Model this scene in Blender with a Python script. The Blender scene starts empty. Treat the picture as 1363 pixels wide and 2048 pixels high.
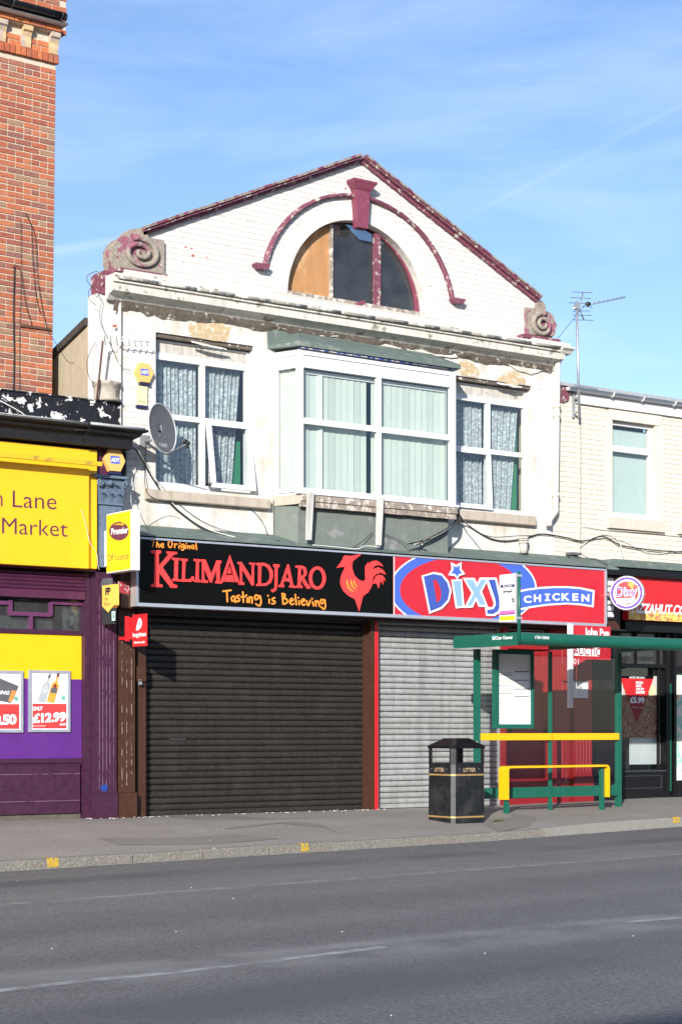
import bpy, math, random
import numpy as np
from mathutils import Vector, Matrix, noise
from mathutils.geometry import tessellate_polygon
random.seed(7)
R = random.Random(11)
SC = bpy.context.scene
COL = SC.collection
# ---------------------------------------------------------------- camera
PSI = math.radians(55.25)
AX = Vector((math.cos(PSI), math.sin(PSI)))          # optical axis on the ground plane
RX = Vector((math.sin(PSI), -math.cos(PSI)))         # to the right
CX, CY, CZ = -14.76, -21.05, 1.143
FPX, HV, UC = 3600.0, 1460.0, 681.5
cam_d = bpy.data.cameras.new('camera')
cam = bpy.data.objects.new('camera', cam_d); COL.objects.link(cam)
cam.location = (CX, CY, CZ)
cam.rotation_euler = (math.radians(90), 0, PSI - math.radians(90))
cam_d.sensor_fit = 'VERTICAL'; cam_d.sensor_height = 24.0
cam_d.lens = 24.0 * FPX / 2048.0
cam_d.shift_y = (HV - 1024.0) / 2048.0
cam_d.clip_start = 0.1; cam_d.clip_end = 3000
SC.camera = cam
# ---------------------------------------------------------------- daylight
SUN_AZ, SUN_EL = math.radians(225), math.radians(17.5)
w = bpy.data.worlds.new('World'); SC.world = w; w.use_nodes = True
nt = w.node_tree; nt.nodes.clear()
def N(t, **k):
    n = nt.nodes.new(t)
    for a, b in k.items(): setattr(n, a, b)
    return n
out = N('ShaderNodeOutputWorld'); bg = N('ShaderNodeBackground'); bg.inputs[1].default_value = 0.116
sky = N('ShaderNodeTexSky', sky_type='NISHITA'); sky.sun_disc = False
sky.sun_elevation = SUN_EL; sky.sun_rotation = SUN_AZ; sky.air_density = 1.0; sky.dust_density = 0.4; sky.ozone_density = 2.2
tc = N('ShaderNodeTexCoord')
mp = N('ShaderNodeMapping'); mp.inputs['Scale'].default_value = (1.6, 1.6, 7.5); mp.inputs['Rotation'].default_value = (0.35, -0.12, 0.3)
nz = N('ShaderNodeTexNoise'); nz.inputs['Scale'].default_value = 2.4; nz.inputs['Detail'].default_value = 7; nz.inputs['Roughness'].default_value = 0.6; nz.inputs['Distortion'].default_value = 0.6
cr = N('ShaderNodeMapRange'); cr.inputs[1].default_value = 0.42; cr.inputs[2].default_value = 0.80; cr.inputs[3].default_value = 0.0; cr.inputs[4].default_value = 0.30
mx = N('ShaderNodeMixRGB'); mx.inputs[2].default_value = (6.2, 7.2, 8.4, 1)
L = nt.links.new
L(tc.outputs['Generated'], mp.inputs[0]); L(mp.outputs[0], nz.inputs[0]); L(nz.outputs[0], cr.inputs[0])
def ray(u, v):
    d = Vector((AX.x, AX.y, 0)) + Vector((RX.x, RX.y, 0)) * ((u-UC)/FPX) + Vector((0, 0, (HV-v)/FPX))
    return d.normalized()
# vapour trail: a thin great-circle band of cloud, fading towards its ends
def trail(u0, v0, u1, v1, wid, amp):
    a, b = ray(u0, v0), ray(u1, v1); n = a.cross(b).normalized(); m = (a+b).normalized(); ln = (a-b).length/2
    dp = N('ShaderNodeVectorMath', operation='DOT_PRODUCT'); dp.inputs[1].default_value = n; L(tc.outputs['Generated'], dp.inputs[0])
    ab = N('ShaderNodeMath', operation='ABSOLUTE'); L(dp.outputs['Value'], ab.inputs[0])
    r1 = N('ShaderNodeMapRange', interpolation_type='SMOOTHSTEP'); r1.inputs[1].default_value = 0; r1.inputs[2].default_value = wid; r1.inputs[3].default_value = amp; r1.inputs[4].default_value = 0
    L(ab.outputs[0], r1.inputs[0])
    ds = N('ShaderNodeVectorMath', operation='DISTANCE'); ds.inputs[1].default_value = m; L(tc.outputs['Generated'], ds.inputs[0])
    r2 = N('ShaderNodeMapRange', interpolation_type='SMOOTHSTEP'); r2.inputs[1].default_value = ln*0.6; r2.inputs[2].default_value = ln*1.1; r2.inputs[3].default_value = 1; r2.inputs[4].default_value = 0
    L(ds.outputs['Value'], r2.inputs[0])
    mu = N('ShaderNodeMath', operation='MULTIPLY'); L(r1.outputs[0], mu.inputs[0]); L(r2.outputs[0], mu.inputs[1])
    return mu
t1 = trail(900, 450, 1480, 150, 0.0024, 0.055); t2 = trail(60, 510, 300, 470, 0.004, 0.16)
s1 = N('ShaderNodeMath', operation='ADD'); L(t1.outputs[0], s1.inputs[0]); L(t2.outputs[0], s1.inputs[1])
s2 = N('ShaderNodeMath', operation='ADD'); s2.use_clamp = True; L(s1.outputs[0], s2.inputs[0]); L(cr.outputs[0], s2.inputs[1])
hz = N('ShaderNodeMixRGB', blend_type='MULTIPLY'); hz.inputs[0].default_value = 1; hz.inputs[2].default_value = (0.96, 0.99, 1.14, 1)
L(sky.outputs[0], hz.inputs[1]); L(s2.outputs[0], mx.inputs[0]); L(hz.outputs[0], mx.inputs[1]); L(mx.outputs[0], bg.inputs[0]); L(bg.outputs[0], out.inputs[0])
sd = bpy.data.lights.new('sun', 'SUN'); sd.energy = 4.9; sd.angle = math.radians(0.5); sd.color = (1.0, 0.95, 0.87)
sun = bpy.data.objects.new('sun', sd); COL.objects.link(sun); sun.location = (-20, -20, 20)
SV = Vector((math.sin(SUN_AZ)*math.cos(SUN_EL), math.cos(SUN_AZ)*math.cos(SUN_EL), math.sin(SUN_EL)))
sun.rotation_euler = SV.to_track_quat('Z', 'Y').to_euler()
SC.view_settings.view_transform = 'Standard'; SC.view_settings.look = 'None'; SC.view_settings.gamma = 1.0
SC.view_settings.use_curve_mapping = False
SC.view_settings.exposure = 0.62
# ---------------------------------------------------------------- measuring helpers (a sight line met with a real plane)
def WP(u, v, y=0.0):
    t = (u-UC)/FPX; d = (y-CY)/(AX.y+RX.y*t)
    return Vector((CX+d*(AX.x+RX.x*t), y, CZ+d*(HV-v)/FPX))
def XP(u, v, x):
    t = (u-UC)/FPX; d = (x-CX)/(AX.x+RX.x*t)
    return Vector((x, CY+d*(AX.y+RX.y*t), CZ+d*(HV-v)/FPX))
def GP(u, v, z):
    d = (CZ-z)*FPX/(v-HV); t = (u-UC)/FPX
    return Vector((CX+d*(AX.x+RX.x*t), CY+d*(AX.y+RX.y*t), z))
# ---------------------------------------------------------------- materials
def mat(name, col, rough=0.7, var=0.12, vs=6.0, bump=0.0, bs=80.0, metal=0.0, spec=0.4, col2=None, th=0.6, ps=9.0, col3=None, th3=0.7, ps3=30.0, streak=0.0, brick=False, soft=0.03):
    m = bpy.data.materials.new(name); m.use_nodes = True
    t = m.node_tree; b = t.nodes['Principled BSDF']; l = t.links.new
    def n(ty, **k):
        q = t.nodes.new(ty)
        for a, c in k.items(): setattr(q, a, c)
        return q
    geo = n('ShaderNodeNewGeometry')
    nz = n('ShaderNodeTexNoise'); nz.inputs['Scale'].default_value = vs; nz.inputs['Detail'].default_value = 6; nz.inputs['Roughness'].default_value = 0.65
    l(geo.outputs['Position'], nz.inputs[0])
    mr = n('ShaderNodeMapRange'); mr.inputs[1].default_value = 0.25; mr.inputs[2].default_value = 0.75; mr.inputs[3].default_value = 1-var; mr.inputs[4].default_value = 1+var
    l(nz.outputs[0], mr.inputs[0])
    base = n('ShaderNodeRGB'); base.outputs[0].default_value = (*col, 1); cur = base.outputs[0]
    if brick:
        oi = n('ShaderNodeObjectInfo'); ad = n('ShaderNodeMath', operation='ADD'); fr = n('ShaderNodeMath', operation='FRACT')
        l(oi.outputs['Random'], ad.inputs[0]); l(geo.outputs['Random Per Island'], ad.inputs[1]); l(ad.outputs[0], fr.inputs[0])
        ra = n('ShaderNodeValToRGB'); ra.color_ramp.interpolation = 'CONSTANT'
        cols = brick; e = ra.color_ramp.elements
        while len(e) < len(cols): e.new(0.5)
        for i, c in enumerate(cols): e[i].position = i/len(cols); e[i].color = (*c, 1)
        l(fr.outputs[0], ra.inputs[0]); cur = ra.outputs[0]
    def blend(cur, c2, th, ps, det=8):
        q = n('ShaderNodeTexNoise'); q.inputs['Scale'].default_value = ps; q.inputs['Detail'].default_value = det; q.inputs['Roughness'].default_value = 0.6
        l(geo.outputs['Position'], q.inputs[0])
        r = n('ShaderNodeMapRange'); r.inputs[1].default_value = th-soft; r.inputs[2].default_value = th+soft
        l(q.outputs[0], r.inputs[0])
        x = n('ShaderNodeMixRGB'); x.inputs[2].default_value = (*c2, 1); l(r.outputs[0], x.inputs[0]); l(cur, x.inputs[1])
        return x.outputs[0]
    if col2: cur = blend(cur, col2, th, ps)
    if col3: cur = blend(cur, col3, th3, ps3)
    if streak:
        mp = n('ShaderNodeMapping'); mp.inputs['Scale'].default_value = (14, 14, 0.8); l(geo.outputs['Position'], mp.inputs[0])
        q = n('ShaderNodeTexNoise'); q.inputs['Scale'].default_value = 1.0; q.inputs['Detail'].default_value = 5; l(mp.outputs[0], q.inputs[0])
        r = n('ShaderNodeMapRange'); r.inputs[1].default_value = 0.45; r.inputs[2].default_value = 0.8; r.inputs[3].default_value = 1.0; r.inputs[4].default_value = 1-streak
        l(q.outputs[0], r.inputs[0]); x = n('ShaderNodeMixRGB', blend_type='MULTIPLY'); x.inputs[0].default_value = 1; l(cur, x.inputs[1]); l(r.outputs[0], x.inputs[2]); cur = x.outputs[0]
    x = n('ShaderNodeMixRGB', blend_type='MULTIPLY'); x.inputs[0].default_value = 1; l(cur, x.inputs[1]); l(mr.outputs[0], x.inputs[2])
    l(x.outputs[0], b.inputs['Base Color'])
    b.inputs['Roughness'].default_value = rough; b.inputs['Metallic'].default_value = metal; b.inputs['Specular IOR Level'].default_value = spec
    if rough < 0.6:
        rr = n('ShaderNodeMapRange'); rr.inputs[1].default_value = 0.3; rr.inputs[2].default_value = 0.7; rr.inputs[3].default_value = max(0.03, rough-0.1); rr.inputs[4].default_value = rough+0.15
        l(nz.outputs[0], rr.inputs[0]); l(rr.outputs[0], b.inputs['Roughness'])
    if bump:
        bz = n('ShaderNodeTexNoise'); bz.inputs['Scale'].default_value = bs; bz.inputs['Detail'].default_value = 4; l(geo.outputs['Position'], bz.inputs[0])
        bp = n('ShaderNodeBump'); bp.inputs['Strength'].default_value = bump; bp.inputs['Distance'].default_value = 0.01; l(bz.outputs[0], bp.inputs['Height']); l(bp.outputs[0], b.inputs['Normal'])
    return m
def glass_mat(name, tint=(0.9, 0.95, 0.93), refl=0.5, dirt=0.0):
    m = bpy.data.materials.new(name); m.use_nodes = True; t = m.node_tree; t.nodes.clear(); l = t.links.new
    o = t.nodes.new('ShaderNodeOutputMaterial'); tr = t.nodes.new('ShaderNodeBsdfTransparent'); gl = t.nodes.new('ShaderNodeBsdfGlossy')
    tr.inputs[0].default_value = (*tint, 1); gl.inputs['Roughness'].default_value = 0.03
    fr = t.nodes.new('ShaderNodeLayerWeight'); fr.inputs[0].default_value = 0.5
    pw = t.nodes.new('ShaderNodeMath'); pw.operation = 'POWER'; pw.inputs[1].default_value = 4; l(fr.outputs['Facing'], pw.inputs[0])
    mu = t.nodes.new('ShaderNodeMath'); mu.operation = 'MULTIPLY_ADD'; mu.inputs[1].default_value = 0.9; mu.inputs[2].default_value = refl*0.1; mu.use_clamp = True; l(pw.outputs[0], mu.inputs[0])
    ms = t.nodes.new('ShaderNodeMixShader'); l(mu.outputs[0], ms.inputs[0]); l(tr.outputs[0], ms.inputs[1]); l(gl.outputs[0], ms.inputs[2])
    last = ms
    if dirt:
        df = t.nodes.new('ShaderNodeBsdfDiffuse'); df.inputs[0].default_value = (0.45, 0.45, 0.46, 1)
        g = t.nodes.new('ShaderNodeNewGeometry'); q = t.nodes.new('ShaderNodeTexNoise'); q.inputs['Scale'].default_value = 3; q.inputs['Detail'].default_value = 7; l(g.outputs['Position'], q.inputs[0])
        r = t.nodes.new('ShaderNodeMapRange'); r.inputs[1].default_value = 0.3; r.inputs[2].default_value = 0.75; r.inputs[3].default_value = dirt*0.5; r.inputs[4].default_value = dirt*1.4; l(q.outputs[0], r.inputs[0])
        m2 = t.nodes.new('ShaderNodeMixShader'); l(r.outputs[0], m2.inputs[0]); l(ms.outputs[0], m2.inputs[1]); l(df.outputs[0], m2.inputs[2]); last = m2
    l(last.outputs[0], o.inputs[0]); return m
# ---------------------------------------------------------------- mesh helpers
class MB:
    def __init__(s): s.v = []; s.f = []; s.sm = []
    def add(s, vs, fs, smooth=False):
        k = len(s.v); s.v += [tuple(p) for p in vs]; s.f += [tuple(i+k for i in f) for f in fs]; s.sm += [smooth]*len(fs); return s
    def box(s, x0, x1, y0, y1, z0, z1):
        if x0 > x1: x0, x1 = x1, x0
        if y0 > y1: y0, y1 = y1, y0
        if z0 > z1: z0, z1 = z1, z0
        v = [(x0,y0,z0),(x1,y0,z0),(x1,y1,z0),(x0,y1,z0),(x0,y0,z1),(x1,y0,z1),(x1,y1,z1),(x0,y1,z1)]
        return s.add(v, [(0,3,2,1),(4,5,6,7),(0,1,5,4),(1,2,6,5),(2,3,7,6),(3,0,4,7)])
    def prism(s, poly, ext, holes=(), smooth=False):
        """poly: 3D points on one plane, extruded by ext; holes cut through"""
        loops = [[Vector(p) for p in poly]] + [[Vector(p) for p in h] for h in holes]
        e = Vector(ext)
        allp = [p for l in loops for p in l]
        tris = tessellate_polygon(loops)
        n = len(allp)
        nrm = None
        vs = allp + [p+e for p in allp]
        fs = []
        for a, b, c in tris:
            nn = (allp[b]-allp[a]).cross(allp[c]-allp[a])
            if nn.dot(e) > 0: a, c = c, a
            fs.append((a, b, c)); fs.append((c+n, b+n, a+n))
        k = 0
        side = []
        for l in loops:
            m = len(l)
            for i in range(m):
                j = (i+1) % m; side.append((k+i, k+j, k+j+n, k+i+n))
            k += m
        s.add(vs, fs+side); return s
    def flat(s, poly, holes=()):
        loops = [[Vector(p) for p in poly]] + [[Vector(p) for p in h] for h in holes]
        allp = [p for l in loops for p in l]
        return s.add(allp, [tuple(t) for t in tessellate_polygon(loops)])
    def tube(s, pts, r, n=6, cap=True, r2=None):
        pts = [Vector(p) for p in pts]; m = len(pts); vs = []; up = None
        for i, p in enumerate(pts):
            d = (pts[min(i+1, m-1)]-pts[max(i-1, 0)]).normalized()
            if up is None: up = Vector((0, 0, 1)) if abs(d.z) < 0.9 else Vector((1, 0, 0))
            a = d.cross(up).normalized(); b = a.cross(d).normalized(); up = b
            rr = r if r2 is None else r+(r2-r)*i/(m-1)
            for k in range(n):
                an = 2*math.pi*k/n; vs.append(p+a*math.cos(an)*rr+b*math.sin(an)*rr)
        fs = [(i*n+k, i*n+(k+1) % n, (i+1)*n+(k+1) % n, (i+1)*n+k) for i in range(m-1) for k in range(n)]
        if cap: fs += [tuple(range(n))[::-1], tuple(range((m-1)*n, m*n))]
        return s.add(vs, fs, n > 4)
    def lathe(s, prof, c, axis=(0, 0, 1), n=24, scale=(1, 1)):
        ax = Vector(axis).normalized(); a = ax.orthogonal().normalized(); b = ax.cross(a); c = Vector(c); vs = []; m = len(prof)
        for r, h in prof:
            for k in range(n):
                t = 2*math.pi*k/n; vs.append(c+ax*h+a*(r*math.cos(t))+b*(r*math.sin(t)))
        fs = [(i*n+k, i*n+(k+1) % n, (i+1)*n+(k+1) % n, (i+1)*n+k) for i in range(m-1) for k in range(n)]
        return s.add(vs, fs, True)
    def bar(s, a, b, w, h):
        """box beam between two points, w across (horizontal), h the other way"""
        a = Vector(a); b = Vector(b); d = (b-a).normalized(); up = Vector((0, 0, 1)) if abs(d.z) < 0.95 else Vector((0, 1, 0))
        p = d.cross(up).normalized()*w/2; q = p.cross(d).normalized()*h/2
        v = [a-p-q, a+p-q, a+p+q, a-p+q, b-p-q, b+p-q, b+p+q, b-p+q]
        return s.add(v, [(0,3,2,1),(4,5,6,7),(0,1,5,4),(1,2,6,5),(2,3,7,6),(3,0,4,7)])
ORG = {}
def origin(o):
    return ORG.get(o.name, Vector((0, 0, 0)))
def mesh_from(name, mb, material, off):
    me = bpy.data.meshes.new(name)
    me.from_pydata([(v[0]-off[0], v[1]-off[1], v[2]-off[2]) for v in mb.v], [], mb.f)
    me.polygons.foreach_set('use_smooth', mb.sm)
    me.materials.append(material); me.update(); return me
def thing(name, label, cat, loc, group=None):
    o = bpy.data.objects.new(name, None); COL.objects.link(o); o.location = loc; o.empty_display_size = 0.2
    o['label'] = label; o['category'] = cat
    if group: o['group'] = group
    ORG[o.name] = Vector(loc); return o
def part(name, mb, material, parent, label=None, kind=None):
    off = origin(parent); o = bpy.data.objects.new(name, mesh_from(name, mb, material, off)); COL.objects.link(o)
    o.parent = parent; ORG[o.name] = off
    if label: o['label'] = label
    if kind: o['kind'] = kind
    return o
def solo(name, mb, material, label=None, cat=None, group=None, kind=None):
    a = np.array(mb.v); lo = a.min(0); hi = a.max(0)
    off = Vector(((lo[0]+hi[0])/2, (lo[1]+hi[1])/2, lo[2])) if kind != 'structure' else Vector((0, 0, 0))
    o = bpy.data.objects.new(name, mesh_from(name, mb, material, off)); COL.objects.link(o); o.location = off; ORG[o.name] = off
    if label: o['label'] = label
    if cat: o['category'] = cat
    if group: o['group'] = group
    if kind: o['kind'] = kind
    return o
def inst(name, me, loc, parent, rot=None):
    o = bpy.data.objects.new(name, me); COL.objects.link(o); o.parent = parent; o.location = Vector(loc)-origin(parent)
    if rot: o.rotation_euler = rot
    return o
def rect(u0, v0, u1, v1, y):   # px rectangle's corners on the plane y, squared up in the real plane
    a = WP(u0, v0, y); b = WP(u1, v1, y); return a.x, b.x, b.z, a.z     # x0,x1,z0,z1  (v0 measured at u0, v1 at u1)
def Y(n=0.0): return Vector((0, n, 0))
# planar frames: maps (u,v) px to a point standing proud of its plane by off
def onwall(y): return lambda u, v, off=0.0: WP(u, v, y)+Vector((0, -off, 0))
def onside(x): return lambda u, v, off=0.0: XP(u, v, x)+Vector((-off, 0, 0))
def shapes(name, fr, polys, material, parent, off, holes=(), thick=0.0015, label=None):
    mb = MB(); n = (fr(0, 1400, 1.0)-fr(0, 1400, 0.0))
    for i, p in enumerate(polys):
        h = holes[i] if i < len(holes) and holes[i] else ()
        mb.prism([fr(u, v, off) for u, v in p], n*thick, [[fr(u, v, off) for u, v in q] for q in h])
    return part(name, mb, material, parent, label)
def ell(cx, cy, rx, ry, n=40, a0=0, a1=360, rot=0):
    o = []
    for i in range(n if a1-a0 == 360 else n+1):
        a = math.radians(a0+(a1-a0)*i/n); x = rx*math.cos(a); y = ry*math.sin(a); r = math.radians(rot)
        o.append((cx+x*math.cos(r)-y*math.sin(r), cy+x*math.sin(r)+y*math.cos(r)))
    return o
def clip(poly, quad):
    """clip a polygon to a convex quad (both px)"""
    def area(p): return sum(p[i][0]*p[(i+1) % len(p)][1]-p[(i+1) % len(p)][0]*p[i][1] for i in range(len(p)))
    s = 1 if area(quad) > 0 else -1
    outp = list(poly)
    for i in range(len(quad)):
        a, b = quad[i], quad[(i+1) % len(quad)]; inp = outp; outp = []
        f = lambda p: s*((b[0]-a[0])*(p[1]-a[1])-(b[1]-a[1])*(p[0]-a[0]))
        for j in range(len(inp)):
            p, q = inp[j], inp[(j+1) % len(inp)]; fp, fq = f(p), f(q)
            if fp >= 0: outp.append(p)
            if (fp >= 0) != (fq >= 0):
                t = fp/(fp-fq); outp.append((p[0]+(q[0]-p[0])*t, p[1]+(q[1]-p[1])*t))
        if not outp: return []
    return outp
def ribbon(pts, w):
    """px outline of a round-ended brush stroke"""
    P = []
    if len(pts) > 2:                                # smooth the stroke
        for i in range(len(pts)-1):
            p0 = pts[max(i-1, 0)]; p1 = pts[i]; p2 = pts[i+1]; p3 = pts[min(i+2, len(pts)-1)]
            for k in range(4):
                t = k/4
                P.append(tuple(0.5*((2*p1[j])+(-p0[j]+p2[j])*t+(2*p0[j]-5*p1[j]+4*p2[j]-p3[j])*t*t+(-p0[j]+3*p1[j]-3*p2[j]+p3[j])*t**3) for j in (0, 1)))
        P.append(pts[-1])
    else: P = list(pts)
    polys = []
    for i in range(len(P)-1):
        (x0, y0), (x1, y1) = P[i], P[i+1]; a = math.atan2(y1-y0, x1-x0); q = []
        for k in range(5): b = a+math.pi/2+math.pi*k/4; q.append((x0+w/2*math.cos(b), y0+w/2*math.sin(b)))
        for k in range(5): b = a-math.pi/2+math.pi*k/4; q.append((x1+w/2*math.cos(b), y1+w/2*math.sin(b)))
        polys.append(q)
    return polys
def strokes(name, fr, lines, w, material, parent, off, conv=lambda p: p, label=None):
    mb = MB(); k = 0
    for l in lines:
        for poly in ribbon(l, w):
            k += 1; mb.flat([fr(*conv(p), off+0.00004*k) for p in poly])
    return part(name, mb, material, parent, label)
_font = {}
def glyphs(s, bold=0.0, shear=0.0, space=1.0):
    key = (s, bold, shear, space)
    if key in _font: return _font[key]
    c = bpy.data.curves.new('t', 'FONT'); c.body = s; c.offset = bold; c.resolution_u = 3; c.shear = shear; c.space_character = space
    o = bpy.data.objects.new('t', c); COL.objects.link(o)
    me = bpy.data.meshes.new_from_object(o)
    v = [tuple(p.co) for p in me.vertices]; f = [tuple(p.vertices) for p in me.polygons]
    COL.objects.unlink(o); bpy.data.objects.remove(o); bpy.data.curves.remove(c); bpy.data.meshes.remove(me)
    _font[key] = (v, f); return v, f
def text(name, s, fr, tl, tr, bl, material, parent, off, bold=0.0, shear=0.0, space=1.0, conv=lambda p: p, ref=None, mb=None):
    """tl,tr,bl: px corners of the lettering's own bounding box"""
    v, f = glyphs(s, bold, shear, space)
    if not v: return None
    x0 = min(p[0] for p in v); x1 = max(p[0] for p in v); y0 = min(p[1] for p in v); y1 = max(p[1] for p in v)
    vs = []
    for p in v:
        a = (p[0]-x0)/(x1-x0); b = (y1-p[1])/(y1-y0)
        vs.append(fr(*conv((tl[0]+(tr[0]-tl[0])*a+(bl[0]-tl[0])*b, tl[1]+(tr[1]-tl[1])*a+(bl[1]-tl[1])*b)), off))
    if mb is not None: return mb.add(vs, f)
    m = MB().add(vs, f); return part(name, m, material, parent)
# ---------------------------------------------------------------- palette
m_render = mat('white_render', (0.62, 0.60, 0.56), 0.85, 0.06, 3, 0.5, 50, col2=(0.50, 0.45, 0.38), th=0.56, ps=2.0, streak=0.26, soft=0.08, col3=(0.40, 0.36, 0.31), th3=0.69, ps3=11)
m_wbrick = mat('painted_brick', (0.64, 0.625, 0.60), 0.8, 0.05, 9, 0.5, 90, col2=(0.54, 0.52, 0.48), th=0.60, ps=5, streak=0.12)
m_joint = mat('painted_mortar', (0.45, 0.43, 0.405), 0.9, 0.08, 12)
m_cream = mat('cream_brick', (0.64, 0.585, 0.495), 0.85, 0.05, 9, 0.5, 90, streak=0.07)
m_creamj = mat('cream_mortar', (0.53, 0.475, 0.40), 0.9, 0.08, 12)
m_maroon = mat('peeling_maroon_paint', (0.165, 0.05, 0.08), 0.6, 0.25, 9, 0.6, 50, col2=(0.42, 0.38, 0.33), th=0.59, ps=11, col3=(0.66, 0.60, 0.58), th3=0.73, ps3=23)
m_maroon2 = mat('sound_maroon_paint', (0.19, 0.045, 0.078), 0.5, 0.2, 9, 0.4, 60, col2=(0.62, 0.52, 0.52), th=0.69, ps=21)
m_scroll = mat('weathered_scroll_stone', (0.27, 0.235, 0.195), 0.9, 0.3, 14, 1.0, 45, col2=(0.24, 0.09, 0.13), th=0.57, ps=6, col3=(0.55, 0.42, 0.45), th3=0.66, ps3=17)
m_stone = mat('cornice_stone', (0.56, 0.54, 0.49), 0.85, 0.10, 8, 0.6, 50, col2=(0.26, 0.23, 0.18), th=0.62, ps=7, streak=0.25)
m_grime_shade = mat('bed_mortar_and_shade', (0.11, 0.092, 0.075), 0.95, 0.35, 18, 1.0, 40, col2=(0.5, 0.47, 0.42), th=0.62, ps=12)  # crumbling mortar; the same dark tone paints in shade at the window heads
m_lead = mat('weathered_gutter_moulding', (0.26, 0.25, 0.22), 0.8, 0.25, 10, 0.6, 40, col2=(0.62, 0.60, 0.55), th=0.55, ps=9)
m_buff = mat('exposed_buff_render', (0.46, 0.345, 0.21), 0.9, 0.2, 14, 0.8, 50, col2=(0.58, 0.52, 0.43), th=0.56, ps=16)
m_upvc = mat('white_window_plastic', (0.67, 0.67, 0.68), 0.35, 0.03, 4)
m_dirtyw = mat('grimy_white_board', (0.50, 0.475, 0.43), 0.7, 0.15, 9, 0.2, 40, streak=0.55, col2=(0.2, 0.17, 0.14), th=0.64, ps=7)
m_sill = mat('stained_stone_sill', (0.43, 0.37, 0.30), 0.85, 0.10, 9, 0.4, 50, streak=0.30)
m_rot = mat('rotten_grey_timber', (0.27, 0.225, 0.19), 0.9, 0.35, 10, 1.0, 40, col2=(0.52, 0.48, 0.43), th=0.55, ps=12)
m_green = mat('green_grey_felt', (0.115, 0.15, 0.135), 0.8, 0.16, 7, 0.3, 70, col2=(0.18, 0.20, 0.18), th=0.58, ps=5, streak=0.12)
m_panel = mat('faded_green_panel', (0.15, 0.172, 0.155), 0.75, 0.14, 6, 0.2, 70, col2=(0.22, 0.22, 0.215), th=0.62, ps=3, streak=0.12)
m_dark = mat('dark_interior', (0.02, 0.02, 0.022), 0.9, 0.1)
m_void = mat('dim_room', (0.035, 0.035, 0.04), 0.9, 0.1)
m_black = mat('black_gloss_paint', (0.008, 0.008, 0.009), 0.3, 0.2, 20, spec=0.25)
m_blackp = mat('dusty_black_paint', (0.011, 0.011, 0.012), 0.5, 0.35, 12, 0.1, 60, spec=0.2)
m_flake = mat('flaking_black_paint', (0.012, 0.013, 0.018), 0.7, 0.4, 12, 0.7, 30, spec=0.2, col2=(0.70, 0.69, 0.66), th=0.575, ps=9, soft=0.012)
m_corn = mat('black_cornice_paint', (0.014, 0.014, 0.016), 0.55, 0.35, 14, 0.2, 50, spec=0.2)
m_leadtop = mat('lead_flashing', (0.32, 0.33, 0.34), 0.5, 0.2, 14, 0.3, 50)
m_yellow = mat('yellow_sign_enamel', (0.78, 0.44, 0.015), 0.35, 0.04, 4)
m_yellowl = mat('yellow_lightbox', (0.86, 0.60, 0.015), 0.35, 0.03, 4)
m_trough = mat('rusty_yellow_trough', (0.72, 0.50, 0.03), 0.5, 0.15, 10, 0.1, 40, col2=(0.5, 0.3, 0.06), th=0.62, ps=7)
m_ptext = mat('plum_lettering', (0.10, 0.022, 0.06), 0.5, 0.02)
m_plum = mat('plum_gloss_paint', (0.045, 0.012, 0.034), 0.5, 0.22, 12, 0.15, 40, col2=(0.16, 0.06, 0.12), th=0.72, ps=26)
m_plumd = mat('plum_shutter_paint', (0.075, 0.018, 0.05), 0.4, 0.2, 12)
m_plume = mat('worn_flute_edge', (0.15, 0.08, 0.12), 0.7, 0.2, 5, col2=(0.07, 0.022, 0.05), th=0.55, ps=7)
m_purple = mat('purple_vinyl', (0.095, 0.02, 0.19), 0.5, 0.04, 3)
m_vyel = mat('yellow_vinyl', (0.78, 0.45, 0.005), 0.45, 0.03, 3, 0.12, 4)
m_brown = mat('brown_gloss_paint', (0.055, 0.022, 0.012), 0.45, 0.2, 12, 0.15, 50)
m_browne = mat('chipped_flute_edge', (0.22, 0.17, 0.14), 0.7, 0.2, 5, col2=(0.06, 0.026, 0.016), th=0.47, ps=9)
m_slat = mat('dusty_black_slat', (0.025, 0.021, 0.018), 0.45, 0.35, 25, 0.2, 70, col2=(0.032, 0.028, 0.024), th=0.58, ps=3.0, streak=0.2, soft=0.12)
m_gslat = mat('galvanised_slat', (0.36, 0.37, 0.37), 0.5, 0.14, 12, 0.15, 60, metal=0.2, streak=0.30, col2=(0.32, 0.32, 0.31), th=0.58, ps=2.2, soft=0.12)
m_red = mat('red_gloss_paint', (0.27, 0.014, 0.018), 0.42, 0.12, 12, 0.15, 40)
m_rede = mat('worn_red_edge', (0.38, 0.07, 0.07), 0.6, 0.2, 20)
m_signred = mat('sign_red_print', (0.50, 0.018, 0.032), 0.30, 0.02)
m_brred = mat('bright_red_print', (0.64, 0.018, 0.024), 0.35, 0.02)
m_coral = mat('coral_red_print', (0.92, 0.05, 0.05), 0.35, 0.02)
m_orange = mat('orange_print', (0.92, 0.28, 0.035), 0.35, 0.02)
m_white = mat('white_print', (0.84, 0.84, 0.84), 0.45, 0.02)
m_blue = mat('blue_print', (0.055, 0.12, 0.52), 0.32, 0.02)
m_navy = mat('navy_print', (0.02, 0.035, 0.12), 0.4, 0.02)
m_sblack = mat('black_sign_face', (0.003, 0.003, 0.003), 0.22, 0.05, spec=0.12)
m_alu = mat('aluminium_frame', (0.50, 0.52, 0.58), 0.38, 0.08, 8, metal=0.55)
m_alug = mat('grey_alu_side', (0.42, 0.40, 0.38), 0.5, 0.1, 8, metal=0.3)
m_steel = mat('galvanised_pole', (0.42, 0.43, 0.45), 0.4, 0.15, 20, metal=0.6)
m_dgrey = mat('dark_grey_dish', (0.10, 0.10, 0.11), 0.4, 0.1, 12)
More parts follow.
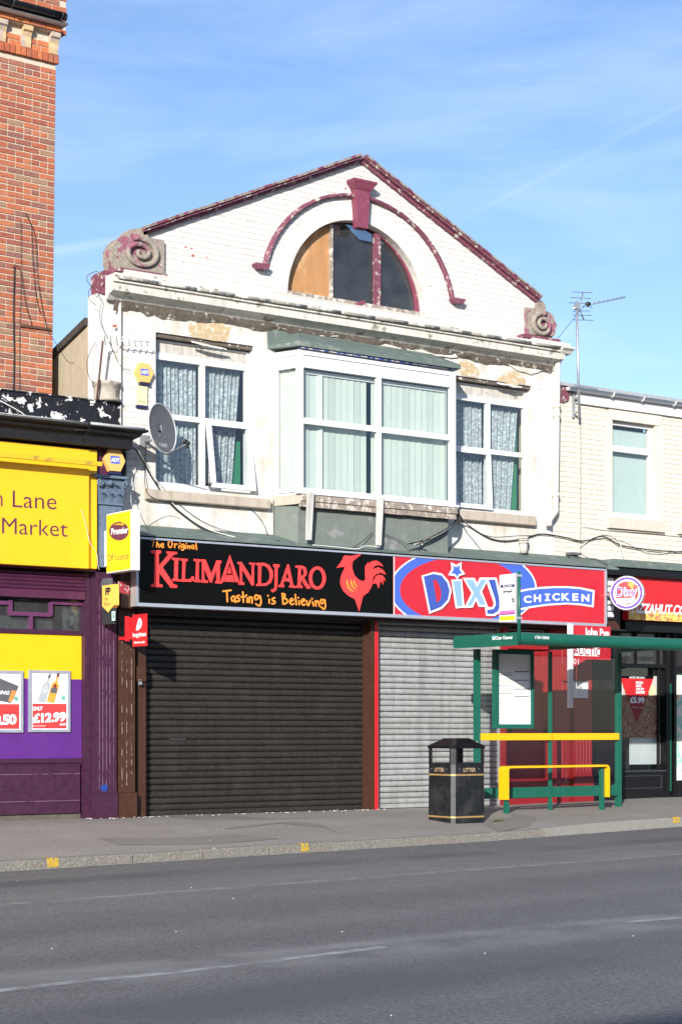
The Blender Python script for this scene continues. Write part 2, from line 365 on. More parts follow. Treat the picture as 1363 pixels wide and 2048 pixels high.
m_lgrey = mat('light_grey_print', (0.45, 0.46, 0.47), 0.6, 0.05)
m_adt = mat('orange_alarm_plastic', (0.80, 0.42, 0.13), 0.45, 0.06, 6)
m_adtb = mat('blue_alarm_lens', (0.02, 0.02, 0.07), 0.2, 0.05)
m_cap = mat('slate_blue_paint', (0.11, 0.15, 0.21), 0.5, 0.25, 18, 0.4, 60)
m_sgreen = mat('shelter_green_paint', (0.008, 0.10, 0.068), 0.38, 0.08, 8)
m_syel = mat('shelter_yellow_paint', (0.88, 0.42, 0.005), 0.38, 0.06, 8, col2=(0.75, 0.6, 0.4), th=0.76, ps=20)
m_binb = mat('scuffed_black_bin', (0.012, 0.013, 0.015), 0.42, 0.35, 12, 0.1, 40, spec=0.25, col2=(0.03, 0.03, 0.032), th=0.58, ps=5, streak=0.0, soft=0.1)
m_bins = mat('bin_corner_strip', (0.032, 0.033, 0.038), 0.4, 0.15, 12)
m_gold = mat('gold_band', (0.30, 0.19, 0.07), 0.4, 0.2, 12)
m_beige = mat('roughcast_render', (0.36, 0.305, 0.22), 0.9, 0.12, 7, 0.6, 60, streak=0.15)
m_slate = mat('dark_slate', (0.045, 0.038, 0.034), 0.8, 0.3, 16, 0.4, 30)
m_mortar = mat('lime_mortar', (0.50, 0.43, 0.345), 0.95, 0.15, 14, 0.5, 60)
m_brick = mat('red_brick', (0.4, 0.12, 0.06), 0.9, 0.22, 18, 0.8, 70, brick=[(0.34,0.105,0.055),(0.28,0.085,0.055),(0.39,0.125,0.065),(0.25,0.09,0.065),(0.36,0.115,0.06),(0.29,0.12,0.08),(0.40,0.14,0.07),(0.22,0.10,0.075),(0.33,0.095,0.05),(0.28,0.165,0.105)], col2=(0.13, 0.06, 0.045), th=0.67, ps=13)
m_brick_or = mat('orange_corbel_brick', (0.4, 0.12, 0.06), 0.9, 0.2, 18, 0.8, 70, brick=[(0.42,0.125,0.05),(0.36,0.10,0.05),(0.46,0.15,0.06),(0.33,0.11,0.06)])
m_corbel = mat('buff_corbel_stone', (0.52, 0.38, 0.22), 0.85, 0.2, 12, 0.5, 40, col2=(0.40, 0.33, 0.30), th=0.55, ps=5)
m_gutter = mat('black_iron_gutter', (0.025, 0.03, 0.035), 0.35, 0.2, 12)
m_cable_b = mat('black_cable', (0.015, 0.015, 0.016), 0.5, 0.2)
m_cable_w = mat('white_cable', (0.62, 0.62, 0.58), 0.6, 0.15)
m_ply = mat('plywood', (0.42, 0.22, 0.095), 0.7, 0.12, 5, 0.2, 60, col2=(0.50, 0.30, 0.15), th=0.55, ps=2.5, streak=0.25)
m_glass = glass_mat('window_glass', (0.95, 0.97, 0.96), 0.7)
m_dglass = glass_mat('dusty_glass', (0.55, 0.58, 0.6), 0.6, 0.06)
m_sglass = glass_mat('shelter_glass', (0.86, 0.86, 0.87), 0.7, 0.006)
m_blind = mat('mint_blind', (0.53, 0.575, 0.535), 0.8, 0.04, 5)
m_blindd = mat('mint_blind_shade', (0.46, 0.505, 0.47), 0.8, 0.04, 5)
m_greenc = mat('green_curtain', (0.035, 0.20, 0.10), 0.8, 0.1)
m_paper = mat('poster_paper', (0.80, 0.80, 0.82), 0.4, 0.02)
m_pipe = mat('cream_downpipe', (0.60, 0.56, 0.49), 0.6, 0.08, 10, streak=0.15)
m_moss = mat('moss', (0.09, 0.11, 0.03), 0.95, 0.3, 30, 0.8, 60)
m_rust = mat('rusty_iron', (0.10, 0.05, 0.035), 0.8, 0.3, 20)
# lace curtain: white floral threads over see-through net
def lace():
    m = bpy.data.materials.new('lace_net'); m.use_nodes = True; t = m.node_tree; b = t.nodes['Principled BSDF']; l = t.links.new
    g = t.nodes.new('ShaderNodeNewGeometry'); vo = t.nodes.new('ShaderNodeTexVoronoi'); vo.inputs['Scale'].default_value = 24
    mp = t.nodes.new('ShaderNodeMapping'); mp.inputs['Scale'].default_value = (1, 0.3, 1); l(g.outputs['Position'], mp.inputs[0])
    nz = t.nodes.new('ShaderNodeTexNoise'); nz.inputs['Scale'].default_value = 30; nz.inputs['Detail'].default_value = 4; l(mp.outputs[0], nz.inputs[0]); l(mp.outputs[0], vo.inputs[0])
    r = t.nodes.new('ShaderNodeMapRange'); r.inputs[1].default_value = 0.15; r.inputs[2].default_value = 0.55; r.inputs[3].default_value = 1.0; r.inputs[4].default_value = 0.60; l(vo.outputs[0], r.inputs[0])
    mu = t.nodes.new('ShaderNodeMath'); mu.operation = 'MULTIPLY'; l(r.outputs[0], mu.inputs[0])
    r2 = t.nodes.new('ShaderNodeMapRange'); r2.inputs[1].default_value = 0.3; r2.inputs[2].default_value = 0.65; r2.inputs[3].default_value = 0.6; r2.inputs[4].default_value = 1.3; l(nz.outputs[0], r2.inputs[0]); l(r2.outputs[0], mu.inputs[1])
    b.inputs['Base Color'].default_value = (0.50, 0.54, 0.58, 1); b.inputs['Roughness'].default_value = 0.9; l(mu.outputs[0], b.inputs['Alpha'])
    return m
m_lace = lace()
# pizza photograph print: blotches of crust, tomato, cheese, olive
def food(name, cols, sc=9):
    m = bpy.data.materials.new(name); m.use_nodes = True; t = m.node_tree; b = t.nodes['Principled BSDF']; l = t.links.new
    g = t.nodes.new('ShaderNodeNewGeometry'); nz = t.nodes.new('ShaderNodeTexNoise'); nz.inputs['Scale'].default_value = sc; nz.inputs['Detail'].default_value = 3; nz.inputs['Distortion'].default_value = 1.5
    l(g.outputs['Position'], nz.inputs[0]); r = t.nodes.new('ShaderNodeValToRGB'); e = r.color_ramp.elements
    while len(e) < len(cols): e.new(0.5)
    for i, c in enumerate(cols): e[i].position = 0.3+0.4*i/(len(cols)-1); e[i].color = (*c, 1)
    l(nz.outputs[0], r.inputs[0]); l(r.outputs[0], b.inputs['Base Color']); b.inputs['Roughness'].default_value = 0.35; return m
m_food = food('pizza_print', [(0.03,0.01,0.01),(0.22,0.02,0.02),(0.10,0.03,0.02),(0.45,0.33,0.20),(0.30,0.03,0.02),(0.05,0.02,0.02),(0.25,0.30,0.05),(0.6,0.5,0.4)], 16)
m_food2 = food('cheese_print', [(0.45,0.10,0.02),(0.75,0.35,0.05),(0.8,0.6,0.15),(0.35,0.08,0.03),(0.85,0.7,0.4)], 7)
m_food3 = food('window_picture_print', [(0.75,0.35,0.05),(0.85,0.8,0.6),(0.75,0.72,0.6),(0.25,0.55,0.45),(0.8,0.75,0.65)], 2.5)
def asphalt(name, base, patch, scale=1.0, speck=0.5, seed=0.0, lines=()):
    m = bpy.data.materials.new(name); m.use_nodes = True; t = m.node_tree; b = t.nodes['Principled BSDF']; l = t.links.new
    def n(ty, **k):
        q = t.nodes.new(ty)
        for a, c in k.items(): setattr(q, a, c)
        return q
    g = n('ShaderNodeNewGeometry')
    rotm = n('ShaderNodeMapping'); rotm.inputs['Rotation'].default_value = (0, 0, -0.15); rotm.inputs['Location'].default_value = (seed, 0, 0); l(g.outputs['Position'], rotm.inputs[0])
    st = n('ShaderNodeMapping'); st.inputs['Scale'].default_value = (0.03, 0.9, 1); l(rotm.outputs[0], st.inputs[0])
    a = n('ShaderNodeTexNoise'); a.inputs['Scale'].default_value = 1.0*scale; a.inputs['Detail'].default_value = 5; l(st.outputs[0], a.inputs[0])
    c = n('ShaderNodeTexNoise'); c.inputs['Scale'].default_value = 1.3; c.inputs['Detail'].default_value = 6; l(g.outputs['Position'], c.inputs[0])
    f = n('ShaderNodeTexNoise'); f.inputs['Scale'].default_value = 42; f.inputs['Detail'].default_value = 5; f.inputs['Roughness'].default_value = 0.8; l(g.outputs['Position'], f.inputs[0])
    s = n('ShaderNodeTexVoronoi'); s.inputs['Scale'].default_value = 38; l(g.outputs['Position'], s.inputs[0])
    m1 = n('ShaderNodeMixRGB'); m1.inputs[1].default_value = (*base, 1); m1.inputs[2].default_value = (*patch, 1)
    r1 = n('ShaderNodeMapRange'); r1.inputs[1].default_value = 0.35; r1.inputs[2].default_value = 0.65; l(a.outputs[0], r1.inputs[0]); l(r1.outputs[0], m1.inputs[0])
    r2 = n('ShaderNodeMapRange'); r2.inputs[1].default_value = 0.3; r2.inputs[2].default_value = 0.7; r2.inputs[3].default_value = 0.93; r2.inputs[4].default_value = 1.07; l(c.outputs[0], r2.inputs[0])
    r3 = n('ShaderNodeMapRange'); r3.inputs[1].default_value = 0.3; r3.inputs[2].default_value = 0.7; r3.inputs[3].default_value = 1-speck*0.75; r3.inputs[4].default_value = 1+speck*0.75; l(f.outputs[0], r3.inputs[0])
    x = n('ShaderNodeMixRGB', blend_type='MULTIPLY'); x.inputs[0].default_value = 1; l(m1.outputs[0], x.inputs[1]); l(r2.outputs[0], x.inputs[2])
    x2 = n('ShaderNodeMixRGB', blend_type='MULTIPLY'); x2.inputs[0].default_value = 1; l(x.outputs[0], x2.inputs[1]); l(r3.outputs[0], x2.inputs[2])
    # pale chippings
    r4 = n('ShaderNodeMapRange'); r4.inputs[1].default_value = 0.14; r4.inputs[2].default_value = 0.05; r4.inputs[3].default_value = 0; r4.inputs[4].default_value = 0.55*speck; l(s.outputs['Distance'], r4.inputs[0])
    x3 = n('ShaderNodeMixRGB'); x3.inputs[2].default_value = (0.42, 0.40, 0.37, 1); l(r4.outputs[0], x3.inputs[0]); l(x2.outputs[0], x3.inputs[1])
    cur = x3.outputs[0]
    for (p0, p1, hw, col, amt, ns) in lines:
        a2, b2 = GP(*p0, -0.22), GP(*p1, -0.22); dr = (b2-a2).normalized(); nn = Vector((-dr.y, dr.x, 0)); cc = a2.dot(nn)
        dp = n('ShaderNodeVectorMath', operation='DOT_PRODUCT'); dp.inputs[1].default_value = nn; l(g.outputs['Position'], dp.inputs[0])
        sb = n('ShaderNodeMath', operation='SUBTRACT'); sb.inputs[1].default_value = cc; l(dp.outputs['Value'], sb.inputs[0])
        ab = n('ShaderNodeMath', operation='ABSOLUTE'); l(sb.outputs[0], ab.inputs[0])
        mr = n('ShaderNodeMapRange', interpolation_type='SMOOTHSTEP'); mr.inputs[1].default_value = hw*0.35; mr.inputs[2].default_value = hw*1.3; mr.inputs[3].default_value = amt; mr.inputs[4].default_value = 0; l(ab.outputs[0], mr.inputs[0])
        q = n('ShaderNodeTexNoise'); q.inputs['Scale'].default_value = ns; q.inputs['Detail'].default_value = 6; l(g.outputs['Position'], q.inputs[0])
        qr = n('ShaderNodeMapRange'); qr.inputs[1].default_value = 0.35; qr.inputs[2].default_value = 0.6; l(q.outputs[0], qr.inputs[0])
        mm = n('ShaderNodeMath', operation='MULTIPLY'); l(mr.outputs[0], mm.inputs[0]); l(qr.outputs[0], mm.inputs[1])
        xx = n('ShaderNodeMixRGB'); xx.inputs[2].default_value = (*col, 1); l(mm.outputs[0], xx.inputs[0]); l(cur, xx.inputs[1]); cur = xx.outputs[0]
    l(cur, b.inputs['Base Color']); b.inputs['Roughness'].default_value = 0.85; b.inputs['Specular IOR Level'].default_value = 0.3
    bp = n('ShaderNodeBump'); bp.inputs['Strength'].default_value = 0.5; bp.inputs['Distance'].default_value = 0.006; l(f.outputs[0], bp.inputs['Height']); l(bp.outputs[0], b.inputs['Normal'])
    return m
m_road = asphalt('worn_road_asphalt', (0.118, 0.116, 0.116), (0.158, 0.153, 0.149), 1.0, 0.95, lines=[
    ((0, 1809), (1363, 1708), 0.09, (0.30, 0.29, 0.27), 0.65, 5), ((0, 1796), (1363, 1700), 0.35, (0.19, 0.20, 0.185), 0.5, 1.2),
    ((0, 1968), (1363, 1842), 0.5, (0.22, 0.215, 0.205), 0.75, 2.0), ((0, 1955), (1363, 1828), 0.12, (0.30, 0.29, 0.28), 0.35, 3),
    ((0, 2070), (1363, 1885), 0.55, (0.085, 0.086, 0.094), 0.7, 0.25), ((0, 1770), (1363, 1680), 0.30, (0.085, 0.084, 0.086), 0.7, 0.8)])
m_pave = asphalt('pavement_asphalt', (0.245, 0.226, 0.202), (0.285, 0.264, 0.236), 0.7, 0.6, 30)
m_patch = asphalt('asphalt_repair', (0.20, 0.186, 0.168), (0.215, 0.2, 0.18), 0.7, 0.5, 60)
m_pale = asphalt('pale_road_seam', (0.27, 0.265, 0.25), (0.19, 0.188, 0.185), 3, 0.7, 10)
m_kerb = mat('granite_kerb', (0.19, 0.176, 0.15), 0.85, 0.2, 30, 0.9, 35, col2=(0.28, 0.26, 0.23), th=0.57, ps=45, col3=(0.12, 0.11, 0.09), th3=0.64, ps3=50)
m_kerbc = mat('concrete_kerb', (0.25, 0.24, 0.215), 0.85, 0.12, 10, 0.6, 60)
m_channel = mat('pale_channel', (0.33, 0.32, 0.29), 0.9, 0.18, 14, 0.4, 60, col2=(0.22, 0.21, 0.2), th=0.55, ps=5)
m_ymark = mat('worn_yellow_paint', (0.50, 0.33, 0.04), 0.8, 0.2, 20, 0.3, 40, col2=(0.22, 0.2, 0.15), th=0.57, ps=24)
m_wmark = mat('worn_white_paint', (0.36, 0.36, 0.35), 0.8, 0.2, 12, 0.3, 40, col2=(0.19, 0.185, 0.18), th=0.50, ps=6, soft=0.10)
# ================================================================ GROUND
def yk(x): return -4.85+0.15*(x+6.91)           # kerb front line
def zr(x): return -0.22+0.008*max(0.0, x+0.8) if x < 12 else -0.1176
def zkb(x): return zr(x)+0.095+0.035*min(1.0, max(0.0, (x-0.2)/1.2))   # kerb top: raised at the bus stop
def zw(x): return 0.02 if x < -6 else (0.0 if x < 2.5 else min(0.05, 0.015*(x-2.5)))
def hp(x, y):
    yb = yk(x)+0.15; s = min(1.0, max(0.0, (y+1.9)/(yb+1.9))); return zw(x)*(1-s)+(zkb(x)-0.004)*s
xs = [-60, -30, -16] + [-12+0.5*i for i in range(41)] + [10, 14, 30, 60]
mb = MB(); vs = []; fs = []
NJ = 14
for x in xs:
    for j in range(NJ):
        y = 0.6+(yk(x)+0.13-0.6)*j/(NJ-1); vs.append((x, y, hp(x, y)))
for i in range(len(xs)-1):
    for j in range(NJ-1): a = i*NJ+j; fs.append((a, a+1, a+NJ+1, a+NJ))
mb.add(vs, fs); pavement = solo('pavement', mb, m_pave, kind='structure')
mb = MB(); vs = []; fs = []
ys = [0.02, -0.6, -1.5, -3, -5, -8, -12, -18, -30, -70]
for x in xs:
    for y in ys: vs.append((x, yk(x)+y, zr(x)-0.0))
n = len(ys)
for i in range(len(xs)-1):
    for j in range(n-1): a = i*n+j; fs.append((a, a+1, a+n+1, a+n))
mb.add(vs, fs); road = solo('road', mb, m_road, kind='structure')
solo('ground', MB().flat([(-900, -900, -0.55), (900, -900, -0.55), (900, 1500, -0.55), (-900, 1500, -0.55)]), m_pave, kind='structure')
# earth block under the pavement so nothing floats
# kerb: one stone after another
kerb = bpy.data.objects.new('kerb', None); COL.objects.link(kerb); kerb['kind'] = 'structure'; ORG['kerb'] = Vector((0, 0, 0))
def kerbstone(x0, x1, material, w=0.125):
    g = 0.009; x0 += g; x1 -= g; j = R.uniform(-0.004, 0.004); q = R.uniform(-0.004, 0.004)
    m = MB(); prof = [(0.0, -0.14), (0.0, -0.012), (0.012, 0.0), (w, 0.002), (w, -0.14)]
    k = 5; seg = 4; vs = []
    for i in range(seg+1):
        x = x0+(x1-x0)*i/seg
        for (a, b) in prof:
            wob = 0.003*noise.noise(Vector((x*9, a*30, b*30))) if b > -0.05 else 0
            vs.append((x-0.15*a, yk(x)+a+j+wob, zkb(x)+b+q*0.5+wob))
    fs = [(i*k+a, i*k+a+1, (i+1)*k+a+1, (i+1)*k+a) for i in range(seg) for a in range(k-1)]
    fs += [tuple(range(k))[::-1], tuple(range(seg*k, seg*k+k))]
    m.add(vs, fs); part('kerb_stone', m, material, kerb)
x = -6.93-0.915*6
while x < 9:
    L_ = 0.915
    kerbstone(x, x+L_, m_kerbc if x > 0.35 else m_kerb); x += L_
# concrete channel strip along the foot of the kerb, seam and worn centre line: thin sheets on the road
def strip(name, y0, y1, material, x0=-40, x1=30, dz=0.004, wob=0.0, curve=0.15, step=0.5):
    m = MB(); vs = []; n = max(2, int((x1-x0)/step)+1)
    for i in range(n):
        x = x0+(x1-x0)*i/(n-1)
        for s, yy in ((0, y0), (1, y1)): vs.append((x, yk(x)+yy+wob*noise.noise(Vector((x*1.5, yy, s*7+1.0))), zr(x)+dz))
    m.add(vs, [(2*i, 2*i+1, 2*i+3, 2*i+2) for i in range(n-1)]); return solo(name, m, material, kind='structure')
strip('road_channel', -0.01, -0.10, m_channel, dz=0.004, wob=0.012)
def ps(name, pix, material, z, kind='structure'):
    m = MB(); m.flat([GP(u, v, 0) if False else None for u, v in pix]) if False else None
    pts = []
    for u, v in pix:
        p = GP(u, v, z); pts.append((p.x, p.y, zr(p.x)+0.004 if z < -0.15 else hp(p.x, p.y)+0.0035))
    m.flat(pts); return solo(name, m, material, kind=kind)
def road_line(name, pts, w, material, dz=0.0015):
    m = MB(); vs = []; k = 0
    P = [GP(u, v, -0.22) for u, v in pts]; Q = []
    for a, b in zip(P[:-1], P[1:]):
        n = max(2, int((b-a).length/0.25))
        for i in range(n): Q.append(a.lerp(b, i/n))
    Q.append(P[-1])
    for i, p in enumerate(Q):
        for s in (-1, 1):
            ww = w/2*(1+0.35*noise.noise(Vector((p.x*2.1, p.y*2, s*5))))
            vs.append((p.x, p.y+s*ww, zr(p.x)+dz))
    m.add(vs, [(2*i, 2*i+1, 2*i+3, 2*i+2) for i in range(len(Q)-1)]); return solo(name, m, material, kind='structure')
road_line('road_marking', [(-60, 1988), (150, 1965), (420, 1937), (640, 1910), (770, 1894)], 0.10, m_wmark)
road_line('road_marking', [(1242, 1845), (1363, 1835), (1440, 1829)], 0.09, m_wmark)
# repairs in the pavement
ps('pavement_patch', [(195, 1678), (235, 1686), (430, 1681), (560, 1672), (470, 1669), (380, 1674), (290, 1677)], m_patch, -0.07)
ps('pavement_patch', [(300, 1637), (400, 1648), (455, 1660), (560, 1652), (655, 1655), (690, 1664), (620, 1645), (540, 1645), (440, 1637), (380, 1633)], m_patch, -0.05)
ps('pavement_patch', [(965, 1648), (1010, 1635), (1075, 1640), (1060, 1648), (1000, 1655)], m_patch, -0.07)
ps('moss_patch', [(975, 1649), (990, 1643), (1008, 1643), (1006, 1651), (985, 1652)], m_moss, -0.07, kind='stuff')
# yellow survey marks painted on the kerb and pavement
def kerb_mark(u0, u1, label, top=True):
    a = GP(u0, 1700, -0.12).x; 
    # intersect sight line with kerb front
    def kx(u):
        lo, hi = -12, 12
        for _ in range(50):
            mid = (lo+hi)/2; d = Vector((mid-CX, yk(mid)-CY)); uu = UC+FPX*d.dot(RX)/d.dot(AX)
            if uu < u: lo = mid
            else: hi = mid
        return lo
    a, b = kx(u0), kx(u1); m = MB()
    def P(x, o, z): return (x-0.15*o, yk(x)+o, zkb(x)+z)
    vs = []
    k = 6
    for i in range(k+1):
        x = a+(b-a)*i/k; w = R.uniform(-0.006, 0.006)
        vs += [P(x, -0.006, -0.082-w), P(x, -0.007, -0.008), P(x, 0.008, 0.0055), P(x, 0.10+w, 0.0075)]
    m.add(vs, [(i*4+j, i*4+j+1, i*4+j+5, i*4+j+4) for i in range(k) for j in range(3)])
    solo('paint_mark', m, m_ymark, label, 'paint mark', 'yellow paint marks on the kerb')
kerb_mark(94, 117, 'large square yellow paint mark on the kerb below the purple shop')
kerb_mark(600, 617, 'small worn yellow paint mark on the kerb below the black shutter')
kerb_mark(1344, 1357, 'yellow paint mark on the raised kerb at the bus stop')
# ================================================================ WHITE GABLED BUILDING
main = thing('shop_building', 'white painted gabled building with half round attic window and bay window above two takeaways', 'building', (0, 0.5, 0))
GW = 0.0
# ---- lunette geometry
LA = WP(575, 588, GW); LB = WP(850, 632, GW); LC = Vector(((LA.x+LB.x)/2, 0, (LA.z+LB.z)/2)); LR = (LB.x-LA.x)/2
def arc(c, r, a0, a1, n, y): return [(c.x+r*math.cos(math.radians(a0+(a1-a0)*i/n)), y, c.z+r*math.sin(math.radians(a0+(a1-a0)*i/n))) for i in range(n+1)]
lun_hole = arc(LC, LR, 0, 180, 32, 0)
# ---- windows openings (x0,x1,z0,z1)
lwx0, lwx1 = WP(311.5, 700, 0).x, WP(507, 700, 0).x
lwz1 = WP(311.5, 664, 0).z; lwz0 = WP(311.5, 971, 0).z
rwx1 = WP(1062, 780, 0).x; rwx0 = rwx1-(lwx1-lwx0); rwz1 = WP(1062, 772, 0).z; rwz0 = WP(1052, 1030, 0).z
def zl(z, y=0): return z
bayx0 = WP(549, 800, 0).x+0.03; bayx1 = WP(866, 800, 0).x; bayz0 = WP(700, 995, 0).z; bayz1 = WP(700, 720, 0).z
XL = WP(238, 800, 0).x; XR = WP(1108, 900, 0).x
ZB = WP(240, 1085, 0).z-0.5
Zc = WP(600, 605, 0).z     # cornice line on the wall
pk = WP(727, 312, 0); gl_ = WP(292, 470, 0); gr_ = WP(1082, 606, 0)
outer = [(XL, 0, ZB), (XR, 0, ZB), (XR, 0, Zc-0.2), (WP(1113, 690).x, 0, Zc-0.2), (gr_.x+0.05, 0, gr_.z), (pk.x, 0, pk.z), (gl_.x-0.05, 0, gl_.z), (WP(228, 560).x, 0, Zc-0.15), (XL, 0, Zc-0.15)]
holes = [lun_hole, [(lwx0, 0, lwz0), (lwx1, 0, lwz0), (lwx1, 0, lwz1), (lwx0, 0, lwz1)], [(rwx0, 0, rwz0), (rwx1, 0, rwz0), (rwx1, 0, rwz1), (rwx0, 0, rwz1)], [(bayx0, 0, bayz0), (bayx1, 0, bayz0), (bayx1, 0, bayz1), (bayx0, 0, bayz1)]]
wall = part('wall', MB().prism(outer, (0, 0.24, 0), holes), m_render, main)
# side wall with the sloping roof edge, seen over the low shop
XS = WP(193, 800, 0.06).x
a = sa = XP(107, 714, XS); b = XP(192, 640, XS)
side = MB().prism([(XS, 0.3, 0), (XS, 0.3, b.z+0.0), (XS, a.y, a.z), (XS, a.y+4, a.z-1.0), (XS, a.y+4, 0)], (0.22, 0, 0))
part('side_wall', side, m_beige, main)
vr = MB(); vr.prism([(XS-0.05, 0.3, b.z+0.07), (XS-0.05, 0.3, b.z-0.03), (XS-0.05, a.y, a.z-0.03), (XS-0.05, a.y, a.z+0.07)], (0.30, 0, 0)); vr.prism([(XS-0.05, a.y, a.z+0.07), (XS-0.05, a.y, a.z-0.03), (XS-0.05, a.y+4, a.z-1.03), (XS-0.05, a.y+4, a.z-0.93)], (0.30, 0, 0))
part('roof_verge', vr, m_slate, main)
# core behind the facade: floors, dark rooms, roof
zf = lwz0-0.75
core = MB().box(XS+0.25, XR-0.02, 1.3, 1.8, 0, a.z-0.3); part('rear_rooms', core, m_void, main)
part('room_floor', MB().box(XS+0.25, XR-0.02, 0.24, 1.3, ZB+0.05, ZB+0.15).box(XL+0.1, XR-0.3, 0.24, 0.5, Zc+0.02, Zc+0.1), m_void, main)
rxa = gl_.x+2.2; rza = gl_.z+(pk.z-gl_.z)*2.2/(pk.x-gl_.x)-0.12; rxb = gr_.x-1.0; rzb = gr_.z+(pk.z-gr_.z)*1.0/(pk.x-gr_.x)-0.12
part('roof', MB().prism([(rxa, 0.9, Zc), (rxb, 0.9, Zc), (rxb, 0.9, rzb-0.3), (pk.x, 0.9, pk.z-0.5), (rxa, 0.9, rza-0.3)], (0, 0.7, 0)), m_slate, main)
part('end_wall', MB().box(XR-0.25, XR-0.003, 0.24, 3, 0.0, Zc-0.2), m_beige, main)
# narrow return pier on the left, painted
px0 = XS; px1 = XL
pz1 = WP(200, 588, 0.06).z
pier = MB().box(px0, px1-0.002, 0.06, 0.30, 0.0, pz1); part('corner_pier', pier, m_wbrick, main)
# capped block on top of pier
c0 = WP(203, 590, 0.03); c1 = WP(228, 543, 0.03)
cap = MB().prism([(c0.x, 0.03, pz1+0.002), (c1.x, 0.03, pz1+0.002), (c1.x, 0.03, c1.z), (c0.x+0.04, 0.03, c1.z), (c0.x, 0.03, c1.z-0.05)], (0, 0.3, 0)); part('pier_cap', cap, m_maroon, main)
# ---- painted brickwork, proud of the joints
BL, BH, BC = 0.220, 0.0665, 0.0785
def in_gable(x, z):
    if x < pk.x: t = (x-gl_.x)/(pk.x-gl_.x); zt = gl_.z+(pk.z-gl_.z)*t
    else: t = (x-gr_.x)/(pk.x-gr_.x); zt = gr_.z+(pk.z-gr_.z)*t
    return z < zt-0.05
ARO = 1.50
def brick_mesh(name, L_, H_, D_, material, r, ch=0.004):
    m = MB(); j = lambda: r.uniform(-0.0018, 0.0018)
    x, z = L_/2, H_/2
    f = [(-x+ch+j(), -D_, -z+ch+j()), (x-ch+j(), -D_, -z+ch+j()), (x-ch+j(), -D_, z-ch+j()), (-x+ch+j(), -D_, z-ch+j())]
    k = [(-x, 0, -z), (x, 0, -z), (x, 0, z), (-x, 0, z)]
    k2 = [(-x, -D_+ch, -z), (x, -D_+ch, -z), (x, -D_+ch, z), (-x, -D_+ch, z)]
    m.add(f+k2+k, [(0,1,2,3)]+[(4+i, 4+(i+1)%4, (i+1)%4, i) for i in range(4)]+[(8+i, 8+(i+1)%4, 4+(i+1)%4, 4+i) for i in range(4)])
    return m
class Bricks:
    """lays brick after brick: the first `limit` as objects sharing meshes, the rest joined"""
    def __init__(s, parent, material, proud, limit, rr=0.0, dz=0.0): s.p = parent; s.m = material; s.d = proud; s.lim = limit; s.n = 0; s.rest = MB(); s.cache = {}; s.dz = dz
    def lay(s, x, y, z, L_, H_, rot=0.0):
        key = (round(L_, 2), round(H_, 3), R.randrange(4))
        if key not in s.cache:
            b = brick_mesh('brick', L_, H_, s.d, s.m, R); s.cache[key] = (b, mesh_from('brick', b, s.m, (0, 0, 0)))
        b, me = s.cache[key]; dy = R.uniform(-0.002, 0.001)
        if s.n < s.lim:
            s.n += 1; inst('brick', me, (x, y+dy, z+s.dz*R.uniform(-1, 1)), s.p, (0, rot+R.uniform(-0.004, 0.004), 0) if rot or True else None)
        else:
            c, sn = math.cos(rot), math.sin(rot)
            s.rest.add([(x+v[0]*c+v[2]*sn, y+dy+v[1], z-v[0]*sn+v[2]*c) for v in b.v], b.f)
    def end(s, label=None):
        if s.rest.v: part('brickwork', s.rest, s.m, s.p, kind='stuff')
bk = Bricks(main, m_wbrick, 0.0045, 300)
z = Zc+0.02; row = 0
cells = []
while z < pk.z:
    if row % 4 == 3:
        xx = -8+((row//4) % 2)*0.03
        while xx < 6: cells.append((xx, z, 0.106)); xx += 0.1155
    else:
        xx = -8+(row % 2)*0.1155
        while xx < 6: cells.append((xx, z, BL)); xx += 0.231
    z += BC; row += 1
rest = []
cut = MB(); GQ = [(gl_.x-0.0, Zc), (gr_.x+0.0, Zc), (gr_.x+0.0, gr_.z-0.03), (pk.x, pk.z-0.03), (gl_.x-0.0, gl_.z-0.03)]
gp_ = [(gl_.x+0.02, -0.0005, Zc+0.0), (gr_.x-0.02, -0.0005, Zc+0.0), (gr_.x-0.02, -0.0005, gr_.z-0.03), (pk.x, -0.0005, pk.z-0.03), (gl_.x+0.02, -0.0005, gl_.z-0.03)]
part('mortar_face', MB().prism(gp_, (0, -0.0006, 0), [arc(LC, ARO-0.08, 0, 180, 40, -0.0005)]), m_joint, main)
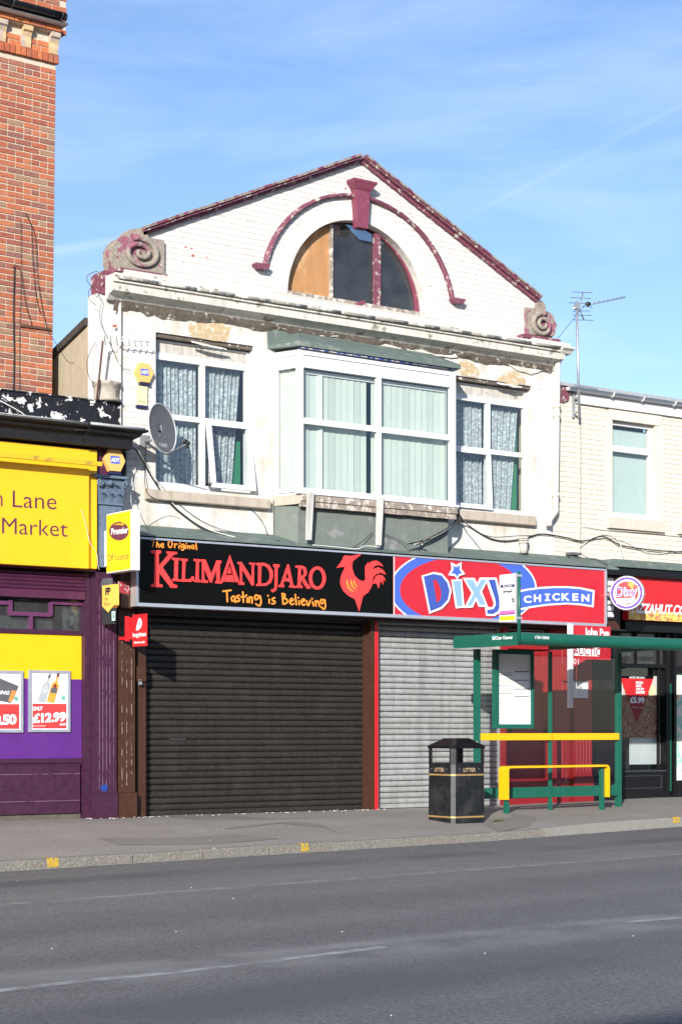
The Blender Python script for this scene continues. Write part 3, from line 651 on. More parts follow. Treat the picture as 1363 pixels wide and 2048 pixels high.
for (xx, zz, L_) in cells:
    hl2, hh2 = L_/2, BH/2
    poly = clip([(xx-hl2, zz-hh2), (xx+hl2, zz-hh2), (xx+hl2, zz+hh2), (xx-hl2, zz+hh2)], GQ)
    whole = len(poly) == 4 and abs(max(p[0] for p in poly)-min(p[0] for p in poly)-L_) < 1e-5 and all(in_gable(xx+sx*hl2, zz+sz*hh2) for sx in (-1, 1) for sz in (-1, 1))
    if not poly: continue
    dx_, dz_ = xx-LC.x, zz-LC.z; dd_ = math.hypot(dx_, dz_)
    if zz > LC.z-0.05:
        if dd_ < ARO-0.16: continue
        if min(math.hypot(p[0]-LC.x, p[1]-LC.z) for p in poly) < ARO-0.05:
            ux, uz = dx_/dd_, dz_/dd_; t0 = (LC.x+ux*(ARO-0.055), LC.z+uz*(ARO-0.055)); B_ = 6
            q_ = [(t0[0]-uz*B_, t0[1]+ux*B_), (t0[0]+uz*B_, t0[1]-ux*B_), (t0[0]+uz*B_+ux*B_, t0[1]-ux*B_+uz*B_), (t0[0]-uz*B_+ux*B_, t0[1]+ux*B_+uz*B_)]
            poly = clip(poly, q_); whole = False
            if not poly: continue
    elif abs(dx_) < LR+0.02+hl2 and zz+hh2 > LC.z-0.004:
        continue
    if not whole:
        xs_ = [p[0] for p in poly]; zs_ = [p[1] for p in poly]
        if max(xs_)-min(xs_) > 0.02 and max(zs_)-min(zs_) > 0.012: cut.prism([(p[0], -0.0012, p[1]) for p in poly], (0, -0.0033, 0))
        continue
    rest.append((xx, zz, L_)); continue
    ok = all(in_gable(xx+sx*L_/2, zz+sz*BH/2) for sx in (-1, 1) for sz in (-1, 1))
    if not ok or xx-L_/2 < gl_.x+0.03 or xx+L_/2 > gr_.x-0.0: continue
    ds = [math.hypot(xx+sx*L_/2-LC.x, zz+sz*BH/2-LC.z) for sx in (-1, 1) for sz in (-1, 1)]
    if zz+BH/2 > LC.z-0.06 and min(ds) < ARO: continue
    if zz < LC.z and abs(xx-LC.x) < LR+0.1+L_/2: continue
    if xx < WP(332, 500).x+L_/2 and zz < WP(300, 470).z-0.05: continue
    if xx > WP(1046, 640).x-L_/2 and zz < WP(1050, 612).z: continue
    rest.append((xx, zz, L_))
rest.sort(key=lambda c: (c[0]+3)**2+(c[1]-6.5)**2)
for (xx, zz, L_) in rest: bk.lay(xx, 0.0, zz, L_, BH)
# strips of brick each side of the upper windows
for (xa, xb, za, zb) in ((rwx1+0.03, XR-0.005, WP(1080, 1060).z, WP(1080, 760).z), (XL+0.01, lwx0-0.03, WP(270, 950).z, WP(270, 640).z)):
    zz = za; rw = 0
    while zz < zb:
        xx = xa+(0.11 if rw % 2 else 0.055)
        while xx+0.05 < xb:
            L_ = BL if xx+BL < xb else 0.106
            if xx+L_ < xb: bk.lay(xx+L_/2, 0.0, zz, L_-0.009, BH)
            xx += L_+0.009
        zz += BC; rw += 1
bk.rest.add(cut.v, cut.f)
bk.end()
# radial voussoirs round the attic window
vm = MB(); nv = 46
for i in range(nv):
    a0 = math.radians(180*i/nv+0.25); a1 = math.radians(180*(i+1)/nv-0.25)
    for r0, r1 in ((LR+0.012, LR+0.165), (LR+0.173, ARO-0.06)):
        q = [(LC.x+r*math.cos(a), 0.0, LC.z+r*math.sin(a)) for r, a in ((r0, a0), (r1, a0), (r1, a1), (r0, a1))]
        vm.prism(q, (0, -0.003, 0))
part('arch_brickwork', vm, m_wbrick, main, kind='stuff')
# ---- hood mould over the arch, with label stops and keystone
hm = MB(); a0 = 10.5; a1 = 169.5; n = 40
prof = [(0.01, 0), (0.01, -0.06), (0.03, -0.08), (0.06, -0.07), (0.075, -0.04), (0.075, 0)]
vs = []; hl, hr2 = WP(530, 536, -0.05), WP(906, 600, -0.05); HCX = (hl.x+hr2.x)/2; HR = (hr2.x-hl.x)/2/math.cos(math.radians(10.5))-0.04
HRZ = (WP(727, 391, 0).z-LC.z)/ (HR+0.085)      # keep the crown where it stands
for i in range(n+1):
    a = math.radians(a0+(a1-a0)*i/n)
    for (dr, dy) in prof: vs.append((HCX+(HR+dr)*math.cos(a), dy+0.006*noise.noise(Vector((i*0.9, dr*40, 1))), LC.z+(HR+dr)*HRZ*math.sin(a)+0.006*noise.noise(Vector((i*1.1, dr*30, 5)))))
k = len(prof)
hm.add(vs, [(i*k+j, i*k+j+1, (i+1)*k+j+1, (i+1)*k+j) for i in range(n) for j in range(k-1)]+[tuple(range(k)), tuple(range(n*k, n*k+k))[::-1]])
part('hood_mould', hm, m_maroon, main)
for s, (ua, va) in ((-1, (520, 534)), (1, (912, 603))):
    p = WP(ua, va, -0.05); m = MB()
    m.prism([(p.x-0.12, -0.02, p.z+0.035), (p.x-0.12, -0.02, p.z+0.01), (p.x-0.07, -0.02, p.z-0.04), (p.x+0.07, -0.02, p.z-0.04), (p.x+0.12, -0.02, p.z+0.01), (p.x+0.12, -0.02, p.z+0.035)], (0, -0.10, 0))
    part('label_stop', m, m_maroon, main)
kt = WP(725, 362, -0.12); kb = WP(725, 456, -0.12); kx = LC.x
kx = WP(725, 420, -0.12).x
ks = MB().prism([(kx-0.085, 0, kb.z), (kx+0.085, 0, kb.z), (kx+0.125, 0, kt.z-0.13), (kx-0.125, 0, kt.z-0.13)], (0, -0.13, 0))
part('keystone', ks, m_maroon2, main)
kc = MB(); 
for (w0, w1, z0, z1, d0, d1) in ((0.13, 0.20, -0.13, -0.035, 0.14, 0.19),):
    kc.add([(kx-w0, 0, kt.z+z0), (kx+w0, 0, kt.z+z0), (kx+w1, 0, kt.z+z1), (kx-w1, 0, kt.z+z1), (kx-w0, -d0, kt.z+z0), (kx+w0, -d0, kt.z+z0), (kx+w1, -d1, kt.z+z1), (kx-w1, -d1, kt.z+z1)], [(0,1,2,3),(7,6,5,4),(0,4,5,1),(1,5,6,2),(2,6,7,3),(3,7,4,0)])
kc.box(kx-0.205, kx+0.205, -0.195, 0, kt.z-0.035, kt.z)
part('keystone_cap', kc, m_maroon2, main)
# ---- attic window
lw = MB(); ymw = 0.13
ring_o = arc(LC, LR-0.002, 0, 180, 30, ymw); ring_i = arc(LC+Vector((0, 0, 0.07)), LR-0.08, 0, 180, 30, ymw)
fr = MB().prism(ring_o, (0, 0.07, 0), [ring_i]); lun = part('attic_window', fr, m_maroon2, main)
mx1 = WP(661, 540, ymw).x; mx2 = WP(753, 550, ymw).x
def lz(x): return LC.z+math.sqrt(max(0.0, (LR-0.08)**2-(x-LC.x)**2))+0.07
mul = MB().box(mx1-0.022, mx1+0.022, ymw-0.03, ymw+0.05, LC.z+0.03, lz(mx1)); part('mullion', mul, m_rot, lun)
mul = MB().box(mx2-0.05, mx2+0.05, ymw-0.03, ymw+0.05, LC.z+0.03, lz(mx2)); part('mullion', mul, m_maroon, lun)
def lpane(x0, x1, y, mt, name):
    pts = [(x0, y, LC.z+0.07)]+[(x1, y, LC.z+0.07)]
    for i in range(13):
        xx = x1+(x0-x1)*i/12; pts.append((xx, y, lz(xx)+0.02))
    m = MB().prism(pts, (0, 0.006, 0)); return part(name, m, mt, lun)
lpane(LC.x-LR+0.07, mx1-0.02, ymw+0.015, m_ply, 'plywood_board')
lpane(mx1+0.02, mx2-0.05, ymw+0.03, m_dglass, 'pane'); lpane(mx2+0.05, LC.x+LR-0.07, ymw+0.03, m_dglass, 'pane')
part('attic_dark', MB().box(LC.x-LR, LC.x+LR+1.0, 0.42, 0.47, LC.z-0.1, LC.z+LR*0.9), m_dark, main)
part('attic_sill', MB().box(LC.x-LR+0.005, LC.x+LR-0.003, 0.02, 0.24, LC.z+0.003, LC.z+0.055), m_rot, lun)
ss = MB(); p = WP(722, 607, 0.02); ss.bar((p.x-0.10, 0.03, p.z-0.03), (p.x+0.05, 0.01, p.z+0.03), 0.02, 0.05); part('broken_batten', ss, m_maroon2, lun)
# ---- gable coping, stone by stone
m_worn = mat('weathered_coping_top', (0.24, 0.20, 0.17), 0.9, 0.3, 12, 0.8, 40, col2=(0.17, 0.04, 0.07), th=0.53, ps=9)
def coping(a, b, n, flip):
    a = Vector(a); b = Vector(b); d = (b-a)/n; L_ = d.length; dn = d.normalized(); up = Vector((-dn.z, 0, dn.x)) if not flip else Vector((dn.z, 0, -dn.x))
    for i in range(n):
        p = a+d*i+dn*0.004; q = a+d*(i+1)-dn*0.004; jog = R.uniform(-0.012, 0.008)
        m = MB()
        # lower moulding and upper capping
        for (u0, u1, y0) in ((0.0, 0.040, -0.06), (0.040, 0.072, -0.12)):
            o = up*(jog*0.4)
            m.prism([p+up*u0+o+Y(y0), q+up*u0+o+Y(y0), q+up*u1+o+Y(y0), p+up*u1+o+Y(y0)], (0, 0.30-y0, 0))
        cs = part('coping_stone', m, m_maroon, main); m = MB(); m.prism([p+up*0.0725+o+Y(-0.145), q+up*0.0725+o+Y(-0.145), q+up*0.105+o+Y(-0.145), p+up*0.105+o+Y(-0.145)], (0, 0.455, 0)); part('weathered_top', m, m_worn, cs)
cl = WP(293, 468, -0.13); ct = WP(727, 321, -0.13); cr_ = WP(1080, 603, -0.13)
coping((cl.x, 0, cl.z), (ct.x, 0, ct.z), 8, False); coping((cr_.x, 0, cr_.z), (ct.x, 0, ct.z), 8, True)
# ---- scroll kneelers
def scroll(pix, cen, rx_, ry_, turns, hand, tag_, basepix):
    m = MB(); m.prism([WP(u, v, -0.06) for u, v in pix], (0, 0.28, 0)); sc = part('scroll_kneeler', m, m_scroll, main)
    c = WP(*cen, -0.08); pts = []; rs = []
    for i in range(72):
        t = i/71; a = hand*(t*turns*2*math.pi)+math.radians(70 if hand > 0 else 110); k = 1-0.86*t
        pts.append(c+Vector((rx_*k*math.cos(a), 0.015-0.05*t, ry_*k*math.sin(a)))); 
    vol = MB().tube(pts, 0.044, 8, True, 0.024); part('volute', vol, m_scroll, sc)
    b = MB().prism([WP(u, v, -0.16) for u, v in basepix], (0, 0.36, 0)); part('plinth', b, m_maroon, sc)
scroll([(232, 543), (225, 520), (226, 495), (238, 476), (256, 467), (262, 458), (290, 455), (297, 474), (329, 481), (329, 548)], (281, 506), 0.285, 0.205, 1.9, -1, 'l', [(236, 541), (240, 534), (336, 549), (336, 556)])
scroll([(1051, 614), (1072, 616), (1074, 604), (1083, 601), (1090, 608), (1090, 620), (1104, 628), (1113, 650), (1108, 672), (1052, 668)], (1084, 650), 0.21, 0.18, 1.9, 1, 'r', [(1046, 667), (1120, 679), (1120, 685), (1046, 674)])
# ---- main cornice
zt = WP(600, 604, -0.26).z
cprof = [(0.02, 0.0), (-0.26, 0.0), (-0.265, -0.03), (-0.235, -0.045), (-0.225, -0.075), (-0.235, -0.085), (-0.235, -0.105), (-0.20, -0.11), (-0.195, -0.215), (-0.17, -0.225), (-0.09, -0.245), (-0.03, -0.30), (0.02, -0.30)]
CL = WP(226, 560, -0.2).x; CRR = WP(1118, 690, -0.2).x
nb = 9; step = (CRR-CL)/nb
def seg(x0, x1, prof, mbx):
    k = len(prof); vs = []
    for xx in (x0, x1):
        for (y, dz) in prof: vs.append((xx, y, zt+dz))
    mbx.add(vs, [(j, (j+1) % k, k+(j+1) % k, k+j) for j in range(k)]+[tuple(range(k)), tuple(range(k, 2*k))[::-1]])
for i in range(nb):
    m = MB(); j = R.uniform(-0.004, 0.004); seg(CL+i*step+0.002, CL+(i+1)*step-0.003, [(y+j, z+j*0.5) for y, z in cprof], m)
    part('cornice_stone', m, m_stone, main)
# projecting right end piece
m = MB(); e0 = CRR+0.002; e1 = WP(1140, 700, -0.2).x
seg(e0, e1, [(0.02, -0.02), (-0.30, -0.02), (-0.30, -0.05), (-0.25, -0.08), (-0.22, -0.12), (0.02, -0.12)], m); seg(e0, e1-0.12, [(0.02, -0.122), (-0.21, -0.122), (-0.20, -0.21), (0.02, -0.24)], m); part('cornice_stone', m, m_stone, main)
# raised ledge above cornice under the scrolls
m = MB().box(WP(236, 560).x, WP(334, 560).x, -0.20, 0.0, zt+0.002, zt+0.075); part('ledge', m, m_stone, main)
m = MB().box(WP(1048, 690).x, WP(1122, 690).x, -0.20, 0.0, zt+0.002, zt+0.05); part('ledge', m, m_stone, main)
# gutter-like weathered roll set into the cornice top
m = MB()
for i in range(13):
    xa = CL+0.05+(CRR-CL-0.1)*i/13; xb = CL+0.05+(CRR-CL-0.1)*(i+1)/13-0.006; yy = -0.262+R.uniform(-0.003, 0.003)
    m.tube([(xa, yy, zt-0.052), (xb, yy, zt-0.052)], 0.024, 8)
part('cornice_roll', m, m_lead, main)
# crumbling mortar bed beneath, ragged lower edge
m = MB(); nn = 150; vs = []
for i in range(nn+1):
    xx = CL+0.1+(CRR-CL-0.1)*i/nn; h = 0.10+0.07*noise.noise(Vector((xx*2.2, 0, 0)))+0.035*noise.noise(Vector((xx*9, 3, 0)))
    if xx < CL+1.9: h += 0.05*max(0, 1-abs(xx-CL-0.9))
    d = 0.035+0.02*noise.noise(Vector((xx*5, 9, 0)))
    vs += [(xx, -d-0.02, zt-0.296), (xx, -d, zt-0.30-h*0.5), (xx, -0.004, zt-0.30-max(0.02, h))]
m.add(vs, [(3*i+j, 3*i+j+1, 3*i+j+4, 3*i+j+3) for i in range(nn) for j in range(2)]); part('crumbling_bed', m, m_grime_shade, main, kind='stuff')
# broken render slabs under the cornice over the bay and to the right
def blob(pix, n=3, jit=1.6, fr=onwall(0.0), ext=0.012, sub=4):
    o = []
    for i in range(len(pix)):
        (a, b), (c, d) = pix[i], pix[(i+1) % len(pix)]
        for k in range(sub): t = k/sub; o.append((a+(c-a)*t+R.uniform(-jit, jit), b+(d-b)*t+R.uniform(-jit, jit)))
    return MB().prism([fr(u, v, ext) for u, v in o], (0, ext-0.001, 0))
for pix, mt_, ex in (
    ([(509, 632), (535, 636), (540, 652), (512, 646)], m_stone, 0.02), ([(543, 637), (600, 650), (640, 662), (672, 668), (684, 676), (640, 672), (575, 660), (545, 652)], m_stone, 0.03),
    ([(690, 668), (760, 678), (800, 686), (800, 700), (760, 697), (700, 686)], m_stone, 0.022), ([(806, 688), (850, 700), (905, 702), (912, 716), (880, 714), (812, 702)], m_stone, 0.03),
    ([(1000, 704), (1040, 712), (1052, 730), (1020, 726), (1000, 716)], m_render, 0.02), ([(1052, 712), (1090, 720), (1108, 726), (1104, 742), (1080, 738), (1060, 730)], m_render, 0.025), ([(1012, 728), (1050, 738), (1082, 742), (1060, 748), (1030, 742)], m_render, 0.03)):
    part('loose_render', blob(pix, ext=ex), mt_, main)
for pix in ([(376, 660), (378, 648), (392, 648), (396, 636), (410, 628), (418, 620), (440, 622), (452, 628), (448, 640), (458, 650), (460, 664), (456, 682), (430, 682), (400, 676), (378, 672)],
            [(918, 750), (918, 724), (932, 721), (948, 730), (957, 744), (955, 756), (935, 754)], [(990, 760), (1008, 748), (1022, 742), (1030, 745), (1048, 756), (1048, 768), (1020, 770)]):
    part('bare_render_patch', blob(pix, ext=0.006, jit=2.0), m_buff, main)
# flap of loose paint over each window head
for (ua, va, ub, vb) in ((382, 681, 452, 697), (992, 764, 1042, 773)):
    a = WP(ua, va, -0.01); b = WP(ub, vb, -0.01); m = MB(); vs = []; nn = 10
    for i in range(nn+1):
        p = a.lerp(b, i/nn); s = math.sin(math.pi*i/nn); vs += [(p.x, -0.012, p.z), (p.x, -0.03-0.03*s, p.z-0.02-0.025*s+R.uniform(-0.01, 0.01))]
    m.add(vs, [(2*i, 2*i+1, 2*i+3, 2*i+2) for i in range(nn)]); part('paint_flap', m, m_render, main)
# small chips showing red brick
chips = MB()
for (u, v, r) in ((371, 494, 3.2), (383, 497, 3), (386, 511, 4), (414, 515, 2.5), (402, 522, 2.6), (349, 516, 1.6), (367, 525, 1.4), (643, 377, 2), (668, 384, 2.5), (691, 377, 2.6), (697, 371, 1.8), (820, 426, 3), (824, 434, 2), (598, 504, 1.6), (860, 573, 1.8), (230, 652, 5.5), (934, 618, 1.3), (475, 566, 1.3), (438, 553, 1.2), (700, 372, 2.0)):
    q = [(u+r*math.cos(a)*R.uniform(0.6, 1.3), v+0.7*r*math.sin(a)*R.uniform(0.6, 1.3)) for a in [i*math.pi/4 for i in range(8)]]
    chips.prism([WP(a, b, -0.0052) for a, b in q], (0, 0.001, 0))
part('paint_chips', chips, mat('chip_brick', (0.36, 0.10, 0.06), 0.9, 0.2), main, kind='stuff')
# ---- plastic windows
def frame_win(name, x0, x1, z0, z1, y, parent, bw=0.055, d=0.06, mat_=None):
    m = MB(); mt_ = mat_ or m_upvc
    m.box(x0, x1, y, y+d, z0, z0+bw); m.box(x0, x1, y, y+d, z1-bw, z1); m.box(x0, x0+bw, y, y+d, z0+bw, z1-bw); m.box(x1-bw, x1, y, y+d, z0+bw, z1-bw)
    return part(name, m, mt_, parent)
def pane(x0, x1, z0, z1, y, parent, g=None): return part('pane', MB().box(x0, x1, y, y+0.006, z0, z1), g or m_glass, parent)
def curtain(name, x0, x1, z0, z1, y, parent, folds, amp, material, x0b=None, x1b=None, seed=0, scallop=0):
    n = folds*8; vs = []; rows = 8
    x0b = x0 if x0b is None else x0b; x1b = x1 if x1b is None else x1b
    for j in range(rows+1):
        s = j/rows; xa = x0+(x0b-x0)*s; xb = x1+(x1b-x1)*s
        for i in range(n+1):
            t = i/n; ph = 2*math.pi*folds*t+0.8*math.sin(t*11+seed)+0.5*s*math.sin(t*7+seed)
            dz = scallop*abs(math.sin(math.pi*folds*t)) if j == rows else 0
            vs.append((xa+(xb-xa)*t+0.01*math.sin(ph*0.5), y+amp*math.sin(ph)*(0.5+0.5*s), z1+(z0-z1)*s+dz))
    m = MB().add(vs, [(j*(n+1)+i, j*(n+1)+i+1, (j+1)*(n+1)+i+1, (j+1)*(n+1)+i) for j in range(rows) for i in range(n)], True)
    return part(name, m, material, parent)
fy = 0.12
def upper_window(x0, x1, z0, z1, left):
    # grimy head board
    hb = 0.27; zb = z1-hb
    part('head_board', MB().box(x0+0.002, x1-0.002, fy+0.02, fy+0.05, zb+0.005, z1-0.002), m_dirtyw, main)
    part('head_trim', MB().box(x0+0.05, x1-0.003, fy-0.005, fy+0.018, zb+0.005, zb+0.03).box(x0+0.05, x1-0.003, fy-0.005, fy+0.018, z1-0.09, z1-0.07).box(x1-0.035, x1-0.003, fy-0.005, fy+0.018, zb+0.032, z1-0.092), m_upvc, main)
    part('lintel_shade_strip', MB().box(x0+0.002, x1-0.002, 0.03, fy+0.019, z1-0.055, z1-0.002), m_grime_shade, main)  # dark strip: shade under the lintel painted in, along with staining
    wn = frame_win('window', x0+0.004, x1-0.004, z0+0.01, zb, fy-0.01, main, 0.06)
    xm = (x0+x1)/2+ (0.02 if left else 0.0); zm = z0+0.01+(zb-z0)*0.535
    part('mullion', MB().box(xm-0.035, xm+0.035, fy-0.015, fy+0.05, z0+0.07, zb-0.06), m_upvc, wn)
    part('transom', MB().box(x0+0.064, xm-0.036, fy-0.015, fy+0.05, zm-0.035, zm+0.035).box(xm+0.036, x1-0.064, fy-0.015, fy+0.05, zm-0.035, zm+0.035), m_upvc, wn)
    for (a, b) in ((x0+0.06, xm-0.035), (xm+0.035, x1-0.06)):
        pane(a, b, zm+0.03, zb-0.055, fy+0.02, wn)
    if left:
        pane(x0+0.06, xm-0.035, z0+0.065, zm-0.03, fy+0.02, wn)
        a, b = xm+0.03, x1-0.02
    else:
        pane(xm+0.035, x1-0.06, z0+0.065, zm-0.03, fy+0.02, wn)
        a, b = x0+0.02, xm-0.005
    # top-hung sash, pushed open at the bottom
    zt_, zb_ = zm+0.0, z0+0.03; out_ = 0.15 if left else 0.05
    m = MB(); bw = 0.065
    def Q(x, s, d): return (x, fy-0.03-out_*s-d, zt_+(zb_-zt_)*s)
    def beam(xa, xb, s0, s1):
        v = [Q(xa, s0, 0), Q(xb, s0, 0), Q(xb, s1, 0), Q(xa, s1, 0), Q(xa, s0, 0.045), Q(xb, s0, 0.045), Q(xb, s1, 0.045), Q(xa, s1, 0.045)]
        m.add(v, [(0,1,2,3),(7,6,5,4),(0,4,5,1),(1,5,6,2),(2,6,7,3),(3,7,4,0)])
    hh = zt_-zb_; s = bw/hh
    beam(a, b, 0, s); beam(a, b, 1-s, 1); beam(a, a+bw, s, 1-s); beam(b-bw, b, s, 1-s)
    sash = part('opening_sash', m, m_upvc, wn)
    g = MB(); v = [Q(a+bw, s, 0.02), Q(b-bw, s, 0.02), Q(b-bw, 1-s, 0.02), Q(a+bw, 1-s, 0.02), Q(a+bw, s, 0.026), Q(b-bw, s, 0.026), Q(b-bw, 1-s, 0.026), Q(a+bw, 1-s, 0.026)]
    g.add(v, [(0,1,2,3),(7,6,5,4),(0,4,5,1),(1,5,6,2),(2,6,7,3),(3,7,4,0)]); part('pane', g, m_glass, wn)
    return wn, xm, zm, zb
wn, xm, zm, zb = upper_window(lwx0, lwx1, lwz0, lwz1, True)
curtain('lace_curtain', lwx0+0.10, xm-0.02, lwz0+0.02, zb-0.03, fy+0.14, main, 10, 0.034, m_lace, seed=1)
curtain('lace_curtain', xm+0.03, lwx1-0.05, lwz0+0.08, zb-0.03, fy+0.14, main, 10, 0.034, m_lace, seed=4, scallop=0.06, x1b=lwx1-0.20)
part('green_curtain', MB().prism([(lwx1-0.09, fy+0.17, zm-0.2), (lwx1-0.04, fy+0.17, zm-0.2), (lwx1-0.03, fy+0.17, lwz0+0.04), (lwx1-0.22, fy+0.17, lwz0+0.04)], (0, 0.01, 0)), m_greenc, main)
wn, xm, zm, zb = upper_window(rwx0, rwx1, rwz0, rwz1, False)
curtain('lace_curtain', rwx0+0.03, xm-0.02, rwz0+0.03, zb-0.03, fy+0.14, main, 11, 0.036, m_lace, seed=2)
curtain('lace_curtain', xm+0.03, rwx1-0.06, rwz0+0.06, zb-0.03, fy+0.14, main, 10, 0.036, m_lace, seed=7, x1b=rwx1-0.22)
part('green_curtain', MB().prism([(rwx1-0.10, fy+0.17, zb), (rwx1-0.05, fy+0.17, zb), (rwx1-0.05, fy+0.17, rwz0+0.03), (rwx1-0.26, fy+0.17, rwz0+0.03)], (0, 0.01, 0)), m_greenc, main)
# room walls behind
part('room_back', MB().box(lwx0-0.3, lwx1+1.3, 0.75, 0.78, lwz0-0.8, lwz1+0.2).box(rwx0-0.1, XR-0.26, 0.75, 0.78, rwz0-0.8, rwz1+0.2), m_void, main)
# sills
def sill(u0, u1, vt, vb, uref, d=0.10):
    a = WP(u0, vt, -d); b = WP(u1, vt, -d); zt_ = WP(uref, vt, -d).z; zb_ = WP(uref, vb, -d).z; ch = 0.02
    m = MB(); x0, x1 = a.x, b.x
    m.add([(x0, 0, zb_), (x0, -d+0.015, zb_), (x0, -d, zb_+0.012), (x0, -d, zt_-0.03), (x0, 0.10, zt_+0.01)]+[(x1, 0, zb_), (x1, -d+0.015, zb_), (x1, -d, zb_+0.012), (x1, -d, zt_-0.03), (x1, 0.10, zt_+0.01)],
          [(0,1,6,5),(1,2,7,6),(2,3,8,7),(3,4,9,8),(4,0,5,9),(4,3,2,1,0),(5,6,7,8,9)])
    return part('window_sill', m, m_sill, main)
sill(295, 541, 975, 999, 311)
sill(919, 1072, 1028, 1050, 1052)
# ---- bay window
bay = MB()
yF = -0.45
fx0 = WP(600, 850, yF).x; fx1 = WP(906, 870, yF).x
wx0 = fx0-0.14; wx1 = fx1+0.14
bz1 = WP(600.7, 700, yF).z; bz0 = WP(607, 983, yF).z
bw_ = frame_win('bay_window', fx0, fx1, bz0, bz1, yF, main, 0.055, 0.06)
xmid = WP(757.5, 850, yF).x; zmid = WP(700, 852, yF).z; hz = bz1-0.20
m = MB().box(xmid-0.035, xmid+0.035, yF-0.008, yF+0.055, bz0+0.055, hz-0.03); part('mullion', m, m_upvc, bw_)
m = MB().box(fx0+0.055, xmid-0.036, yF-0.006, yF+0.055, zmid-0.04, zmid+0.04).box(xmid+0.036, fx1-0.055, yF-0.006, yF+0.055, zmid-0.04, zmid+0.04); part('transom', m, m_upvc, bw_)
m = MB().box(fx0+0.055, fx1-0.055, yF-0.004, yF+0.055, hz-0.03, hz+0.03); part('head_rail', m, m_upvc, bw_)
part('head_panel', MB().box(fx0+0.055, fx1-0.055, yF+0.02, yF+0.04, hz+0.03, bz1-0.055), m_upvc, bw_)
for (a, b) in ((fx0+0.055, xmid-0.035), (xmid+0.035, fx1-0.055)):
    for (c, d) in ((bz0+0.055, zmid-0.04), (zmid+0.04, hz-0.03)): pane(a, b, c, d, yF+0.03, bw_)
# corner post and cheeks
for (xa, xb, s) in ((fx0, wx0, 1), (fx1, wx1, -1)):
    A = Vector((xa, yF, 0)); B = Vector((xb, 0.0, 0)); dd = (B-A).normalized(); nn = Vector((dd.y, -dd.x, 0))*(-0.05 if s > 0 else 0.05)
    def slab(t0, t1, z0, z1, off=0.0, th=1.0):
        p = A+(B-A)*t0+nn*off; q = A+(B-A)*t1+nn*off; e = nn*-th
        return [p+Vector((0,0,z0)), q+Vector((0,0,z0)), q+Vector((0,0,z1)), p+Vector((0,0,z1)), p+e+Vector((0,0,z0)), q+e+Vector((0,0,z0)), q+e+Vector((0,0,z1)), p+e+Vector((0,0,z1))]
    F6 = [(0,1,2,3),(7,6,5,4),(0,4,5,1),(1,5,6,2),(2,6,7,3),(3,7,4,0)]
    m = MB()
    for t0, t1, z0, z1 in ((0.0, 0.16, bz0, bz1), (0.88, 1.0, bz0, bz1), (0.16, 0.88, bz0, bz0+0.055), (0.16, 0.88, hz-0.03, hz+0.03), (0.16, 0.88, bz1-0.055, bz1)): m.add(slab(t0, t1, z0, z1), F6)
    m.add(slab(0.16, 0.88, hz+0.03, bz1-0.055, -0.4, 0.4), F6)
    ck = part('bay_cheek', m, m_upvc, main)
    part('pane', MB().add(slab(0.16, 0.88, bz0+0.055, hz-0.03, -0.4, 0.1), F6), m_glass, ck)
    part('side_blind', MB().add(slab(0.12, 1.0, bz0+0.03, hz-0.03, -1.7, 0.1), F6), m_blind, ck)
    part('apron', MB().add(slab(-0.02, 1.0, bz0-0.17, bz0-0.035, 0.2, 1.0), F6), m_sill, ck)
for xa, xb in ((fx0-0.035, fx0+0.01), (fx1-0.01, fx1+0.035)): part('corner_post', MB().box(xa, xb, yF-0.012, yF+0.06, bz0-0.002, bz1+0.002), m_upvc, main)
# vertical blind slats, each hung slightly turned
slx = fx0+0.10; k = 0
while slx < fx1-0.12:
    w_ = 0.122; ang = 0.14+R.uniform(-0.03, 0.05)
    if k == 2: ang = 0.55
    c, s_ = math.cos(ang), math.sin(ang); h0 = bz0+0.05; h1 = hz-0.09
    if abs(slx+0.06-xmid+0.12) < 0.055: slx += 0.105; k += 1; continue
    m = MB(); y0 = yF+0.14
    m.add([(slx, y0, h0), (slx+w_*c, y0-w_*s_, h0), (slx+w_*c, y0-w_*s_, h1), (slx, y0, h1)], [(0,1,2,3)])
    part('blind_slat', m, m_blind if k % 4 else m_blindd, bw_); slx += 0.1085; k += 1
part('blind_rail', MB().box(fx0+0.07, fx1-0.07, yF+0.10, yF+0.15, hz-0.09, hz-0.04), m_upvc, bw_)
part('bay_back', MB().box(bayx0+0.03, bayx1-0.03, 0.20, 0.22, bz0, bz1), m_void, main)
part('bay_floor', MB().prism([(wx0+0.02, 0.0, bz0-0.03), (fx0+0.02, yF+0.03, bz0-0.03), (fx1-0.02, yF+0.03, bz0-0.03), (wx1-0.02, 0.0, bz0-0.03)], (0, 0, 0.025)), m_upvc, main)
part('bay_ceiling', MB().prism([(wx0+0.02, 0.0, bz1), (fx0+0.02, yF+0.03, bz1), (fx1-0.02, yF+0.03, bz1), (wx1-0.02, 0.0, bz1)], (0, 0, 0.03)), m_upvc, main)
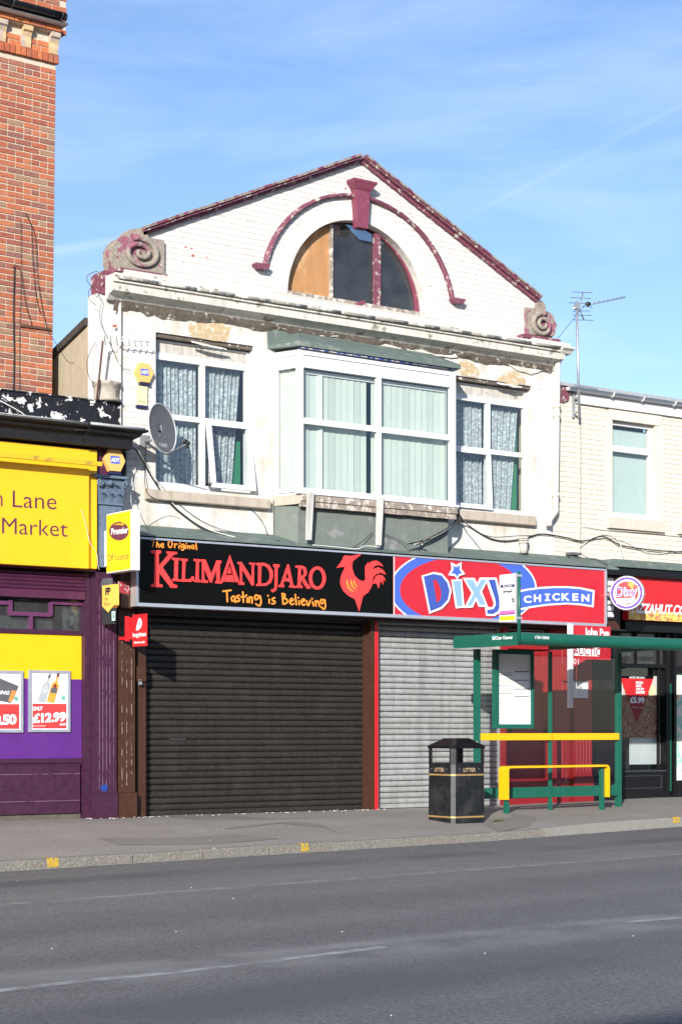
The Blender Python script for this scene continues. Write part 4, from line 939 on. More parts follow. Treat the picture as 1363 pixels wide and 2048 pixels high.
# sill, rotten fascia, faded panel
part('bay_sill', MB().box(fx0-0.06, fx1+0.07, yF-0.05, yF+0.04, bz0-0.035, bz0-0.002), m_upvc, main)
fz1 = bz0-0.037; fz0 = fz1-0.17
tim = MB(); nseg = 40; vs = []
for i in range(nseg+1):
    xx = fx0+0.0+(fx1-fx0+0.05)*i/nseg; a_ = 0.012*noise.noise(Vector((xx*5, 1, 1))); 
    vs += [(xx, yF+0.03, fz1), (xx, yF-0.03+a_, fz1), (xx, yF-0.03+a_, fz1-0.09), (xx, yF-0.005, fz1-0.10+a_), (xx, yF-0.002+a_*0.6, fz0+a_), (xx, yF+0.03, fz0)]
tim.add(vs, [(6*i+j, 6*i+j+1, 6*i+j+7, 6*i+j+6) for i in range(nseg) for j in range(5)]+[(0,1,2,3,4,5)]); part('rotten_fascia', tim, m_rot, main)
pz0 = WP(560, 1078, -0.02).z-0.12
pnl = MB(); yP = yF+0.10
pnl.prism([(wx0-0.02, -0.01, fz0+0.12), (wx0-0.02, -0.01, pz0), (wx0-0.02+0.0, -0.03, pz0), (wx0-0.02, -0.03, fz0+0.12)], (0.002, 0, 0))
pnl.add([(wx0, 0, pz0), (fx0+0.03, yP, pz0), (fx1-0.02, yP, pz0), (wx1-0.05, 0, pz0), (wx0, 0, fz1-0.1), (fx0+0.03, yP, fz1-0.1), (fx1-0.02, yP, fz1-0.1), (wx1-0.05, 0, fz1-0.1)], [(0,1,5,4),(1,2,6,5),(2,3,7,6)])
part('apron_panel', pnl, m_panel, main)
m_brk = mat('greyed_white_bracket', (0.52, 0.51, 0.48), 0.7, 0.1, 9, 0.2, 40, streak=0.3)
for u0, u1, vt_, vb_ in ((613, 627, 985, 1080), (753, 766, 994, 1091)):
    p = WP((u0+u1)/2, vt_, yF-0.07); q = WP((u0+u1)/2-3, vb_, yF-0.03); m = MB()
    m.add([(p.x-0.045, yF-0.10, p.z), (p.x+0.045, yF-0.10, p.z), (q.x+0.035, yF-0.05, q.z), (q.x-0.035, yF-0.05, q.z), (p.x-0.045, yF-0.05, p.z), (p.x+0.045, yF-0.05, p.z), (q.x+0.035, yF-0.00, q.z), (q.x-0.035, yF-0.00, q.z)], [(0,1,2,3),(7,6,5,4),(0,4,5,1),(1,5,6,2),(2,6,7,3),(3,7,4,0)])
    part('bay_bracket', m, m_brk, main)
# felt covered roof of the bay
rz0 = bz1+0.045; rw = WP(700, 683, 0).z
rb = MB(); ov = 0.06; A_ = [(wx0-0.10, -0.0), (fx0-0.05, yF-ov), (fx1+0.09, yF-ov), (wx1+0.08, 0.0)]
ths = (0.0, 0.055)
vs = [(x, y, rz0+(0.02 if i in (0, 3) else 0)) for i, (x, y) in enumerate(A_)]+[(x, y, rz0+0.06) for x, y in A_]+[(wx0-0.12, -0.005, rw+0.02), (fx0+0.25, -0.005, rw+0.02), (fx1-0.1, -0.005, rw-0.0), (wx1+0.05, -0.005, rw-0.06)]
rb.add(vs, [(0,1,5,4),(1,2,6,5),(2,3,7,6),(4,5,9,8),(5,6,10,9),(6,7,11,10),(3,2,1,0)])
part('bay_roof', rb, m_green, main)
gt = MB().tube([(fx0-0.03, yF-0.02, rz0-0.012), ((fx0+fx1)/2, yF-0.03, rz0-0.022), (fx1+0.04, yF-0.02, rz0-0.015)], 0.012, 5); part('torn_tarpaulin', gt, mat('blue_tarpaulin', (0.02, 0.05, 0.25), 0.6, 0.4, 20, col2=(0.4, 0.4, 0.42), th=0.5, ps=14), main)
# ---- downpipe on the left joint, downpipe and elbow on the right
lp = MB(); p0 = WP(240.5, 592, -0.04); lp.tube([(p0.x, -0.03, p0.z), (p0.x, -0.03, 0.4*p0.z+0.6*ZB), (p0.x+0.02, -0.03, ZB+0.2)], 0.022, 8); part('conduit', lp, m_pipe, main)
a = WP(1114, 722, -0.08); b = WP(1110, 1020, -0.08); c = WP(1097, 1052, -0.14)
m = MB().tube([a, (b.x, -0.08, b.z), (b.x-0.01, -0.09, b.z-0.03), (c.x+0.02, -0.12, c.z+0.09), (c.x, -0.14, c.z)], 0.048, 10); part('downpipe', m, m_pipe, main)
for v in (722, 812, 830, 990):
    q = WP(1113, v, -0.08); part('pipe_collar', MB().tube([(a.x+(b.x-a.x)*(v-722)/300, -0.08, q.z-0.03), (a.x+(b.x-a.x)*(v-722)/300, -0.08, q.z+0.03)], 0.06, 10), m_pipe, main)
q = WP(1046, 1100, -0.12); part('vent_pipe', MB().tube([q+Vector((0,0,-0.05)), q+Vector((0, 0, 0.10))], 0.06, 12).tube([q+Vector((0,0,0.10)), q+Vector((0, 0, 0.13))], 0.075, 12).tube([q+Vector((0,0,0.14)), q+Vector((0, 0, 0.16))], 0.08, 12).tube([q+Vector((0,0,0.17)), q+Vector((0, 0, 0.19))], 0.075, 12), m_dirtyw, main)
# ================================================================ GROUND FLOOR of the white building
SY = -0.50                                            # face of the sign boxes
gx0 = WP(272, 1400, -0.1).x; gxr = WP(1236, 1450, -0.1).x
zs0 = WP(600, 1235, SY).z                              # underside of signs
ftop = WP(600, 1093, SY).z
# fascia box the signs hang on + sloping felt flashing
fb = MB().box(WP(240, 1150, -0.3).x, WP(1236, 1200, -0.3).x, -0.33, -0.0, zs0+0.04, ftop-0.05); part('fascia_box', fb, m_brown, main)
fx_a = WP(276, 1100, SY).x; fx_b = WP(1236, 1140, SY).x
fl = MB().add([(fx_a, SY-0.01, ftop+0.004), (fx_b, SY-0.01, ftop+0.004), (fx_b, -0.0, ftop+0.20), (fx_a, -0.0, ftop+0.20), (fx_a, SY-0.01, ftop-0.02), (fx_b, SY-0.01, ftop-0.02), (fx_b, -0.0, ftop-0.02), (fx_a, -0.0, ftop-0.02)], [(0,1,2,3),(4,7,6,5),(0,4,5,1),(1,5,6,2),(3,7,4,0)]); part('flashing', fl, m_green, main)
part('scraped_panel', MB().box(WP(237, 1170, -0.34).x, WP(259, 1170, -0.34).x, -0.34, -0.331, WP(248, 1188, -0.34).z, WP(248, 1163, -0.34).z), mat('scraped_red_board', (0.30, 0.03, 0.04), 0.7, 0.2, 20, col2=(0.6, 0.5, 0.5), th=0.56, ps=28, streak=0.3), main)
# back structure of ground floor
part('ground_floor_wall', MB().box(gx0, gxr+0.2, 0.14, 0.3, 0, zs0+0.3), m_blackp, main)
# black shutter
def shutter(name, x0, x1, z0, z1, y, pitch, material, housing):
    rs = part(name, MB().box(x0, x1, y+0.012, y+0.03, z0+0.05, z1), m_dark, main)
    for xa in (x0-0.035, x1+0.001): part('guide_rail', MB().box(xa, xa+0.034, y-0.05, y+0.03, z0, z1), housing, rs)
    m = MB(); n = 6; vs = []
    for xx in (0, x1-x0):
        for i in range(n+1):
            t = i/n; vs.append((xx, -0.016*math.sin(math.pi*t)**0.8-0.002, t*(pitch-0.008)))
        vs.append((xx, 0.006, pitch-0.008)); vs.append((xx, 0.006, 0))
    k = n+3; m.add(vs, [(i, i+1, k+i+1, k+i) for i in range(n)]+[(n, n+1, k+n+1, k+n), (0, k, k+n+2, n+2)], True)
    me = mesh_from('slat', m, material, (0, 0, 0)); z = z0+0.07; c = 0
    while z < z1:
        inst('slat', me, (x0, y+R.uniform(-0.003, 0.003), z+R.uniform(-0.001, 0.001)), rs, (R.uniform(-0.09, 0.05), R.uniform(-0.0006, 0.0006), 0)); z += pitch
    part('bottom_rail', MB().box(x0, x1, y-0.018, y+0.01, z0+0.01, z0+0.068), material, rs)
    return rs
bsx0 = WP(292, 1500, -0.02).x; bsx1 = WP(730, 1500, -0.02).x
sh = shutter('roller_shutter', bsx0, bsx1, 0.0, zs0+0.12, 0.06, 0.0865, m_slat, m_brown); sh['label'] = 'dusty black roller shutter pulled down'
q = WP(363, 1479, -0.06); part('letter_slot', MB().box(q.x-0.13, q.x+0.13, 0.036, 0.044, q.z-0.02, q.z+0.02), m_dark, sh)
part('shutter_guide', MB().box(bsx1+0.037, WP(747, 1500, -0.08).x, -0.10, 0.02, 0.0, zs0+0.1), m_brown, main)
part('red_strip', MB().box(WP(747, 1500, -0.08).x+0.003, WP(755, 1500, -0.08).x, -0.09, 0.02, 0.0, zs0+0.1), m_brred, main)
gsx0 = WP(756, 1500, -0.02).x+0.04; gsx1 = WP(1003, 1500, -0.02).x-0.03
sh = shutter('roller_shutter', gsx0, gsx1, 0.0, zs0+0.12, 0.06, 0.084, m_gslat, m_gslat); sh['label'] = 'pale grey galvanised roller shutter pulled down'
# red shopfront
x0 = WP(1003, 1500, -0.05).x+0.01; x1 = WP(1100, 1500, -0.05).x
part('red_door_frame', MB().box(x0, x0+0.09, -0.08, 0.05, 0.0, zs0+0.1).box(x1-0.02, x1+0.06, -0.08, 0.05, 0.0, zs0+0.1).box(x0+0.09, x1-0.02, -0.07, 0.05, 2.38, 2.50).box(x0+0.09, x1-0.02, -0.05, 0.05, 0, 0.10), m_red, main)
dr = part('red_door', MB().box(x0+0.095, x1-0.022, -0.01, 0.03, 0.11, 2.37), m_red, main)
part('door_rail', MB().box(x0+0.095, x1-0.022, -0.025, -0.01, 0.11, 0.30).box(x0+0.095, x1-0.022, -0.025, -0.01, 1.05, 1.17).box(x0+0.095, x0+0.20, -0.025, -0.01, 0.30, 2.37).box(x1-0.13, x1-0.022, -0.025, -0.01, 0.30, 2.37), m_red, dr)
part('fanlight', MB().box(x0+0.09, x1-0.02, 0.0, 0.01, 2.51, zs0+0.05), m_dglass, main)
def pilaster(ua, ub, y, z1, material, edge, n, zlo, zhi, base=0.42, gap=0.0, pl=True):
    x0, x1 = WP(ua, 1500, y).x+gap, WP(ub, 1500, y).x-gap; m = MB().box(x0+0.012, x1-0.012, y, 0.1, base if pl else 0.0, z1)
    if pl: m.box(x0, x1, y-0.03, 0.1, 0.0, base-0.003)
    o = part('pilaster', m, material, main)
    for i in range(n):
        xx = x0+0.012+(x1-x0-0.024)*(i+0.8)/(n+0.6)
        part('flute_bead', MB().box(xx-0.0045, xx+0.0045, y-0.007, y+0.0005, zlo+R.uniform(-0.02, 0.02), zhi), edge, o)
    return o
pilaster(1100, 1146, -0.10, zs0+0.1, m_red, m_rede, 1, 0.3, 2.6, gap=0.06, pl=False)
q = WP(1131, 1362, -0.12); part('meter_box', MB().box(q.x-0.09, q.x+0.09, -0.16, -0.10, q.z, q.z+0.27), m_red, main)
pilaster(1146, 1184, -0.13, zs0+0.1, m_red, m_rede, 5, 0.5, 2.6, 0.42)
pilaster(1184, 1236, -0.13, zs0+0.1, m_blackp, m_binb, 5, 0.5, 2.6, 0.42)
q = WP(1160, 1396, -0.15); ntc = thing('notice_frame', 'small white paper notice in a clear frame on the red boards', 'notice', (q.x, -0.14, q.z))
nx0, nx1, nz0, nz1 = rect(1146, 1365, 1175, 1396, -0.15)
part('paper', MB().box(nx0, nx1, -0.150, -0.142, nz0, nz1), m_paper, ntc)
shapes('printed_oval', onwall(-0.150), [ell(1157.5, 1376, 6.5, 5, 20)], m_lgrey, ntc, 0.002); shapes('printed_lines', onwall(-0.150), [[(1153, 1384), (1165, 1385), (1165, 1386), (1153, 1385)], [(1153, 1389), (1165, 1390), (1165, 1391), (1153, 1390)]], m_lgrey, ntc, 0.002)
part('clip_bar', MB().box(nx0-0.01, nx1+0.01, -0.156, -0.14, nz1-0.002, nz1+0.02), m_alu, ntc)
# brown pilaster and jamb left of the black shutter
pilaster(235, 272, -0.20, WP(250, 1225, -0.2).z+0.6, m_brown, m_browne, 3, 0.42, 2.55, 0.33)
jm = MB().box(WP(273, 1500, -0.09).x, WP(291, 1500, -0.09).x, -0.10, 0.10, 0.0, zs0+0.1); part('door_jamb', jm, m_brown, main)
q = WP(280, 1352, -0.12); hs = part('lock_box', MB().box(q.x-0.07, q.x+0.07, -0.16, -0.10, q.z-0.07, q.z+0.13), m_brown, main)
q = WP(280, 1362, -0.17); part('padlock', MB().box(q.x-0.025, q.x+0.025, -0.185, -0.165, q.z-0.05, q.z-0.01).tube([(q.x-0.015, -0.175, q.z-0.01), (q.x-0.015, -0.175, q.z+0.02), (q.x+0.015, -0.175, q.z+0.02), (q.x+0.015, -0.175, q.z-0.01)], 0.004, 5), m_steel, hs)
# stall board under the sign end, dark soffit
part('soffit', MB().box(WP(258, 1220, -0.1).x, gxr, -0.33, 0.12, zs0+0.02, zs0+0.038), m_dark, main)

# ================================================================ PURPLE CONVENIENCE SHOP
shop = thing('convenience_shop', 'low purple shopfront with black cornice and wide yellow fascia at the street corner', 'shop', (WP(100, 1600).x, 0.5, 0))
SX0 = -13.5; wx = lambda u, y=0.0: WP(u, 1400, y).x
szt = WP(120, 792, -0.05).z
part('shop_core', MB().box(SX0, wx(188)-0.02, 0.12, 0.9, 0, szt-0.15), m_plumd, shop)
# flaking parapet
pp = MB(); X1 = WP(243, 850, -0.06).x
pp.box(SX0, X1, -0.05, 0.16, WP(243, 868, -0.05).z, WP(240, 808, -0.05).z); part('parapet', pp, m_flake, shop)
part('parapet_coping', MB().box(SX0, X1+0.01, -0.065, 0.18, WP(240, 808, -0.05).z+0.002, WP(240, 808, -0.05).z+0.02), m_flake, shop)
# barrel shaped end stone standing on the parapet
q = WP(214, 808, 0.02); rr_ = 0.17
part('round_end_stone', MB().lathe([(0, 0.26), (rr_*0.95, 0.26), (rr_*1.12, 0.25), (rr_*1.12, 0.21), (rr_, 0.20), (rr_*0.96, 0.06), (rr_*1.1, 0.03), (rr_*1.1, 0.0), (0, 0.0)], (q.x, 0.03, WP(240, 808, -0.05).z+0.021), (0, 0, 1), 24), mat('grey_end_stone', (0.36, 0.32, 0.27), 0.9, 0.25, 12, 0.6, 40, col2=(0.14, 0.12, 0.10), th=0.56, ps=6), shop)
# cornice profile
cz = WP(290, 860, -0.55).z
XC1 = WP(290, 870, -0.55).x
cp = [(-0.04, 0.03), (-0.55, 0.0), (-0.56, -0.02), (-0.55, -0.035), (-0.50, -0.05), (-0.475, -0.09), (-0.42, -0.12), (-0.405, -0.14), (-0.405, -0.245), (-0.04, -0.25)]
def cornseg(x0, x1, dy=0, dx=None):
    k = len(cp); m = MB(); vs = []
    for i, xx in enumerate((x0, x1)):
        for (y, dz) in cp:
            mit = 0
            if dx and i == 1: mit = (y+0.405)*-1.0 if y < -0.405 else 0
            vs.append((xx+(mit if dx else 0), y+dy, cz+dz))
    m.add(vs, [(j, (j+1) % k, k+(j+1) % k, k+j) for j in range(k)]+[tuple(range(k)), tuple(range(k, 2*k))[::-1]]); return m
xj = WP(175, 850, -0.5).x
part('cornice', cornseg(SX0, xj-0.004), m_corn, shop); part('cornice', cornseg(xj, XC1-0.12, -0.035, True), m_corn, shop)
part('lead_edge', MB().tube([(SX0, -0.555, cz+0.0), (xj-0.6, -0.555, cz+0.008), (xj-0.01, -0.555, cz)], 0.018, 6).tube([(xj, -0.59, cz+0.004), (XC1-0.02, -0.59, cz)], 0.019, 6).add([(SX0, -0.04, cz+0.035), (XC1-0.12, -0.04, cz+0.035), (XC1, -0.59, cz+0.006), (SX0, -0.56, cz+0.006)], [(0, 1, 2, 3)]), m_leadtop, shop)
# fascia void behind yellow
part('fascia_back', MB().box(SX0, wx(200), -0.22, 0.12, WP(100, 1137, -0.3).z, cz-0.24), m_plumd, shop)
part('pier_head', MB().box(WP(195, 930, -0.12).x, WP(247, 930, -0.12).x, -0.20, 0.12, WP(220, 950, -0.3).z-0.02, cz-0.25), m_dark, shop)
# slate-blue pilaster with leafy capital
YP = -0.24
bx0 = WP(195, 1060, YP).x; bx1 = WP(243, 1060, YP).x; bz0_ = WP(215, 1135, YP).z; cz0 = WP(218, 1007, YP).z
pl_ = part('upper_pilaster', MB().box(bx0, bx1, YP, 0.1, bz0_, cz0).box(bx0+0.07, bx1-0.06, YP-0.006, YP-0.0005, bz0_+0.05, cz0-0.05), m_cap, shop)
cc = MB(); k0 = WP(186, 951, YP-0.1); kx0, kx1 = WP(184, 951, YP-0.1).x, WP(257, 955, YP-0.1).x; ktop = WP(220, 951, YP-0.1).z
xc = (bx0+bx1)/2+0.0
cc.add([(bx0, YP-0.01, cz0), (bx1, YP-0.01, cz0), (bx1+0.03, YP-0.08, ktop-0.04), (bx0-0.03, YP-0.08, ktop-0.04), (bx0, 0.05, cz0), (bx1, 0.05, cz0), (bx1+0.03, 0.05, ktop-0.04), (bx0-0.03, 0.05, ktop-0.04)], [(0,1,2,3),(0,3,7,4),(1,5,6,2)])
cc.prism([(kx0, YP-0.13, ktop), (kx0+0.04, YP-0.13, ktop-0.035), (kx1-0.04, YP-0.13, ktop-0.035), (kx1, YP-0.13, ktop)], (0, 0.30, 0)); cc.box(bx0-0.015, bx1+0.015, YP-0.03, 0.1, cz0-0.02, cz0+0.01)
cap_ = part('capital', cc, m_cap, shop)
hh = ktop-cz0
for i in range(3):
    lx = bx0+(bx1-bx0)*(i+0.5)/3; m = MB(); vs = []
    for j in range(6):
        t = j/5; w_ = 0.052*(1-0.3*t)*math.sin(math.pi*(0.25+0.6*t)); yy = YP-0.02-0.035*t-0.05*t**3; zz = cz0+hh*0.42*t-(0.03 if j == 5 else 0)
        vs += [(lx-w_, yy+0.012, zz), (lx, yy, zz), (lx+w_, yy+0.012, zz)]
    m.add(vs, [(3*j+a, 3*j+a+1, 3*j+a+4, 3*j+a+3) for j in range(5) for a in range(2)], True); part('acanthus_leaf', m, m_cap, cap_)
for i in range(2):
    lx = bx0+(bx1-bx0)*(i+1)/3; m = MB(); vs = []
    for j in range(6):
        t = j/5; w_ = 0.045*math.sin(math.pi*(0.25+0.6*t)); yy = YP-0.03-0.05*t-0.05*t**3; zz = cz0+hh*0.35+hh*0.38*t-(0.03 if j == 5 else 0)
        vs += [(lx-w_, yy+0.012, zz), (lx, yy, zz), (lx+w_, yy+0.012, zz)]
    m.add(vs, [(3*j+a, 3*j+a+1, 3*j+a+4, 3*j+a+3) for j in range(5) for a in range(2)], True); part('acanthus_leaf', m, m_cap, cap_)
for sx, lx, rad in ((-1, bx0+0.00, 0.05), (1, bx1-0.0, 0.05), (1, xc-0.04, 0.035)):
    pts = []
    for i in range(22):
        t = i/21; a = math.pi*0.5-sx*t*3.2*math.pi; r_ = rad*(1-0.8*t)
        pts.append((lx+r_*math.cos(a)*1.0, YP-0.09-0.03*t, ktop-0.10+r_*math.sin(a)))
    part('volute', MB().tube(pts, 0.014, 6), m_cap, cap_)
# lower pilaster, plum, fluted with plinth
def shop_pil(ua, ub, y, n, edge, zhi, base):
    x0, x1 = wx(ua, y), wx(ub, y); o = part('pilaster', MB().box(x0+0.01, x1-0.004, y, 0.12, base, bz0_-0.003).box(x0, x1-0.002, y-0.035, 0.12, 0.0, base-0.003).box(x0+0.004, x1-0.003, y-0.015, 0.12, base, base+0.02), m_plum, shop)
    for i in range(n):
        xx = x0+0.01+(x1-x0-0.014)*(i+0.9)/(n+0.8); part('flute_bead', MB().box(xx-0.004, xx+0.004, y-0.007, y+0.0005, base+0.06, zhi), edge, o)
    return o
pil = shop_pil(191, 234, -0.22, 5, m_plume, WP(210, 1180, -0.22).z, 0.33)
q = WP(210, 1575, -0.23); part('blue_paint_daub', MB().prism([(q.x+0.055*math.cos(a)*R.uniform(0.5, 1.5), -0.2275, q.z+0.06*math.sin(a)*R.uniform(0.5, 1.4)) for a in [i*math.pi/6 for i in range(12)]], (0, -0.0015, 0)), mat('blue_daub', (0.012, 0.045, 0.25), 0.6, 0.3, 40), pil)
q0 = wx(170, -0.12); q1 = wx(189, -0.12)
part('window_upright', MB().box(q0, q0+0.075, -0.12, 0.1, 0.0, bz0_).box(q0+0.08, q1, -0.16, 0.1, 0.0, bz0_), m_plum, shop)
# shutter box slats at the window head
zh1 = WP(100, 1141, -0.2).z; zh0 = WP(100, 1196, -0.16).z
hb = part('shutter_housing', MB().box(SX0, q0-0.004, -0.14, 0.05, zh0, zh0+0.10), m_plumd, shop)
nz_ = 5
for i in range(nz_):
    za = zh0+0.104+(zh1-zh0-0.104)*i/nz_; zb_ = zh0+0.104+(zh1-zh0-0.104)*(i+1)/nz_-0.006
    m = MB(); m.add([(SX0, -0.125, za), (q0-0.004, -0.125, za), (q0-0.004, -0.145, (za+zb_)/2), (SX0, -0.145, (za+zb_)/2), (SX0, -0.125, zb_), (q0-0.004, -0.125, zb_)], [(0,1,2,3),(3,2,5,4)]); part('slat', m, m_plumd, hb)
part('housing_back', MB().box(SX0, q0-0.004, -0.118, 0.0, zh0+0.1, zh1), m_dark, hb)
# transom window with stepped glazing bars
def R4(u0, v0, u1, v1, y): a, b, c, d = rect(u0, v0, u1, v1, y); return a, b, y, y+0.035, c, d
zt0 = WP(100, 1268, -0.02).z
tw = part('transom_window', MB().box(SX0, q0-0.003, -0.055, 0.02, zt0-0.005, zt0+0.05), m_plum, shop)
yb = -0.05
gb = MB()
def hbar(u0, u1, v, w=0.05): a = WP(u0, v, yb).x; b = WP(u1, v, yb).x; z_ = WP((u0+u1)/2, v, yb).z; gb.box(a, b, yb, yb+0.04, z_-w/2, z_+w/2)
def vbar(u, v0, v1, w=0.05): x_ = WP(u, v0, yb).x; gb.box(x_-w/2, x_+w/2, yb+0.001, yb+0.041, WP(u, v1, yb).z, WP(u, v0, yb).z)
hbar(-120, 24, 1203); hbar(24, 103, 1228); hbar(103, 168, 1206); vbar(22, 1200, 1231); vbar(103, 1203, 1231); vbar(63, 1231, 1264)
part('glazing_bars', gb, mat('lighter_plum_paint', (0.11, 0.03, 0.09), 0.4, 0.15), tw)
part('pane', MB().box(SX0, q0-0.003, -0.01, -0.004, zt0, zh0), m_dglass, tw)
cu = MB(); cu.box(wx(-60), wx(70), 0.06, 0.075, zt0, zt0+0.22); cu.box(wx(72), wx(108), 0.05, 0.065, zt0, zt0+0.26); cu.box(wx(130), wx(166), 0.055, 0.07, zt0, zt0+0.40)
part('blind', cu, m_dirtyw, tw); part('window_back', MB().box(SX0, q0, 0.105, 0.118, zt0-0.02, zh1), m_dark, tw)
# vinyl window panel: yellow above, purple below
zv1 = zt0-0.008; zvm = WP(165, 1359, -0.03).z; zv0 = WP(100, 1517, -0.03).z
part('yellow_vinyl', MB().box(SX0, q0-0.003, -0.03, 0.1, zvm+0.0005, zv1), m_vyel, shop); part('purple_vinyl', MB().box(SX0, q0-0.003, -0.030, 0.1, zv0, zvm), m_purple, shop)
# stall riser with moulded rail and panel
part('stall_rail', MB().box(SX0, q0-0.004, -0.075, 0.1, zv0-0.055, zv0-0.002).box(SX0, q0-0.004, -0.05, 0.1, zv0-0.085, zv0-0.056), m_plum, shop)
part('stall_riser', MB().box(SX0, q0-0.03, -0.045, 0.1, 0.075, zv0-0.087), m_plum, shop)
z_ = WP(100, 1548, -0.05).z; part('riser_bead', MB().box(SX0, q0-0.03, -0.052, -0.045, z_-0.005, z_+0.005), m_plume, shop)
z_ = WP(100, 1602, -0.05).z; part('riser_bead', MB().box(SX0, q0-0.03, -0.056, -0.045, z_-0.005, z_+0.005), m_plume, shop)
part('plinth', MB().box(SX0, q0-0.01, -0.01, 0.1, -0.05, 0.075), mat('dirty_plinth', (0.10, 0.09, 0.075), 0.95, 0.35, 14, 0.5, 40), shop)

# ================================================================ TALL BRICK BUILDING
TY = 1.0
tx1 = WP(106.5, 600, TY).x; tz0 = WP(100, 830, TY).z
tower = thing('brick_building', 'tall red brick building rising behind the low purple shop', 'building', (tx1, TY+2, 0))
tzT = WP(118, 130, TY).z; ttop = WP(118, 42, TY-0.12).z
XTL = -14.5
part('wall', MB().box(XTL, tx1-0.002, TY+0.008, TY+6, 0, ttop+0.02), m_mortar, tower)
tb = Bricks(tower, m_brick, 0.010, 300, dz=0.001)
vis0 = WP(-8, 400, TY).x
zz = tz0; rw_ = 0
layers = []
while zz < tzT-0.03:
    if rw_ % 5 == 2:
        xx = tx1-0.05; L_ = 0.105; k = 0
        while xx > vis0-0.2: layers.append((xx, zz, L_)); xx -= 0.1155
    else:
        L_ = 0.222; first = 0.105 if rw_ % 2 else 0.222
        xx = tx1-first/2; layers.append((xx, zz, first)); xx -= first/2+0.0095+L_/2
        while xx > vis0-0.2: layers.append((xx, zz, L_)); xx -= L_+0.0095
    zz += 0.0795; rw_ += 1
layers.sort(key=lambda c: (c[0] < vis0+0.1, -c[1]))
for (xx, zz, L_) in layers: tb.lay(xx, TY+0.008, zz, L_-0.003 if L_ > 0.2 else L_-0.003, 0.0645)
# soldier course, corbelled band and brackets at the eaves
ob = Bricks(tower, m_brick_or, 0.012, 0)
sz = WP(110, 118, TY-0.03).z
xx = tx1-0.03
sold = MB()
while xx > vis0-0.3:
    b = brick_mesh('brick', 0.068, 0.115, 0.05, m_brick_or, R); me = mesh_from('brick', b, m_brick_or, (0, 0, 0)); inst('brick', me, (xx+0.02, TY+0.008, sz+R.uniform(-0.002, 0.002)), tower); xx -= 0.079
zz = sz+0.06+0.04
k = 0
while zz < ttop-0.26:
    xx = tx1-0.06 - (0.06 if k % 2 else 0)
    while xx > vis0-0.3:
        b = brick_mesh('brick', 0.215, 0.067, 0.012, m_brick_or, R); inst('brick', mesh_from('brick', b, m_brick_or, (0, 0, 0)), (xx-0.05, TY+0.008, zz), tower); xx -= 0.231
    zz += 0.0785; k += 1
zc0 = sz+0.07; zc1 = WP(110, 62, TY-0.1).z
for k in range(3):
    z_ = zc1+0.035+k*0.08; pr = 0.10+0.03*k; xx = tx1+0.02*k-0.0
    if z_ > ttop-0.02: break
    part('mortar_band', MB().box(XTL, tx1+0.02+0.02*k, TY-pr+0.01, TY+0.05, z_-0.04, z_+0.04), m_mortar, tower)
    while xx > vis0-0.3:
        L_ = 0.215 if k != 1 else 0.105
        b = brick_mesh('brick', L_, 0.067, 0.03, m_brick_or, R); inst('brick', mesh_from('brick', b, m_brick_or, (0, 0, 0)), (xx+0.02-L_/2, TY-pr+0.018, z_), tower); xx -= L_+0.011
for u in (-46, 1.5, 52, 107):
    p = WP(u, 60, TY-0.1); w_ = 0.065; m = MB(); h = zc1-zc0-0.01
    prof = [(0.0, 0), (-0.02, 0.0), (-0.035, h*0.25), (-0.03, h*0.5), (-0.06, h*0.72), (-0.09, h*0.78), (-0.10, h), (0, h)]
    vs = [(p.x+s*w_, TY+0.0+y, zc0+z) for s in (-1, 1) for y, z in prof]; kk = len(prof)
    m.add(vs, [(j, (j+1) % kk, kk+(j+1) % kk, kk+j) for j in range(kk)]+[tuple(range(kk)), tuple(range(kk, 2*kk))[::-1]])
    part('eaves_bracket', m, m_corbel, tower)
gz = WP(122, 32, TY-0.28).z
part('soffit_board', MB().box(XTL, tx1+0.07, TY-0.22, TY+0.1, gz-0.065, gz-0.045), m_upvc, tower)
gx1 = WP(132, 30, TY-0.28).x-0.045
g = MB(); vs = []; nn = 10; 
for xx in (XTL, gx1-0.03):
    for j in range(nn+1):
        a = math.pi+math.pi*j/nn; vs.append((xx, TY-0.28+0.065*math.cos(a), gz+0.03+0.065*math.sin(a)))
g.add(vs, [(j, j+1, nn+2+j, nn+1+j) for j in range(nn)]+[tuple(range(nn+1)), tuple(range(nn+1, 2*nn+2))], True); g.tube([(gx1-0.03, TY-0.28, gz+0.0), (gx1, TY-0.28, gz+0.0)], 0.05, 10)
g.box(XTL, gx1-0.03, TY-0.215, TY-0.19, gz-0.04, gz+0.05)
part('gutter', g, m_gutter, tower)
for u in (18, 116):
    p = WP(u, 30, TY-0.28); part('gutter_bracket', MB().tube([(p.x, TY-0.28+0.072*math.cos(a), gz+0.03+0.072*math.sin(a)) for a in [math.pi+math.pi*j/8 for j in range(9)]], 0.012, 5), m_gutter, tower)
part('roof', MB().add([(XTL, TY-0.25, gz+0.06), (tx1+0.05, TY-0.25, gz+0.06), (tx1+0.05, TY+4, gz+1.8), (XTL, TY+4, gz+1.8)], [(0,1,2,3)]), m_slate, tower)
ch = WP(82, 12, TY+1.2); cb = part('chimney', MB().box(ch.x-2, ch.x-0.01, TY+0.5, TY+1.8, gz+0.1, gz+1.5), m_mortar, tower)
for i in range(9):
    xx = ch.x-0.11-(0.11 if i % 2 else 0)
    while xx > vis0-0.5:
        b = brick_mesh('brick', 0.215, 0.067, 0.012, m_brick, R); inst('brick', mesh_from('brick', b, m_brick, (0, 0, 0)), (xx, TY+0.5, gz+0.12+i*0.0785), cb); xx -= 0.231
tb.end()
bt = MB(); a = WP(42, 652, TY-0.02); b_ = WP(103, 659, TY-0.02); bt.bar(a, b_, 0.02, 0.03); part('old_batten', bt, m_rust, tower)
